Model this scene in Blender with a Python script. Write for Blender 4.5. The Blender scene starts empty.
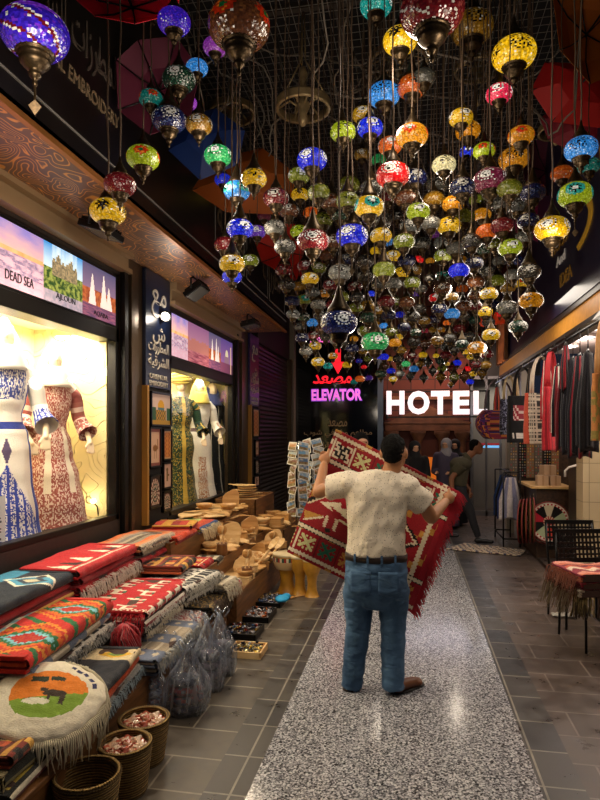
import bpy, math, random
from mathutils import Vector, Matrix, Euler, noise
random.seed(7)
PI = math.pi
S = bpy.context.scene
COL = S.collection

# ------------------------------------------------------------------ camera, world, exposure
F = 600.0
YAW = math.atan(111/600.0)
CZ = 1.70
cam_d = bpy.data.cameras.new('camera'); cam = bpy.data.objects.new('camera', cam_d); COL.objects.link(cam)
cam_d.sensor_fit = 'VERTICAL'; cam_d.sensor_height = 32.0; cam_d.lens = 32.0*F/800.0
cam_d.shift_y = 34/800.0; cam_d.clip_start = .05
cam.location = (0, 0, CZ); cam.rotation_euler = (PI/2, 0, YAW)
S.camera = cam
w = bpy.data.worlds.new('night'); S.world = w; w.use_nodes = True
w.node_tree.nodes['Background'].inputs[0].default_value = (.10, .13, .22, 1)
w.node_tree.nodes['Background'].inputs[1].default_value = .10
S.view_settings.view_transform = 'Standard'; S.view_settings.look = 'None'
S.view_settings.exposure = 0.0; S.view_settings.gamma = 1.0

def lamp(name, kind, loc, power, col, size=.1, aim=None, size_y=None, spot=None, spread=None):
    d = bpy.data.lights.new(name, kind); o = bpy.data.objects.new(name, d); COL.objects.link(o)
    d.energy = power; d.color = col; o.location = loc
    if kind == 'AREA':
        d.shape = 'RECTANGLE'; d.size = size; d.size_y = size_y or size
        if spread: d.spread = spread
    else: d.shadow_soft_size = size
    if kind == 'SPOT': d.spot_size = spot or 1.6; d.spot_blend = .8
    if aim: o.rotation_euler = (Vector(aim)-Vector(loc)).to_track_quat('-Z', 'Y').to_euler()
    return o
WARM = (1, .80, .56); WHITE = (1, .93, .80)
# shop windows (lamps inside them), soffit floodlights, shop on the right, lit mosaic lamps overhead
lamp('window_light', 'AREA', (-2.95, 3.9, 2.60), 88, (1, .92, .74), .5, (-2.95, 3.9, 0), 2.3)
lamp('window_light', 'AREA', (-2.95, 7.45, 2.50), 50, (1, .92, .72), .5, (-2.95, 7.45, 0), 1.9)
lamp('flood_light', 'SPOT', (-2.15, 3.75, 3.22), 85, WARM, .08, (-1.8, 3.5, .5), spot=2.1)
lamp('flood_light', 'SPOT', (-2.15, 5.55, 3.22), 80, WARM, .08, (-1.8, 5.2, .5), spot=2.1)
lamp('flood_light', 'SPOT', (-2.15, 7.6, 3.22), 80, WARM, .08, (-1.6, 7.2, .5), spot=2.1)
lamp('shop_ceiling_light', 'AREA', (2.4, 6.2, 2.98), 70, (1, .88, .74), .8, (2.2, 6.2, 0), 5.0)
for y_ in (5.0, 7.2, 9.2): lamp('shop_ceiling_fill', 'POINT', (2.35, y_, 2.70), 16, (1, .86, .78), .10)  # unseen point lights, added below the oval lights to brighten the shop ceiling
lamp('shop_spill_light', 'AREA', (1.62, 5.5, 2.58), 20, (1, .86, .70), .3, (1.2, 5.0, 0), 3.5)
for (px, py, t_, p) in ((35, 60, 2.25, 7), (400, 70, 2.9, 8), (514, 85, 2.2, 8), (384, 122, 3.1, 7), (218, 180, 3.4, 9), (444, 182, 3.6, 6), (240, 252, 3.6, 9), (352, 262, 2.9, 8), (459, 290, 4.6, 8), (412, 156, 2.72, 5),
                        (418, 275, 6.5, 8), (375, 362, 3.4, 7), (318, 378, 6.4, 9), (491, 350, 5.0, 8), (384, 366, 9.0, 9), (457, 372, 9.6, 9), (552, 255, 2.9, 7), (108, 236, 2.6, 7)):
    _a = (px-300)/F; _r = Vector((-math.sin(YAW)+_a*math.cos(YAW), math.cos(YAW)+_a*math.sin(YAW), (434-py)/F))
    lamp('mosaic_lamp_light', 'POINT', Vector((0, 0, CZ))+_r*t_, p, (1, .84, .66), .08)
lamp('hotel_light', 'AREA', (.6, 12.1, 3.3), 30, (1, .62, .45), 2.2, (.6, 12.9, 1.6), .4)
lamp('hotel_glow', 'AREA', (.55, 12.45, 2.4), 5, (.62, .72, 1), 1.9, (.2, 7, 0), .5)

# ------------------------------------------------------------------ view helpers (pixel ray -> point at a real depth)
cy_, sy_ = math.cos(YAW), math.sin(YAW)
def ray(px, py):
    a = (px-300)/F; b = (434-py)/F
    return Vector((-sy_+a*cy_, cy_+a*sy_, b))
def atY(px, py, Y): r = ray(px, py); t = Y/r.y; return Vector((0, 0, CZ))+r*t
def atX(px, py, X): r = ray(px, py); t = X/r.x; return Vector((0, 0, CZ))+r*t
def atZ(px, py, Z): r = ray(px, py); t = (Z-CZ)/r.z; return Vector((0, 0, CZ))+r*t
def atT(px, py, t): return Vector((0, 0, CZ))+ray(px, py)*t

# ------------------------------------------------------------------ materials
def lin(c):
    if isinstance(c, str):
        c = tuple(int(c[i:i+2], 16)/255 for i in (0, 2, 4))
    return tuple((x/12.92 if x <= .04045 else ((x+.055)/1.055)**2.4) for x in c)
MATS = {}
class NT:
    def __init__(s, name):
        s.m = bpy.data.materials.new(name); s.m.use_nodes = True; s.t = s.m.node_tree
        s.b = s.t.nodes['Principled BSDF']; s.out = s.t.nodes['Material Output']
    def n(s, typ, **kw):
        x = s.t.nodes.new('ShaderNode'+typ)
        for k, v in kw.items():
            if k[0] == '_': x.inputs[k[1:].replace('_', ' ')].default_value = v
            else: setattr(x, k, v)
        return x
    def l(s, a, b): s.t.links.new(a, b)
    def coord(s, scale=(1, 1, 1), kind='Object', rot=(0, 0, 0)):
        tc = s.n('TexCoord'); mp = s.n('Mapping'); mp.inputs['Scale'].default_value = scale; mp.inputs['Rotation'].default_value = rot
        s.l(tc.outputs[kind], mp.inputs[0]); return mp.outputs[0]
    def ramp(s, fac, stops):
        r = s.n('ValToRGB'); e = r.color_ramp.elements
        while len(e) < len(stops): e.new(.5)
        for i, (p, c) in enumerate(stops): e[i].position = p; e[i].color = (*c, 1)
        s.l(fac, r.inputs[0]); return r.outputs[0]
    def bump(s, h, strength=.3, dist=.01):
        b = s.n('Bump'); b.inputs['Strength'].default_value = strength; b.inputs['Distance'].default_value = dist
        s.l(h, b.inputs['Height']); s.l(b.outputs[0], s.b.inputs['Normal'])
    def mix(s, f, a, b, mode='MIX'):
        m = s.n('Mix', data_type='RGBA', blend_type=mode)
        for i, v in ((0, f), (6, a), (7, b)):
            if hasattr(v, 'is_linked'): s.l(v, m.inputs[i])
            else: m.inputs[i].default_value = v if i == 0 else (*v, 1)
        return m.outputs[2]
def pm(name, c, rough=.6, metal=0, emit=0, spec=.5, noisy=0, nscale=20, bump=0, trans=0, alpha=1, sheen=0):
    if name in MATS: return MATS[name]
    k = NT(name); c = lin(c)
    k.b.inputs['Base Color'].default_value = (*c, 1); k.b.inputs['Roughness'].default_value = rough
    k.b.inputs['Metallic'].default_value = metal; k.b.inputs['Specular IOR Level'].default_value = spec
    if emit: k.b.inputs['Emission Color'].default_value = (*c, 1); k.b.inputs['Emission Strength'].default_value = emit
    if trans: k.b.inputs['Transmission Weight'].default_value = trans
    if alpha < 1: k.b.inputs['Alpha'].default_value = alpha
    if sheen: k.b.inputs['Sheen Weight'].default_value = sheen
    if noisy or bump:
        nz = k.n('TexNoise', _Scale=nscale, _Detail=4); k.l(k.coord(), nz.inputs['Vector'])
        if noisy:
            col = k.ramp(nz.outputs[0], [(.3, tuple(x*(1-noisy) for x in c)), (.7, tuple(min(1, x*(1+noisy)) for x in c))])
            k.l(col, k.b.inputs['Base Color'])
        if bump: k.bump(nz.outputs[0], bump)
    MATS[name] = k.m; return k.m
def attr_mat(name, rough=.85, emit=0, metal=0, weave=0, sheen=0, spec=.3, wscale=400):
    k = NT(name); a = k.n('Attribute', attribute_name='Col')
    k.l(a.outputs['Color'], k.b.inputs['Base Color'])
    k.b.inputs['Roughness'].default_value = rough; k.b.inputs['Metallic'].default_value = metal
    k.b.inputs['Specular IOR Level'].default_value = spec; k.b.inputs['Sheen Weight'].default_value = sheen
    if emit: k.l(a.outputs['Color'], k.b.inputs['Emission Color']); k.b.inputs['Emission Strength'].default_value = emit
    if weave:
        v = k.n('TexNoise', _Scale=wscale/4, _Detail=3); k.l(k.coord((1, 3, 1)), v.inputs['Vector'])
        k.bump(v.outputs[0], weave, .01)
    MATS[name] = k.m; return k.m
CLOTH = attr_mat('woven_wool', .9, weave=.5, sheen=.15)
PRINT = attr_mat('printed_picture', .45)
BACKLIT = attr_mat('backlit_print', .4, emit=1.0)
# mosaic glass lit from within: colour from the tiles, strength from the object's own setting
k = NT('mosaic_glass'); a = k.n('Attribute', attribute_name='Col'); oi = k.n('ObjectInfo')
k.l(k.mix(1.0, a.outputs['Color'], (.42, .42, .42), 'MULTIPLY'), k.b.inputs['Base Color']); k.l(a.outputs['Color'], k.b.inputs['Emission Color'])
sx = k.n('SeparateColor'); k.l(oi.outputs['Color'], sx.inputs[0]); 
vz = k.n('TexVoronoi', _Scale=16.0); k.l(k.coord(), vz.inputs['Vector'])
mr = k.n('MapRange'); mr.inputs[1].default_value = 0; mr.inputs[2].default_value = .7; mr.inputs[3].default_value = 1.25; mr.inputs[4].default_value = .45
k.l(vz.outputs['Distance'], mr.inputs[0])
mm = k.n('Math', operation='MULTIPLY'); k.l(sx.outputs[0], mm.inputs[0]); k.l(mr.outputs[0], mm.inputs[1])
k.l(mm.outputs[0], k.b.inputs['Emission Strength']); k.b.inputs['Roughness'].default_value = .12
k.b.inputs['Coat Weight'].default_value = .2; k.b.inputs['Coat Roughness'].default_value = .15
k.bump(vz.outputs['Distance'], .25, .02)
try: k.m.cycles.emission_sampling = 'NONE'
except Exception: pass
MOSAIC = k.m
BRONZE = pm('aged_bronze', '3c3020', .36, .85, noisy=.4, nscale=30)
CORD = pm('dark_cord', '4c3c2e', .6, .3)
BLACK = pm('black_metal', '141414', .35, .4)
CHROME = pm('polished_steel', 'b9b9b4', .2, 1)
def wood(name, c1, c2, sc=(1, 12, 12), rough=.5):
    k = NT(name); n_ = k.n('TexNoise', _Scale=3.0, _Detail=6); k.l(k.coord(sc), n_.inputs['Vector'])
    k.l(k.ramp(n_.outputs[0], [(.3, lin(c1)), (.7, lin(c2))]), k.b.inputs['Base Color'])
    k.b.inputs['Roughness'].default_value = rough; k.bump(n_.outputs[0], .15); MATS[name] = k.m; return k.m
OLIVE = wood('olive_wood', 'a8743a', 'd3a466', (1, 8, 8), .45)
PALE = wood('pale_wood', 'c99a5a', 'e4c28c', (2, 10, 10), .5)
CRATE = wood('brown_stall_wood', '5a3a1c', '8a5c30', (10, 1.2, 10), .5)
DARKW = wood('dark_wood', '2b1b10', '4a3220', (10, 1, 10), .45)
WALNUT = wood('walnut', '5a3618', '84532a', (6, 6, 2), .4)

# granite strip
k = NT('speckled_granite'); co = k.coord()
v1 = k.n('TexVoronoi', _Scale=105.0); k.l(co, v1.inputs['Vector']); n1 = k.n('TexNoise', _Scale=85.0, _Detail=5); k.l(co, n1.inputs['Vector'])
cr = k.ramp(v1.outputs['Color'], [(.2, lin('4a4a4e')), (.45, lin('94949a')), (.8, lin('d4d4d8'))])
spk = k.ramp(n1.outputs[0], [(.40, lin('4a4643')), (.52, lin('ffffff'))])
k.l(k.mix(.75, cr, spk, 'MULTIPLY'), k.b.inputs['Base Color'])
k.l(k.ramp(n1.outputs[0], [(.3, (.10,)*3), (.7, (.24,)*3)]), k.b.inputs['Roughness']); GRANITE = k.m
def tiles(name, c1, c2, mort, bw, rh, ms=.006, rough=.35, rot=0, off=.5):
    k = NT(name); co = k.coord(rot=(0, 0, rot)); br = k.n('TexBrick', offset=off)
    br.inputs['Scale'].default_value = 1; br.inputs['Brick Width'].default_value = bw; br.inputs['Row Height'].default_value = rh
    br.inputs['Mortar Size'].default_value = ms; br.inputs['Mortar Smooth'].default_value = .1
    br.inputs['Color1'].default_value = (*lin(c1), 1); br.inputs['Color2'].default_value = (*lin(c2), 1); br.inputs['Mortar'].default_value = (*lin(mort), 1)
    k.l(co, br.inputs['Vector'])
    n_ = k.n('TexNoise', _Scale=7.0, _Detail=8, _Roughness=.65); k.l(co, n_.inputs['Vector'])
    cl = k.ramp(n_.outputs[0], [(.3, (.55,)*3), (.7, (1.25,)*3)])
    k.l(k.mix(1.0, br.outputs[0], cl, 'MULTIPLY'), k.b.inputs['Base Color'])
    rr = k.ramp(n_.outputs[0], [(.3, (rough-.12,)*3), (.75, (rough+.2,)*3)]); k.l(rr, k.b.inputs['Roughness'])
    inv = k.n('Math', operation='SUBTRACT'); inv.inputs[0].default_value = 1; k.l(br.outputs['Fac'], inv.inputs[1])
    k.bump(inv.outputs[0], .5, .004); MATS[name] = k.m; return k.m
SLATE_L = tiles('grey_slate_tiles', '4a433b', '60574b', '8f8676', .62, .30)
SLATE_R = tiles('brown_slate_tiles', '4c403a', '5d5048', '7c7068', .62, .30, rot=0)
SLATE_D = tiles('dark_border_tiles', '2b2a2c', '4a4540', '8c867a', .21, .34, off=0)

# ------------------------------------------------------------------ mesh builder
class MB:
    def __init__(s): s.v = []; s.f = []; s.c = []; s.flat = set()
    def add(s, vs, fs, col=None):
        o = len(s.v); s.v += [tuple(v) for v in vs]
        for f in fs: s.f.append(tuple(i+o for i in f)); s.c.append(col)
        return s
    def box(s, cx, cy, cz, sx, sy, sz, rot=None, col=None):
        R = Euler(rot).to_matrix() if rot else None
        vs = []
        for i in (-.5, .5):
            for j in (-.5, .5):
                for l in (-.5, .5):
                    p = Vector((i*sx, j*sy, l*sz))
                    if R: p = R @ p
                    vs.append(p+Vector((cx, cy, cz)))
        return s.add(vs, [(0, 1, 3, 2), (4, 6, 7, 5), (0, 4, 5, 1), (2, 3, 7, 6), (0, 2, 6, 4), (1, 5, 7, 3)], col)
    def bx(s, x0, x1, y0, y1, z0, z1, col=None):
        return s.box((x0+x1)/2, (y0+y1)/2, (z0+z1)/2, abs(x1-x0), abs(y1-y0), abs(z1-z0), None, col)
    def tube(s, pts, r, n=8, col=None, caps=True, ell=None):
        pts = [Vector(p) for p in pts]; m = len(pts)
        rs = r if isinstance(r, (list, tuple)) else [r]*m
        rings = []; prev = None
        for i, p in enumerate(pts):
            d = (pts[min(i+1, m-1)]-pts[max(i-1, 0)])
            if d.length < 1e-9: d = Vector((0, 0, 1))
            d.normalize()
            if prev is None:
                up = Vector((0, 0, 1)) if abs(d.z) < .9 else Vector((1, 0, 0))
                a = d.cross(up).normalized()
            else:
                a = prev-d*prev.dot(d); a.normalize()
            prev = a; b = d.cross(a)
            ka, kb = ell if ell else (1, 1)
            rings.append([p+(a*math.cos(t)*ka+b*math.sin(t)*kb)*rs[i] for t in [2*PI*k/n for k in range(n)]])
        return s.rings(rings, col, caps)
    def rings(s, rings, col=None, caps=True, close=True):
        n = len(rings[0]); vs = [v for r in rings for v in r]; o = len(s.v); s.v += [tuple(v) for v in vs]
        m = len(rings)
        for i in range(m-1):
            for j in range(n if close else n-1):
                c = col(i/(m-1), j/n) if callable(col) else col
                s.f.append((o+i*n+j, o+i*n+(j+1) % n, o+(i+1)*n+(j+1) % n, o+(i+1)*n+j)); s.c.append(c)
        if caps:
            c0 = col(0, 0) if callable(col) else col; c1 = col(1, 0) if callable(col) else col
            s.f.append(tuple(o+j for j in range(n-1, -1, -1))); s.c.append(c0)
            s.f.append(tuple(o+(m-1)*n+j for j in range(n))); s.c.append(c1)
        return s
    def lathe(s, prof, n=24, c=(0, 0, 0), col=None, caps=False):
        return s.rings([[(c[0]+r*math.cos(2*PI*k/n), c[1]+r*math.sin(2*PI*k/n), c[2]+z) for k in range(n)] for r, z in prof], col, caps)
    def grid(s, fn, nu, nv, col=None):
        o = len(s.v)
        for j in range(nv+1):
            for i in range(nu+1): s.v.append(tuple(fn(i/nu, j/nv)))
        for j in range(nv):
            for i in range(nu):
                s.f.append((o+j*(nu+1)+i, o+j*(nu+1)+i+1, o+(j+1)*(nu+1)+i+1, o+(j+1)*(nu+1)+i))
                s.c.append(col((i+.5)/nu, (j+.5)/nv) if callable(col) else col)
        return s
    def build(s, name, mat, parent=None, smooth=False, off=None, bevel=0, solid=0, sub=0):
        me = bpy.data.meshes.new(name)
        vs = s.v if off is None else [(a-off[0], b-off[1], c-off[2]) for a, b, c in s.v]
        me.from_pydata(vs, [], s.f); 
        if any(c is not None for c in s.c):
            at = me.color_attributes.new('Col', 'FLOAT_COLOR', 'CORNER'); buf = []
            cache = {}
            for f, c in zip(s.f, s.c):
                c = c or '808080'
                if isinstance(c, str):
                    if c not in cache: cache[c] = (*lin(c), 1)
                    q = cache[c]
                else: q = (*c, 1)
                buf += q*len(f)
            at.data.foreach_set('color', buf)
        if smooth: me.polygons.foreach_set('use_smooth', [True]*len(me.polygons))
        me.update()
        o = bpy.data.objects.new(name, me); COL.objects.link(o)
        if mat: me.materials.append(mat)
        if parent: o.parent = parent
        if solid:
            md = o.modifiers.new('thick', 'SOLIDIFY'); md.thickness = solid; md.offset = 0
        if bevel:
            md = o.modifiers.new('bevel', 'BEVEL'); md.width = bevel; md.segments = 2; md.limit_method = 'ANGLE'
        if sub:
            md = o.modifiers.new('sub', 'SUBSURF'); md.levels = sub; md.render_levels = sub
        return o
def tag(o, label=None, cat=None, group=None, kind=None):
    if label: o['label'] = label
    if cat: o['category'] = cat
    if group: o['group'] = group
    if kind: o['kind'] = kind
    return o
def thing(name, label, cat, loc=(0, 0, 0), rz=0, group=None, rot=None):
    o = bpy.data.objects.new(name, None); COL.objects.link(o); o.empty_display_size = .05
    o.location = loc; o.rotation_euler = rot if rot else (0, 0, rz)
    return tag(o, label, cat, group)
def struct(name, mb, mat, smooth=False, bevel=0, label=None, solid=0):
    o = mb.build(name, mat, None, smooth, bevel=bevel, solid=solid); o['kind'] = 'structure'
    if label: o['label'] = label
    return o
def copy_tree(o, parent=None):
    c = o.copy(); COL.objects.link(c)
    if parent: c.parent = parent
    for ch in list(o.children): copy_tree(ch, c)
    return c
def label_part(o, l): o['label'] = l; return o

# union of rounded shapes, fused into one continuous skin
def blob(name, prims, mat, parent=None, voxel=.008, smooth=6, off=(0, 0, 0), disp=0, dscale=6, dshape=(1, 1, .35)):
    mb = MB()
    for p in prims:
        if p[0] == 'c':      # tapered tube with round ends: p0, r0, p1, r1, [flat], [ell]
            _, p0, r0, p1, r1 = p[:5]; flat = p[5] if len(p) > 5 else False; ell = p[6] if len(p) > 6 else None
            p0 = Vector(p0); p1 = Vector(p1); d = (p1-p0).normalized(); pts = []; rs = []
            if not flat:
                for a in (85, 60, 30): pts.append(p0-d*r0*math.sin(math.radians(a))); rs.append(r0*math.cos(math.radians(a)))
            pts.append(p0); rs.append(r0); pts.append(p1); rs.append(r1)
            if not flat:
                for a in (30, 60, 85): pts.append(p1+d*r1*math.sin(math.radians(a))); rs.append(r1*math.cos(math.radians(a)))
            mb.tube(pts, rs, 18, ell=ell)
        elif p[0] == 'e':    # ellipsoid
            c, r = p[1], p[2]; R = Euler(p[3]).to_matrix() if len(p) > 3 else Matrix.Identity(3)
            rings = []
            for i in range(1, 12):
                t = PI*i/12
                rings.append([Vector(c)+R @ Vector((r[0]*math.sin(t)*math.cos(2*PI*k/18), r[1]*math.sin(t)*math.sin(2*PI*k/18), -r[2]*math.cos(t))) for k in range(18)])
            mb.rings(rings)
        elif p[0] == 'l':    # loft of elliptical sections [(c, rx, ry)...]
            rings = [[(c[0]+rx*math.cos(2*PI*k/24), c[1]+ry*math.sin(2*PI*k/24), c[2]) for k in range(24)] for c, rx, ry in p[1]]
            mb.rings(rings)
    o = mb.build(name, mat, parent, True, off=off)
    md = o.modifiers.new('fuse', 'REMESH'); md.mode = 'VOXEL'; md.voxel_size = voxel; md.use_smooth_shade = True
    md = o.modifiers.new('soft', 'SMOOTH'); md.factor = .6; md.iterations = smooth
    if disp:
        dg = bpy.context.evaluated_depsgraph_get(); me = bpy.data.meshes.new_from_object(o.evaluated_get(dg))
        for v in me.vertices:
            q = Vector((v.co.x*dshape[0], v.co.y*dshape[1], v.co.z*dshape[2]))*dscale
            v.co += v.normal*(noise.noise(q)*disp+noise.noise(q*2.3)*disp*.5)
        o.modifiers.clear(); o.data = me
        me.polygons.foreach_set('use_smooth', [True]*len(me.polygons))
    return o

# ------------------------------------------------------------------ text (Latin and joined Arabic letters)
AR = {'ا': (0xFE8D, 2), 'ب': (0xFE8F, 4), 'ت': (0xFE95, 4), 'ة': (0xFE93, 2), 'د': (0xFEA9, 2), 'ر': (0xFEAD, 2), 'ز': (0xFEAF, 2), 'ش': (0xFEB5, 4),
      'ص': (0xFEB9, 4), 'ط': (0xFEC1, 4), 'ع': (0xFEC9, 4), 'ف': (0xFED1, 4), 'ق': (0xFED5, 4), 'ك': (0xFED9, 4), 'ل': (0xFEDD, 4), 'م': (0xFEE1, 4),
      'و': (0xFEED, 2), 'ي': (0xFEF1, 4)}
def arabic(sx):
    out = []
    for wd in sx.split(' '):
        g = ''
        for i, ch in enumerate(wd):
            base, nf = AR[ch]
            pj = i > 0 and AR[wd[i-1]][1] == 4; nj = i < len(wd)-1
            if nf == 4: idx = (3 if nj else 1) if pj else (2 if nj else 0)
            else: idx = 1 if pj else 0
            g += chr(base+idx)
        out.append(g[::-1])
    return ' '.join(out[::-1])
def text(name, body, size, loc, rot, mat, parent=None, ext=.004, bold=0, off=None, fitw=None, fith=None, align='LEFT', shear=0):
    cu = bpy.data.curves.new(name, 'FONT'); cu.body = body; cu.size = size; cu.extrude = ext; cu.offset = bold
    cu.align_x = align; cu.resolution_u = 3; cu.shear = shear
    t = bpy.data.objects.new(name, cu); COL.objects.link(t)
    dg = bpy.context.evaluated_depsgraph_get(); dg.update()
    me = bpy.data.meshes.new_from_object(t.evaluated_get(dg))
    bpy.data.objects.remove(t)
    if len(me.vertices) and (fitw or fith):
        xs = [v.co.x for v in me.vertices]; ys = [v.co.y for v in me.vertices]
        x0, x1, y0, y1 = min(xs), max(xs), min(ys), max(ys)
        kx = fitw/(x1-x0) if fitw else None; ky = fith/(y1-y0) if fith else None
        if kx is None: kx = ky
        if ky is None: ky = kx
        for v in me.vertices: v.co.x = (v.co.x-x0)*kx; v.co.y = (v.co.y-y0)*ky
    me.materials.clear(); me.materials.append(mat)
    o = bpy.data.objects.new(name, me); COL.objects.link(o)
    o.location = loc if not off else Vector(loc)-Vector(off); o.rotation_euler = rot
    if parent: o.parent = parent
    return o
ROT_BACK = (PI/2, 0, 0)          # faces the camera, reads left to right
ROT_LEFT = (PI/2, 0, PI/2)       # on the left wall facing the passage (reads towards +Y)
ROT_RIGHT = (PI/2, 0, -PI/2)     # on the right wall facing the passage
# ================================================================== THE SETTING
mb = MB(); mb.bx(-.76, .61, -1.5, 13, -.1, 0); struct('floor', mb, GRANITE, label='speckled grey granite strip down the passage')
mb = MB(); mb.bx(-2.9, -.97, -1.5, 13, -.1, 0); struct('floor', mb, SLATE_L)
mb = MB(); mb.bx(.82, 3.6, -1.5, 13, -.1, 0); struct('floor', mb, SLATE_R)
mb = MB(); mb.bx(-.97, -.76, -1.5, 13, -.1, 0); struct('floor', mb, SLATE_D)
mb = MB(); mb.bx(.61, .82, -1.5, 13, -.1, 0); struct('floor', mb, SLATE_D)

# left shop front ---------------------------------------------------
PLASTER = pm('dark_plaster', '2a211b', .6, noisy=.2)
STEEL = pm('brushed_bronze_frame', '5d4d3c', .35, .7, noisy=.15, nscale=6)
DFRAME = pm('dark_metal_frame', '1d1a17', .4, .6)
CREAM_TRIM = pm('cream_metal_trim', 'a98f6c', .45, .3)
k = NT('embossed_cream_wall'); co = k.coord((1, 1, 1))
n0 = k.n('TexNoise', _Scale=2.2, _Detail=1); k.l(co, n0.inputs['Vector'])
mxv = k.n('Mix', data_type='VECTOR'); mxv.inputs[0].default_value = .35; k.l(co, mxv.inputs[4]); k.l(n0.outputs['Color'], mxv.inputs[5])
wv = k.n('TexWave', wave_type='RINGS', rings_direction='SPHERICAL', _Scale=4.5, _Distortion=9.0, _Detail=1.0); k.l(mxv.outputs[1], wv.inputs['Vector'])
rp = k.ramp(wv.outputs[0], [(.46, (0, 0, 0)), (.55, (1, 1, 1))])
k.b.inputs['Base Color'].default_value = (*lin('f0e2a8'), 1); k.b.inputs['Roughness'].default_value = .7; k.bump(rp, 1.0, .05); EMB = k.m
mb = MB(); mb.bx(-2.9, -2.6, 1.2, 5.2, 0, .93); struct('wall_left', mb, PLASTER)
mb = MB(); mb.bx(-2.9, -2.6, 6.16, 8.9, 0, .80); struct('wall_left', mb, PLASTER)
mb = MB(); mb.bx(-3.0, -2.6, 5.06, 6.14, 0, 3.35); struct('wall_left', mb, STEEL)
mb = MB(); mb.bx(-2.74, -2.6, 8.62, 10.06, 0, 3.35); struct('wall_left', mb, STEEL)
mb = MB(); mb.bx(-3.0, -2.6, 1.2, 5.2, 3.14, 3.45); mb.bx(-3.0, -2.6, 6.16, 8.9, 3.08, 3.45); struct('wall_left', mb, PLASTER)
mb = MB(); mb.bx(-3.0, -2.6, 10.06, 13, 3.3, 5.4); mb.bx(-3.0, -2.6, 12.75, 13, 0, 3.3); struct('wall_left', mb, PLASTER)
mb = MB(); mb.bx(-3.0, -2.62, 1.2, 10.06, 3.45, 5.4); struct('wall_left', mb, PLASTER)
# show-window boxes
for (y0, y1, zf, zc) in ((1.3, 5.0, .70, 2.62), (6.2, 9.02, .70, 2.52)):
    mb = MB(); mb.bx(-3.48, -3.42, y0-.05, y1+.05, zf, zc+.1); mb.bx(-3.42, -2.70 if y1 < 6 else -2.76, y1-.0, y1+.05, zf, zc+.1); mb.bx(-3.42, -2.70, y0-.05, y0, zf, zc+.1)
    struct('wall_left', mb, EMB)
    mb = MB(); mb.bx(-3.42, -2.9, y0, y1, zf-.03, zf); struct('floor', mb, pm('pale_platform', 'cdbf9f', .6))
    mb = MB(); mb.bx(-3.42, -2.66, y0, y1, zc+.04, zc+.1); struct('ceiling', mb, pm('white_panel', 'e8e2d2', .6))
GLASS = NT('shop_glass')
tr = GLASS.n('BsdfTransparent'); gl = GLASS.n('BsdfGlossy', _Roughness=.03); lw = GLASS.n('LayerWeight'); lw.inputs[0].default_value = .5; fr = GLASS.n('MapRange'); fr.inputs[1].default_value = .55; fr.inputs[3].default_value = .02; fr.inputs[4].default_value = .22; GLASS.l(lw.outputs['Facing'], fr.inputs[0]); ms = GLASS.n('MixShader')
GLASS.l(fr.outputs[0], ms.inputs[0]); GLASS.l(tr.outputs[0], ms.inputs[1]); GLASS.l(gl.outputs[0], ms.inputs[2]); GLASS.l(ms.outputs[0], GLASS.out.inputs[0]); GLASS = GLASS.m
def show_window(y0, y1, z0, z1, zt, lab):
    mb = MB(); x0, x1 = -2.68, -2.60; wv_ = .06
    mb.bx(x0, x1, y0, y0+wv_, z0, zt); mb.bx(x0, x1, y1-wv_, y1, z0, zt); mb.bx(x0, x1, y0, y1, z0, z0+.05); mb.bx(x0-.1, x1, y0, y1, z1, z1+.12); mb.bx(x0, x1, y0, y1, zt-.04, zt)
    r = mb.build('window_1', DFRAME, bevel=.006); r['kind'] = 'structure'; r['label'] = lab
    g = MB(); g.bx(-2.645, -2.637, y0+wv_, y1-wv_, z0+.05, z1); g.build('pane', GLASS, r)
    return r
w1 = show_window(1.3, 5.05, .93, 2.53, 3.16, 'near show window of the dress shop'); w2 = show_window(6.2, 8.62, .80, 2.43, 3.10, 'far show window of the dress shop'); w2.name = 'window_2'
# mouldings
mb = MB(); mb.bx(-2.6, -2.52, 1.2, 5.15, 3.17, 3.21); mb.bx(-2.6, -2.56, 1.2, 5.15, 3.21, 3.33); mb.bx(-2.6, -2.5, 1.2, 5.15, 3.31, 3.35)
struct('trim_1', mb, CREAM_TRIM)
mb = MB(); mb.bx(-2.6, -2.52, 6.16, 8.9, 3.11, 3.15); mb.bx(-2.6, -2.56, 6.16, 8.9, 3.15, 3.27); mb.bx(-2.6, -2.5, 6.16, 8.9, 3.27, 3.35)
struct('trim_2', mb, CREAM_TRIM)
for i, (ya, yb) in enumerate(((5.06, 5.13), (5.2, 5.26), (8.66, 8.74), (8.9, 8.97))):
    mb = MB(); mb.bx(-2.6, -2.55, ya, yb, 0, 3.2); mb.bx(-2.6, -2.57, yb, yb+.03, 0, 3.2); struct('trim_%d' % (3+i), mb, [DFRAME, STEEL][i % 2], bevel=.004)
# soffit with gilded scrolls
k = NT('scroll_soffit'); co = k.coord((.75, .5, .5))
n0 = k.n('TexNoise', _Scale=5.0, _Detail=.5); k.l(co, n0.inputs['Vector'])
mxv = k.n('Mix', data_type='VECTOR'); mxv.inputs[0].default_value = .22; k.l(co, mxv.inputs[4]); k.l(n0.outputs['Color'], mxv.inputs[5])
vo = k.n('TexVoronoi', feature='SMOOTH_F1', _Scale=9.0, _Smoothness=.4); k.l(mxv.outputs[1], vo.inputs['Vector'])
sn = k.n('Math', operation='SINE'); ml = k.n('Math', operation='MULTIPLY'); ml.inputs[1].default_value = 26; k.l(vo.outputs['Distance'], ml.inputs[0]); k.l(ml.outputs[0], sn.inputs[0])
ab = k.n('Math', operation='ABSOLUTE'); k.l(sn.outputs[0], ab.inputs[0])
k.l(k.ramp(ab.outputs[0], [(.20, lin('f0ae58')), (.42, lin('7a5c4a'))]), k.b.inputs['Base Color']); k.b.inputs['Roughness'].default_value = .35
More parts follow.
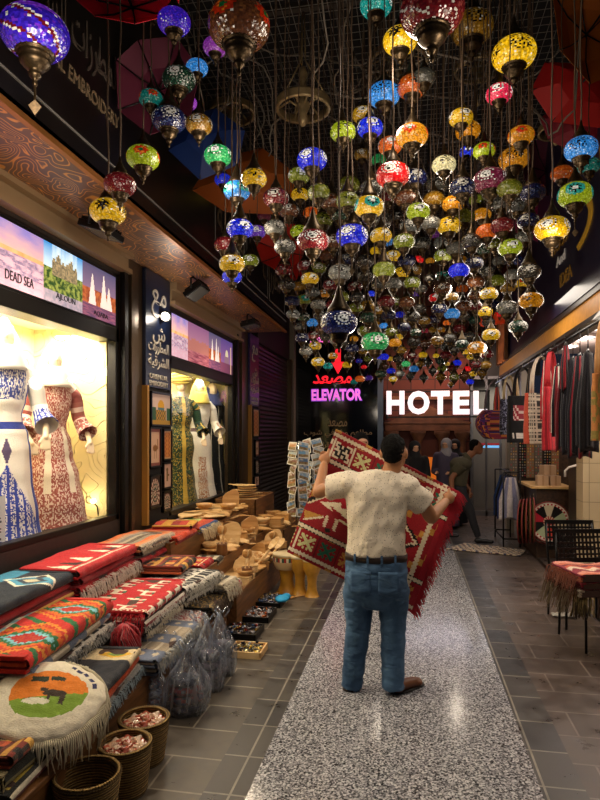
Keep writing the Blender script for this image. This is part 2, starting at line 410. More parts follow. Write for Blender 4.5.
k.l(k.ramp(ab.outputs[0], [(.20, (.4,)*3), (.42, (.05,)*3)]), k.b.inputs['Metallic']); SOFF = k.m
mb = MB(); mb.bx(-2.6, -1.98, .9, 9.45, 3.35, 3.40); struct('ceiling', mb, SOFF, label='shop soffit with gilded scrolls')
mb = MB(); mb.bx(-2.0, -1.965, .9, 9.45, 3.325, 3.36); struct('trim_7', mb, pm('copper_edge', 'b5793f', .4, .6))
FASC = pm('fascia_black', '16110f', .35, 0, noisy=.2, nscale=4)
mb = MB(); mb.bx(-2.02, -1.98, .9, 9.45, 3.36, 5.3); mb.bx(-2.6, -1.98, 9.41, 9.45, 3.36, 5.3); struct('wall_left', mb, FASC)
LINE = pm('pale_line', '8d8a86', .4)
mb = MB(); mb.bx(-1.98, -1.972, .9, 9.45, 3.505, 3.515)
for ya, yb in ((5.9, 7.0), (7.1, 8.2), (8.3, 9.35)):
    mb.bx(-1.98, -1.974, ya, ya+.012, 3.6, 4.9); mb.bx(-1.98, -1.974, yb-.012, yb, 3.6, 4.9); mb.bx(-1.98, -1.974, ya, yb, 3.6, 3.612)
struct('trim_8', mb, LINE)
# roller shutter
mb = MB()
pr = []
nz = 42
for i in range(nz):
    z0 = .02+i*3.26/nz; h = 3.26/nz
    mb.grid(lambda u, v, z0=z0, h=h: (-2.63+.022*math.sin(PI*v), 10.08+u*2.66, z0+v*h*.93), 1, 5)
    mb.bx(-2.66, -2.63, 10.08, 12.74, z0+h*.93, z0+h)
SH = mb.build('door_1', pm('shutter_metal', '3a332f', .38, .55, noisy=.15, nscale=3), None); SH['kind'] = 'structure'; SH['label'] = 'closed brown roller shutter'
mb = MB(); mb.bx(-2.72, -2.66, 10.06, 12.75, 0, 3.3); struct('wall_left', mb, PLASTER)
mb = MB(); mb.bx(-2.62, -2.52, 12.62, 12.74, 0, 3.3); struct('trim_9', mb, STEEL)
# back wall: black glass with the lift signs, the hotel mural, the glass door
k_ = pm('black_glass', '05070a', .08, 0, spec=.6)
mb = MB(); mb.bx(-2.9, -.70, 13.0, 13.1, 0, 5.4); struct('wall_back', mb, k_)
mb = MB(); mb.bx(-.70, -.58, 12.86, 13.05, 0, 5.4); struct('trim_10', mb, pm('grey_blue_post', '5a6678', .35, .6))
mb = MB(); mb.bx(-2.6, -2.5, 12.8, 13.0, 0, 5.0); struct('trim_11', mb, pm('pale_post', '8f8678', .5))
k = NT('red_brick'); br = k.n('TexBrick'); br.inputs['Scale'].default_value = 1; br.inputs['Brick Width'].default_value = .5; br.inputs['Row Height'].default_value = .22
br.inputs['Mortar Size'].default_value = .01; br.inputs['Color1'].default_value = (*lin('6a3224'), 1); br.inputs['Color2'].default_value = (*lin('4a2018'), 1); br.inputs['Mortar'].default_value = (*lin('2a1411'), 1)
k.l(k.coord(rot=(PI/2, 0, 0)), br.inputs['Vector']); k.l(br.outputs[0], k.b.inputs['Base Color']); k.b.inputs['Roughness'].default_value = .8; BRICK = k.m
SAND = pm('red_sandstone', '74492f', .8, noisy=.35, nscale=5, bump=.3)
mb = MB(); mb.bx(-.58, 1.25, 13.0, 13.1, 0, 5.4); struct('wall_back', mb, BRICK)
mural = thing('temple_facade', 'red sandstone temple front with columns behind the white hotel letters', 'facade', (.35, 12.9, 0))
off = (.35, 12.9, 0)
X = lambda px: atY(px, 434, 12.9).x
Z = lambda py: CZ+(434-py)/F*12.72
mb = MB(); mb.bx(X(385), X(470), 12.88, 12.98, Z(431), Z(424)); mb.bx(X(384), X(471), 12.86, 12.98, Z(424), Z(422)); 
mb.bx(X(385), X(470), 12.9, 12.98, Z(400), Z(396)); mb.build('entablature', SAND, mural, off=off, bevel=.01)
mb = MB(); a_, b_, c_ = X(388), X(466), X(427)
mb.add([(a_, 12.9, Z(422)), (b_, 12.9, Z(422)), (c_, 12.9, Z(405)), (a_, 12.97, Z(422)), (b_, 12.97, Z(422)), (c_, 12.97, Z(405))], [(0, 1, 2), (5, 4, 3), (0, 3, 4, 1), (1, 4, 5, 2), (2, 5, 3, 0)])
mb.build('pediment', SAND, mural, off=off)
for px in (391, 418, 442, 462):
    mb = MB(); x = X(px)
    mb.lathe([(.0, 0), (.11, 0), (.11, .10), (.075, .14), (.07, 1.5), (.085, Z(436)-.1), (.16, Z(434)), (.16, Z(431)), (0, Z(431))], 16, (x, 12.86, 0)); mb.build('column', SAND, mural, True, off=off)
mb = MB(); mb.bx(X(421), X(439), 12.93, 12.99, .1, Z(440)); mb.build('doorway', pm('dark_doorway', '5a2410', .7), mural, off=off)
mb = MB(); mb.bx(X(427), X(438), 12.91, 12.93, Z(483), Z(457)); mb.build('lit_panel', pm('orange_glow_panel', 'e0701c', .6, emit=.55), mural, off=off)
for px in (397, 404, 452):
    mb = MB(); mb.bx(X(px)-.05, X(px)+.12, 12.93, 12.99, Z(490), Z(440)); mb.build('niche', pm('niche_stone', '4b261b', .8), mural, off=off)
# lit doorway and passage on the right of the mural
mb = MB(); mb.bx(1.25, 2.6, 14.4, 14.5, 0, 5.4); struct('wall_back', mb, pm('grey_corridor_wall', '8a8378', .7))
mb = MB(); mb.bx(1.2, 1.25, 13.0, 14.4, 0, 5.4); struct('wall_back', mb, pm('corridor_dark', '26282c', .6))
mb = MB(); mb.bx(1.2, 2.6, 13, 14.5, -.1, 0); struct('floor', mb, SLATE_R)
mb = MB(); mb.bx(1.25, 2.6, 12.95, 13.05, 2.9, 5.4); struct('wall_back', mb, pm('corridor_dark', '26282c', .6))
dr = MB()
for x0, x1 in ((1.22, 1.27), (1.52, 1.56), (1.80, 1.84)): dr.bx(x0, x1, 12.95, 13.0, 0, 2.9)
dr.bx(1.22, 1.84, 12.95, 13.0, 2.84, 2.9); dr.bx(1.22, 1.84, 12.95, 13.0, 0, .1)
d2 = dr.build('door_2', pm('silver_door_frame', '8c8f94', .35, .7)); d2['kind'] = 'structure'; d2['label'] = 'glass door beside the hotel front'
g = MB(); g.bx(1.27, 1.80, 12.97, 12.98, .1, 2.84); g.build('pane', GLASS, d2)
lamp('corridor_light', 'AREA', (1.9, 13.8, 2.8), 12, (1, .92, .82), .5, (1.9, 13.8, 0))
mb = MB(); mb.bx(1.85, 1.99, 10.75, 10.9, 0, 3.4)
mb.bx(1.62, 1.74, 10.8, 10.95, 0, 4.2); struct('trim_12', mb, pm('beige_post', 'a39a8a', .5))

# right shop --------------------------------------------------------
mb = MB(); mb.bx(1.49, 1.62, 1.0, 10.75, 2.68, 2.85); struct('trim_13', mb, pm('ochre_beam', 'cc8c30', .45, .1, noisy=.1))
mb = MB(); mb.bx(1.47, 1.64, 1.0, 10.75, 2.64, 2.68); mb.bx(1.47, 1.64, 1.0, 10.75, 2.85, 2.90); struct('trim_14', mb, pm('beam_edge', '2a1f18', .4, .4))
mb = MB(); mb.bx(1.50, 1.62, 7.43, 10.75, 2.90, 4.4); struct('wall_right', mb, pm('purple_panel', '221a33', .3, .2))
mb = MB(); mb.bx(1.46, 1.62, 1.0, 7.43, 2.90, 4.9); struct('wall_right', mb, pm('navy_signboard', '17152a', .35))
mb = MB(); mb.bx(1.62, 1.8, 1.0, 10.75, 3.05, 5.3); struct('wall_right', mb, PLASTER)
mb = MB(); mb.bx(1.62, 3.4, 2.5, 10.75, 3.05, 3.1); struct('ceiling', mb, pm('pink_white_ceiling', 'ead6cc', .5))
mb = MB(); mb.bx(3.4, 3.5, 2.5, 10.75, 0, 3.1); struct('wall_right', mb, pm('shop_back_wall', 'a08e7c', .7))
mb = MB(); mb.bx(1.66, 3.4, 9.9, 10.0, 0, 2.1); struct('wall_right', mb, DARKW)
mb = MB(); mb.bx(1.66, 1.70, 3.0, 9.9, 0, .015); struct('trim_15', mb, CHROME)
k = NT('beige_wall_tiles'); br = k.n('TexBrick', offset=0.0); br.inputs['Scale'].default_value = 1; br.inputs['Brick Width'].default_value = .3; br.inputs['Row Height'].default_value = .2
br.inputs['Mortar Size'].default_value = .003; br.inputs['Color1'].default_value = (*lin('cbb895'), 1); br.inputs['Color2'].default_value = (*lin('c2ad88'), 1); br.inputs['Mortar'].default_value = (*lin('8c7b60'), 1)
k.l(k.coord(rot=(PI/2, 0, 0)), br.inputs['Vector']); k.l(br.outputs[0], k.b.inputs['Base Color']); k.b.inputs['Roughness'].default_value = .3
mb = MB(); mb.bx(1.74, 1.93, 6.6, 6.85, 0, 2.32); struct('wall_right', mb, k.m)
# upper closing walls and the dark roof with its wire grid
mb = MB(); mb.bx(-3.5, 3.5, -1.6, 14.5, 5.6, 5.7); struct('ceiling', mb, pm('roof_black', '08080a', .9))
mb = MB(); mb.bx(1.8, 1.9, 1.0, 14.5, 3.1, 5.6); struct('wall_right', mb, PLASTER)
mb = MB()
for i in range(56):
    x = -2.0+i*.072
    mb.bx(x, x+.004, .5, 13, 5.0, 5.004)
for i in range(130):
    y = .8+i*.094
    mb.bx(-2.0, 1.95, y, y+.004, 5.004, 5.008)
struct('ceiling', mb, pm('grid_wire', '77736c', .5, .5), label='wire grid under the dark roof')
mb = MB()
for y in (2.4, 4.6, 7.0, 9.6, 12): mb.bx(-2.0, 1.8, y, y+.05, 5.02, 5.07)
mb.bx(-.6, -.55, .5, 13, 5.07, 5.12); mb.bx(.8, .85, .5, 13, 5.07, 5.12)
struct('ceiling', mb, pm('roof_bar', '3c3630', .5, .6), label='steel bars of the roof')
# ================================================================== SIGNS AND WRITING
GOLD = pm('dull_gold_letters', 'b48a3c', .4, .5); GOLDB = pm('bright_gold_letters', 'c9982e', .35, .4, emit=.12)
PALEL = pm('pale_letters', 'b9b2a6', .4); WHITEL = pm('white_letters', 'e6e2dc', .4, emit=.05)
DIMG = pm('faded_letters', '57493a', .5)
t_ = thing('fascia_lettering', 'raised English and Arabic lettering on the black fascia above the near window', 'sign', (-1.97, 4.0, 3.8)); o_ = (-1.97, 4.0, 3.8)
text('latin_letters', 'ORIENTAL EMBROIDERY', .2, (-1.975, 2.69, 3.79), ROT_LEFT, pm('bronze_letters', '8a765c', .5), t_, off=o_, fitw=1.14, fith=.085)
text('arabic_letters', arabic('المطرزات الشرقية'), .5, (-1.975, 2.72, 3.96), ROT_LEFT, pm('grey_letters', '5a5048', .4), t_, off=o_, fitw=1.1, fith=.30)
t_ = thing('fascia_lettering', 'Arabic lettering on the black fascia above the far window', 'sign', (-1.97, 7.6, 3.9)); o_ = (-1.97, 7.6, 3.9)
text('arabic_letters', arabic('شرقية'), .5, (-1.97, 5.95, 3.72), ROT_LEFT, DIMG, t_, off=o_, fitw=1.0, fith=.5)
text('arabic_letters', arabic('مطرزات'), .5, (-1.97, 7.9, 3.72), ROT_LEFT, DIMG, t_, off=o_, fitw=1.1, fith=.5)

def wall_sign(y0, y1, z0, z1, col, lab, sc=1.0):
    c = ((y0+y1)/2)
    t = thing('shop_sign', lab, 'sign', (-2.58, c, z0)); of = (-2.58, c, z0)
    mb = MB(); mb.bx(-2.6, -2.56, y0, y1, z0, z1); mb.build('board', pm('sign_board_'+col, col, .3), t, off=of, bevel=.004)
    W = y1-y0
    text('monogram', arabic('مع'), .3, (-2.555, y0+W*.2, z1-.45), ROT_LEFT, PALEL, t, off=of, fitw=W*.6, fith=.28)
    text('monogram', arabic('ش'), .3, (-2.555, y0+W*.25, z1-.72), ROT_LEFT, PALEL, t, off=of, fitw=W*.5, fith=.18)
    text('arabic_letters', arabic('المطرزات'), .2, (-2.555, y0+W*.08, z0+.34), ROT_LEFT, PALEL, t, off=of, fitw=W*.84, fith=.14)
    text('arabic_letters', arabic('الشرقية'), .2, (-2.555, y0+W*.08, z0+.19), ROT_LEFT, PALEL, t, off=of, fitw=W*.84, fith=.14)
    text('latin_letters', 'ORIENTAL', .1, (-2.555, y0+W*.12, z0+.09), ROT_LEFT, PALEL, t, off=of, fitw=W*.76, fith=.05)
    text('latin_letters', 'EMBROIDERY', .1, (-2.555, y0+W*.12, z0+.02), ROT_LEFT, PALEL, t, off=of, fitw=W*.76, fith=.05)
wall_sign(5.52, 6.12, 2.17, 3.34, '16213a', 'dark blue shop sign on the pillar between the two show windows')
wall_sign(9.40, 9.98, 2.17, 3.34, '2c2458', 'violet shop sign on the pillar before the roller shutter')

# red and pink lift sign on the black glass
RED = pm('red_neon', 'ff2030', .4, emit=1.0); PINK = pm('pink_neon', 'ff7ad0', .4, emit=.95); VIO = pm('violet_outline', 'a05ae0', .4, emit=.5)
def bk(px, py, Y=12.96): return atY(px, py, Y)
o_ = bk(337, 400); t_ = thing('elevator_sign', 'red and pink glowing elevator sign with arrow on the black glass wall', 'sign', o_)
a = bk(312, 400.5); b = bk(361.5, 389)
text('latin_letters', 'ELEVATOR', .2, (a.x, 12.95, a.z), ROT_BACK, PINK, t_, off=o_, fitw=b.x-a.x, fith=b.z-a.z, bold=.003)
text('letter_outline', 'ELEVATOR', .2, (a.x-.02, 12.97, a.z-.02), ROT_BACK, VIO, t_, off=o_, fitw=b.x-a.x+.04, fith=b.z-a.z+.04, bold=.012)
a = bk(313, 384); b = bk(352, 374)
text('arabic_letters', arabic('مصعد'), .2, (a.x, 12.95, a.z), ROT_BACK, RED, t_, off=o_, fitw=b.x-a.x, fith=b.z-a.z, bold=.004)
a = bk(310, 343); b = bk(339, 336)
text('arabic_letters', arabic('مصعد'), .2, (a.x, 12.95, a.z), ROT_BACK, PINK, t_, off=o_, fitw=b.x-a.x, fith=b.z-a.z, bold=.003)
def fl(pts): return [(bk(*p).x, 12.94, bk(*p).z) for p in pts]
mb = MB(); a = bk(335.3, 363); b = bk(340.7, 349); mb.bx(a.x, b.x, 12.94, 12.97, a.z, b.z)
pts = fl([(331.5, 362), (344.5, 362), (338, 374)]); back = [(x, 12.97, z) for x, y, z in pts]
mb.add(pts+back, [(2, 1, 0), (3, 4, 5), (0, 1, 4, 3), (1, 2, 5, 4), (2, 0, 3, 5)]); mb.build('arrow', RED, t_, off=o_)
o_ = bk(332, 440); t_ = thing('window_lettering', 'beige Arabic lettering in three lines on black glass under the elevator sign', 'sign', o_)
TANL = pm('beige_vinyl', '8a6f4e', .5, emit=.12)
for s_, x0, x1, yb, h in (('مصعد', 328, 347, 426.5, 7), ('مطاعم و كوفي شوب', 304, 372, 437.5, 8), ('الطابق الرابع', 318, 346, 450, 8)):
    a = bk(x0, yb); b = bk(x1, yb-h)
    text('arabic_line', arabic(s_), .2, (a.x, 12.96, a.z), ROT_BACK, TANL, t_, off=o_, fitw=b.x-a.x, fith=b.z-a.z)
# HOTEL letters: each letter a raised, backlit box letter
HOTL = pm('backlit_white', 'f4e8ee', .4, emit=.95)
o_ = atY(436, 402, 12.5); t_ = thing('hotel_sign', 'large backlit white hotel letters above the mural', 'sign', o_)
for ch, x0, x1 in (('H', 386.5, 404.5), ('O', 407.5, 429.5), ('T', 431, 449.5), ('E', 453, 469.5), ('L', 473.5, 487)):
    a = atY(x0, 414.5, 12.5); b = atY(x1, 390.8, 12.5)
    text('letter_'+ch.lower(), ch, .5, (a.x, 12.5, a.z), ROT_BACK, HOTL, t_, ext=.03, bold=.022, off=o_, fitw=b.x-a.x, fith=b.z-a.z)
mb = MB(); a = atY(386, 417, 12.55); b = atY(490, 417, 12.55); mb.bx(a.x, b.x, 12.55, 12.58, a.z-.02, a.z+.01); mb.bx(a.x, b.x, 12.55, 12.58, a.z+.5, a.z+.53)
for x in (a.x+.02, b.x-.02): mb.bx(x-.015, x+.015, 12.56, 12.99, a.z-.02, a.z+.53)
mb.build('mounting_rail', BLACK, t_, off=o_)
o_ = atY(430, 362, 12.7); t_ = thing('window_lettering', 'dim blue capital letters above the hotel sign behind the lamps', 'sign', o_)
BLUL = pm('blue_letters', '4f7fa8', .4, emit=.35)
for s_, x0, x1 in (('AF', 417, 429), ('P', 440, 446)):
    a = atY(x0, 366, 12.9); b = atY(x1, 358, 12.9)
    text('letters', s_, .3, (a.x, 12.95, a.z), ROT_BACK, BLUL, t_, off=o_, fitw=b.x-a.x, fith=b.z-a.z)
# right signboard writing
o_ = (1.455, 6.4, 3.4); t_ = thing('board_lettering', 'gold and white lettering on the navy signboard over the right shop', 'sign', o_)
def rt(px, py): return atX(px, py, 1.455)
for s_, x0, x1, yb, h, m_ in (('WOOD', 551.5, 568, 257, 15, GOLD), ('And', 556.5, 565, 266, 12, WHITEL), ('IDEA', 560, 572, 286, 16, GOLD)):
    a = rt(x0, yb+2); b = rt(x1, yb)
    H = h/F*(a.y*.9833-.265)*.8
    text('letters', s_, .2, (1.455, a.y, a.z), ROT_RIGHT, m_, t_, off=o_, fitw=abs(a.y-b.y), fith=H)
a = rt(577, 252)
text('arabic_letters', arabic('افكار'), .8, (1.455, a.y, a.z), ROT_RIGHT, GOLDB, t_, off=o_, fitw=2.6, fith=.62)

# ================================================================== BACKLIT TRAVEL PHOTOGRAPHS OVER THE WINDOWS
def lerp(a, b, t): a = lin(a) if isinstance(a, str) else a; b = lin(b) if isinstance(b, str) else b; t = max(0, min(1, t)); return tuple(x+(y-x)*t for x, y in zip(a, b))
def fbm(x, y, s=0): return noise.fractal(Vector((x, y, s)), 1.0, 2.0, 4)
def p_sea(u, v):
    if v > .62: return lerp('f0b8a8', '8f7fc0', (v-.62)/.38+.3*fbm(u*4, v*5, 1))
    if v > .55: return lerp('e8a060', 'f0c088', fbm(u*6, 1)+.5)
    n_ = abs(fbm(u*6, v*9, 4)); r = lerp('8f7590', 'd8b4bd', n_*2.5)
    return lerp(r, 'd9a9b4', .75 if v < .22 else 0)
def p_castle(u, v):
    top = .60+(.12 if (.2 < u < .85) else 0)+(.05 if int(u*18) % 2 == 0 and .2 < u < .85 else 0)+(.10 if .3 < u < .42 or .62 < u < .74 else 0)
    if v > top: return lerp('d8eef4', '3d8ed0', (v-top)/.4)
    if v > .48 and .2 < u < .85: return lerp('6c604a', 'b09a70', fbm(u*20, v*20)+.5)
    g = fbm(u*14, v*14, 2)
    if v < .2: return lerp('9a8f9a', 'b8a4ac', g+.5)
    return lerp('2f4a22', '9aa24c', g*1.6+.45)
def p_boats(u, v):
    for c, h in ((.28, .85), (.62, .9), (.78, .7)):
        if v > .25 and v < h and abs(u-c) < .10*(h-v)/(h-.25)+.008: return lin('f2dfcf')
    if v > .55: return lerp('8d7088', '55506f', (v-.5)*2)
    if v > .25: return lerp('8a3d26', 'c26a3a', fbm(u*10, v*10)+.5)
    return lerp('5a3a5a', '94566a', fbm(u*5, v*30)+.5)
def p_city(u, v):
    if v > .62+.15*(fbm(int(u*14)*1.3, 0)): return lerp('c58a94', '8a5a80', v)
    if v > .3: return lerp('6e3040', 'd88f7a', fbm(int(u*60), int(v*30), 3)*1.2+.5)
    return lerp('7a3344', 'b26a70', fbm(u*4, v*20)+.5)
def p_mosque(u, v):
    d = math.hypot((u-.5)*1.6, (v-.5))
    if v > .5 and d < .2: return lin('d8c8a0')
    if v > .3 and .3 < u < .7 and v < .5: return lin('8c6a78')
    if abs(u-.85) < .03 and v < .85: return lin('e0b890')
    return lerp('a06a9a', '54427f', v) if v > .3 else lerp('8a4a60', '5a2e48', u)
def picture(parent, y0, y1, z0, z1, fn, off, name='photograph', x=-2.60, nu=60, nv=44, mat=None):
    mb = MB(); mb.grid(lambda u, v: (x, y0+(y1-y0)*u, z0+(z1-z0)*v), nu, nv, lambda u, v: fn(u, v))
    return mb.build(name, mat or BACKLIT, parent, off=off)
def lightbox(y0, y1, z0, z1, pics, lab, writing):
    off = (-2.62, (y0+y1)/2, z0); t = thing('lightbox', lab, 'sign', off)
    mb = MB(); mb.bx(-2.72, -2.605, y0, y1, z0, z1); mb.build('case', BLACK, t, off=off)
    for a, b, fn in pics: picture(t, a, b, z0+.02, z1-.02, fn, off)
    for s_, ya, w_, z, h in writing: text('caption', s_, .1, (-2.597, ya, z), ROT_LEFT, pm('dark_caption', '2a1c22', .5), t, off=off, fitw=w_, fith=h, ext=.002)
lightbox(1.36, 4.99, 2.65, 3.12, [(1.36, 3.04, p_city), (3.04, 3.91, p_sea), (3.91, 4.43, p_castle), (4.43, 4.98, p_boats)], 'backlit strip of travel photographs over the near show window',
         [('DEAD SEA', 3.49, .30, 2.715, .065), ('AJLOUN', 4.06, .26, 2.70, .055), ('AQABA', 4.60, .24, 2.69, .045)])
lightbox(6.26, 8.56, 2.55, 3.06, [(6.26, 6.75, p_sea), (6.75, 7.5, p_city), (7.5, 8.0, p_boats), (8.0, 8.55, p_mosque)], 'backlit strip of reddish travel photographs over the far show window', [])

# ================================================================== MANNEQUINS IN THE WINDOWS
SKINM = pm('mannequin_skin', 'e0c8a6', .45)
def dress_fn(kind):
    def f(z, th):   # z 0 hem .. 1 shoulder, th angle, 0 = front
        a = ((th+PI) % (2*PI))-PI
        n_ = noise.noise(Vector((math.cos(th)*11, math.sin(th)*11, z*40))); n2 = noise.noise(Vector((math.cos(th)*26, math.sin(th)*26, z*85)))
        if kind == 'pink':
            if .35 < abs(a) < .62 and .34 < z < .72: return lin('e8dcc6')
            if n2 > .10: return lin('e2c8b8')
            return lin('9a5048') if n_ > -.1 else lin('a86558')
        if kind == 'blue':
            if .66 < z < .70: return lin('2d3a86')
            if z > .80 and abs(a) < .9: return lin('3f4c92') if n2 > -.05 else lin('e4ddd8')
            if z < .5 and abs(a) < 1.1 and z < .5-.25*abs(a):
                return lin('3646a0') if int((a+4)*12) % 3 == 0 or abs(n2) > .22 else lin('dcd6d8')
            if .5 < z < .62 and abs(a) < .18*(1-abs(z-.56)/.07): return lin('5a4a6a')
            if abs(a) > 1.1 and abs(a) < 1.35: return lin('3a4aa2')
            return lin('eee6da')
        if kind == 'green':
            if abs(a) < .16 or n2 > .26: return lin('b7963c')
            return lin('22402c') if n_ > -.15 else lin('17211b')
        if kind == 'white':
            if .68 < z < .72: return lin('6f5a5a')
            if z < .45 and abs(a) < .35 and n2 > -.05: return lin('a9683c')
            return lin('e9e2d6')
        if kind == 'black':
            if abs(abs(a)-.35) < .05: return lin('b9b4aa')
            return lin('14161c')
    return f
def mannequin(px, X, zb, H, face, kind, scarf, lab, hem=.27, sc2=None, arms=True):
    p = atX(px, 434, X); base = (X, p.y, zb)
    t = thing('mannequin', lab, 'mannequin', base, face)   # front is local -Y
    s = H/1.72; fn = dress_fn(kind)
    secs = [(0, hem, hem*.85), (.06, hem*.98, hem*.84), (.35, hem*.80, hem*.66), (.62, hem*.66, hem*.52), (.80, .17, .125), (.92, .155, .11), (1.02, .118, .09), (1.06, .115, .09), (1.16, .14, .115), (1.24, .155, .125), (1.34, .165, .105), (1.40, .145, .08), (1.44, .07, .06)]
    def prof(z):
        for i in range(len(secs)-1):
            if z <= secs[i+1][0]:
                q = (z-secs[i][0])/(secs[i+1][0]-secs[i][0]); q = q*q*(3-2*q)
                return [secs[i][j]+(secs[i+1][j]-secs[i][j])*q for j in (1, 2)]
        return secs[-1][1:]
    rings = []; NZ, NT_ = 200, 190
    for i in range(NZ+1):
        z = 1.44*i/NZ; rx, ry = prof(z); fold = .045*max(0, 1-z/.95)
        ring = []
        for j in range(NT_):
            a = 2*PI*j/NT_; f = 1+fold*math.sin(a*9+2*math.sin(z*3))
            ring.append((rx*f*math.sin(a)*s, -ry*f*math.cos(a)*s, z*s))
        rings.append(ring)
    mb = MB(); mb.rings(rings, lambda u, v: fn(u, v*2*PI)); mb.build('dress', CLOTH, t, True)
    blob('head', [('e', (0, -.01*s, 1.60*s), (.072*s, .088*s, .105*s)), ('c', (0, 0, 1.40*s), .05*s, (0, 0, 1.52*s), .045*s), ('e', (0, -.095*s, 1.59*s), (.012*s, .014*s, .02*s))], SKINM, t, .007*s, 3)
    if arms:
        for sd in (-1, 1):
            hx, hy, hz = sd*.235*s, -.20*s, .90*s
            blob('hand', [('c', (sd*.25*s, -.12*s, .98*s), .021*s, (hx, hy, hz), .022*s), ('c', (hx-sd*.018*s, hy, hz), .010*s, (hx-sd*.045*s, hy-.02*s, hz-.035*s), .009*s)]
                 + [('c', (hx+fx, hy-.005*s, hz-.01*s), .0095*s, (hx+fx*1.25-sd*.008*s, hy-.03*s, hz-.085*s+abs(fx-.005)*.4), .008*s) for fx in (-.022*s, -.007*s, .008*s, .022*s)], SKINM, t, .006*s, 2)
    if arms:
        for sd in (-1, 1):
            mb = MB(); key = [(sd*.12, 0, 1.37, .055), (sd*.19, .0, 1.29, .060), (sd*.225, 0, 1.12, .052), (sd*.24, -.05, 1.04, .058), (sd*.255, -.12, .98, .080)]
            pts = []; rs = []
            for q in range(41):
                w_ = q/40*4; i0 = min(3, int(w_)); f_ = w_-i0; f_ = f_*f_*(3-2*f_)*.5+f_*.5
                pts.append([key[i0][j]+(key[i0+1][j]-key[i0][j])*f_ for j in range(3)]); rs.append((key[i0][3]+(key[i0+1][3]-key[i0][3])*f_)*(1+.02*math.sin(q)))
            mb.tube([Vector(q)*s for q in pts], [r*s for r in rs], 40, col=lambda u, v: (fn(.22-u*.2, sd*(.2+v*6.28)) if u > .62 else fn(.90-u*.15, sd*(.95 if kind == 'green' else 1.6))), caps=False)
            mb.build('sleeve', CLOTH, t, True, solid=.004)
    sm = pm('scarf_'+scarf, scarf, .8, sheen=.3)
    if sc2 == 'turban':
        mb = MB()
        for i_ in range(5):
            z = 1.63+.025*i_; r = .10+.018*math.sin(i_*.9)
            mb.tube([(r*math.cos(q)*s, (r*1.1*math.sin(q))*s, (z+.015*math.sin(q+i_))*s) for q in [2*PI*k/16 for k in range(17)]], .026*s, 8)
        mb.lathe([(.11*s, 1.62*s), (.12*s, 1.70*s), (.08*s, 1.76*s), (0.001, 1.78*s)], 16); mb.build('turban', sm, t, True)
    else:
        mb = MB(); rings = []
        for i in range(15):
            q = i/14; z = (1.725-.36*q)*s; R_ = (.02+.098*min(1, math.sin(min(q*2.2, PI/2)))+(.09*max(0, q-.6)))*s
            ring = []
            for j in range(24):
                a = 2*PI*j/24; open_ = .45 if (.10 < q < .55 and abs(((a+PI) % (2*PI))-PI) < .55) else 1
                ring.append((R_*math.sin(a), -R_*1.12*math.cos(a)*open_+.005, z))
            rings.append(ring)
        mb.rings(rings, None); mb.build('headscarf', sm, t, True)
    mb = MB(); mb.lathe([(0, 0), (.16, 0), (.16, .012), (.02, .02), (.012, .3), (0, .3)], 16); mb.build('stand', CHROME, t)
    return t
mannequin(4, -2.98, .70, 1.86, .75, 'blue', 'ece6dc', 'mannequin in white dress with blue embroidery at the left edge of the near window', .27)
mannequin(52, -3.0, .70, 1.76, .95, 'pink', 'e8dccb', 'mannequin in rose patterned dress and white scarf in the near window', .33)
mannequin(181, -2.98, .70, 1.78, .7, 'green', 'b39a3a', 'mannequin in dark green and gold robe with turban in the far window', .22, 'turban')
mannequin(199, -2.98, .70, 1.80, .7, 'white', 'c9b24a', 'mannequin in white embroidered dress with gold headscarf in the far window', .25)
mannequin(212, -3.0, .70, 1.80, .7, 'black', '2b3468', 'mannequin in long black dress with navy headscarf in the far window', .26)
mb = MB(); off = (-2.75, 4.93, 0)
t = thing('spot_lamp', 'small glowing spot bulb in the corner of the near window', 'lamp', (-2.8, 4.95, 1.10))
mb = MB(); mb.lathe([(0.001, -.022), (.018, -.014), (.024, 0), (.018, .014), (0.001, .022)], 14); mb.build('bulb', pm('bulb_glow', 'fff0b8', .3, emit=14), t, True)
mb = MB(); mb.tube([(0, 0, -.015), (.02, .03, -.05), (.02, .06, -.16)], .006, 8); mb.build('bracket', BLACK, t)
lamp('spot_bulb_light', 'POINT', (-2.86, 4.86, 1.10), 1.5, (1, .86, .5), .03)
for (y, z, lab) in ((5.86, 2.92, 'glaring white spotlight in front of the dark blue shop sign'),):
    t = thing('spot_lamp', lab, 'lamp', (-2.5, y, z))
    mb = MB(); mb.lathe([(0.001, -.05), (.05, -.05), (.06, 0), (.05, .0)], 16); mb.build('housing', BLACK, t)
    mb = MB(); mb.lathe([(0.001, 0.004), (.03, .003), (.045, -.01), (.045, -.02)], 16); mb.build('lens', pm('spot_glow', 'fff2dc', .3, emit=9), t, True)
    t.rotation_euler = Vector((-.35, -.75, -.25)).to_track_quat('Z', 'Y').to_euler()
    t.rotation_euler = Vector((.55, -.8, .0)).to_track_quat('Z', 'Y').to_euler()
    mb = MB(); mb.tube([(0, 0, -.05), (0, 0, -.12)], .012, 8); mb.build('arm', BLACK, t)
    lamp('spotlight_light', 'POINT', (-2.40, y+.02, z-.02), 3.5, (1, .9, .78), .03)
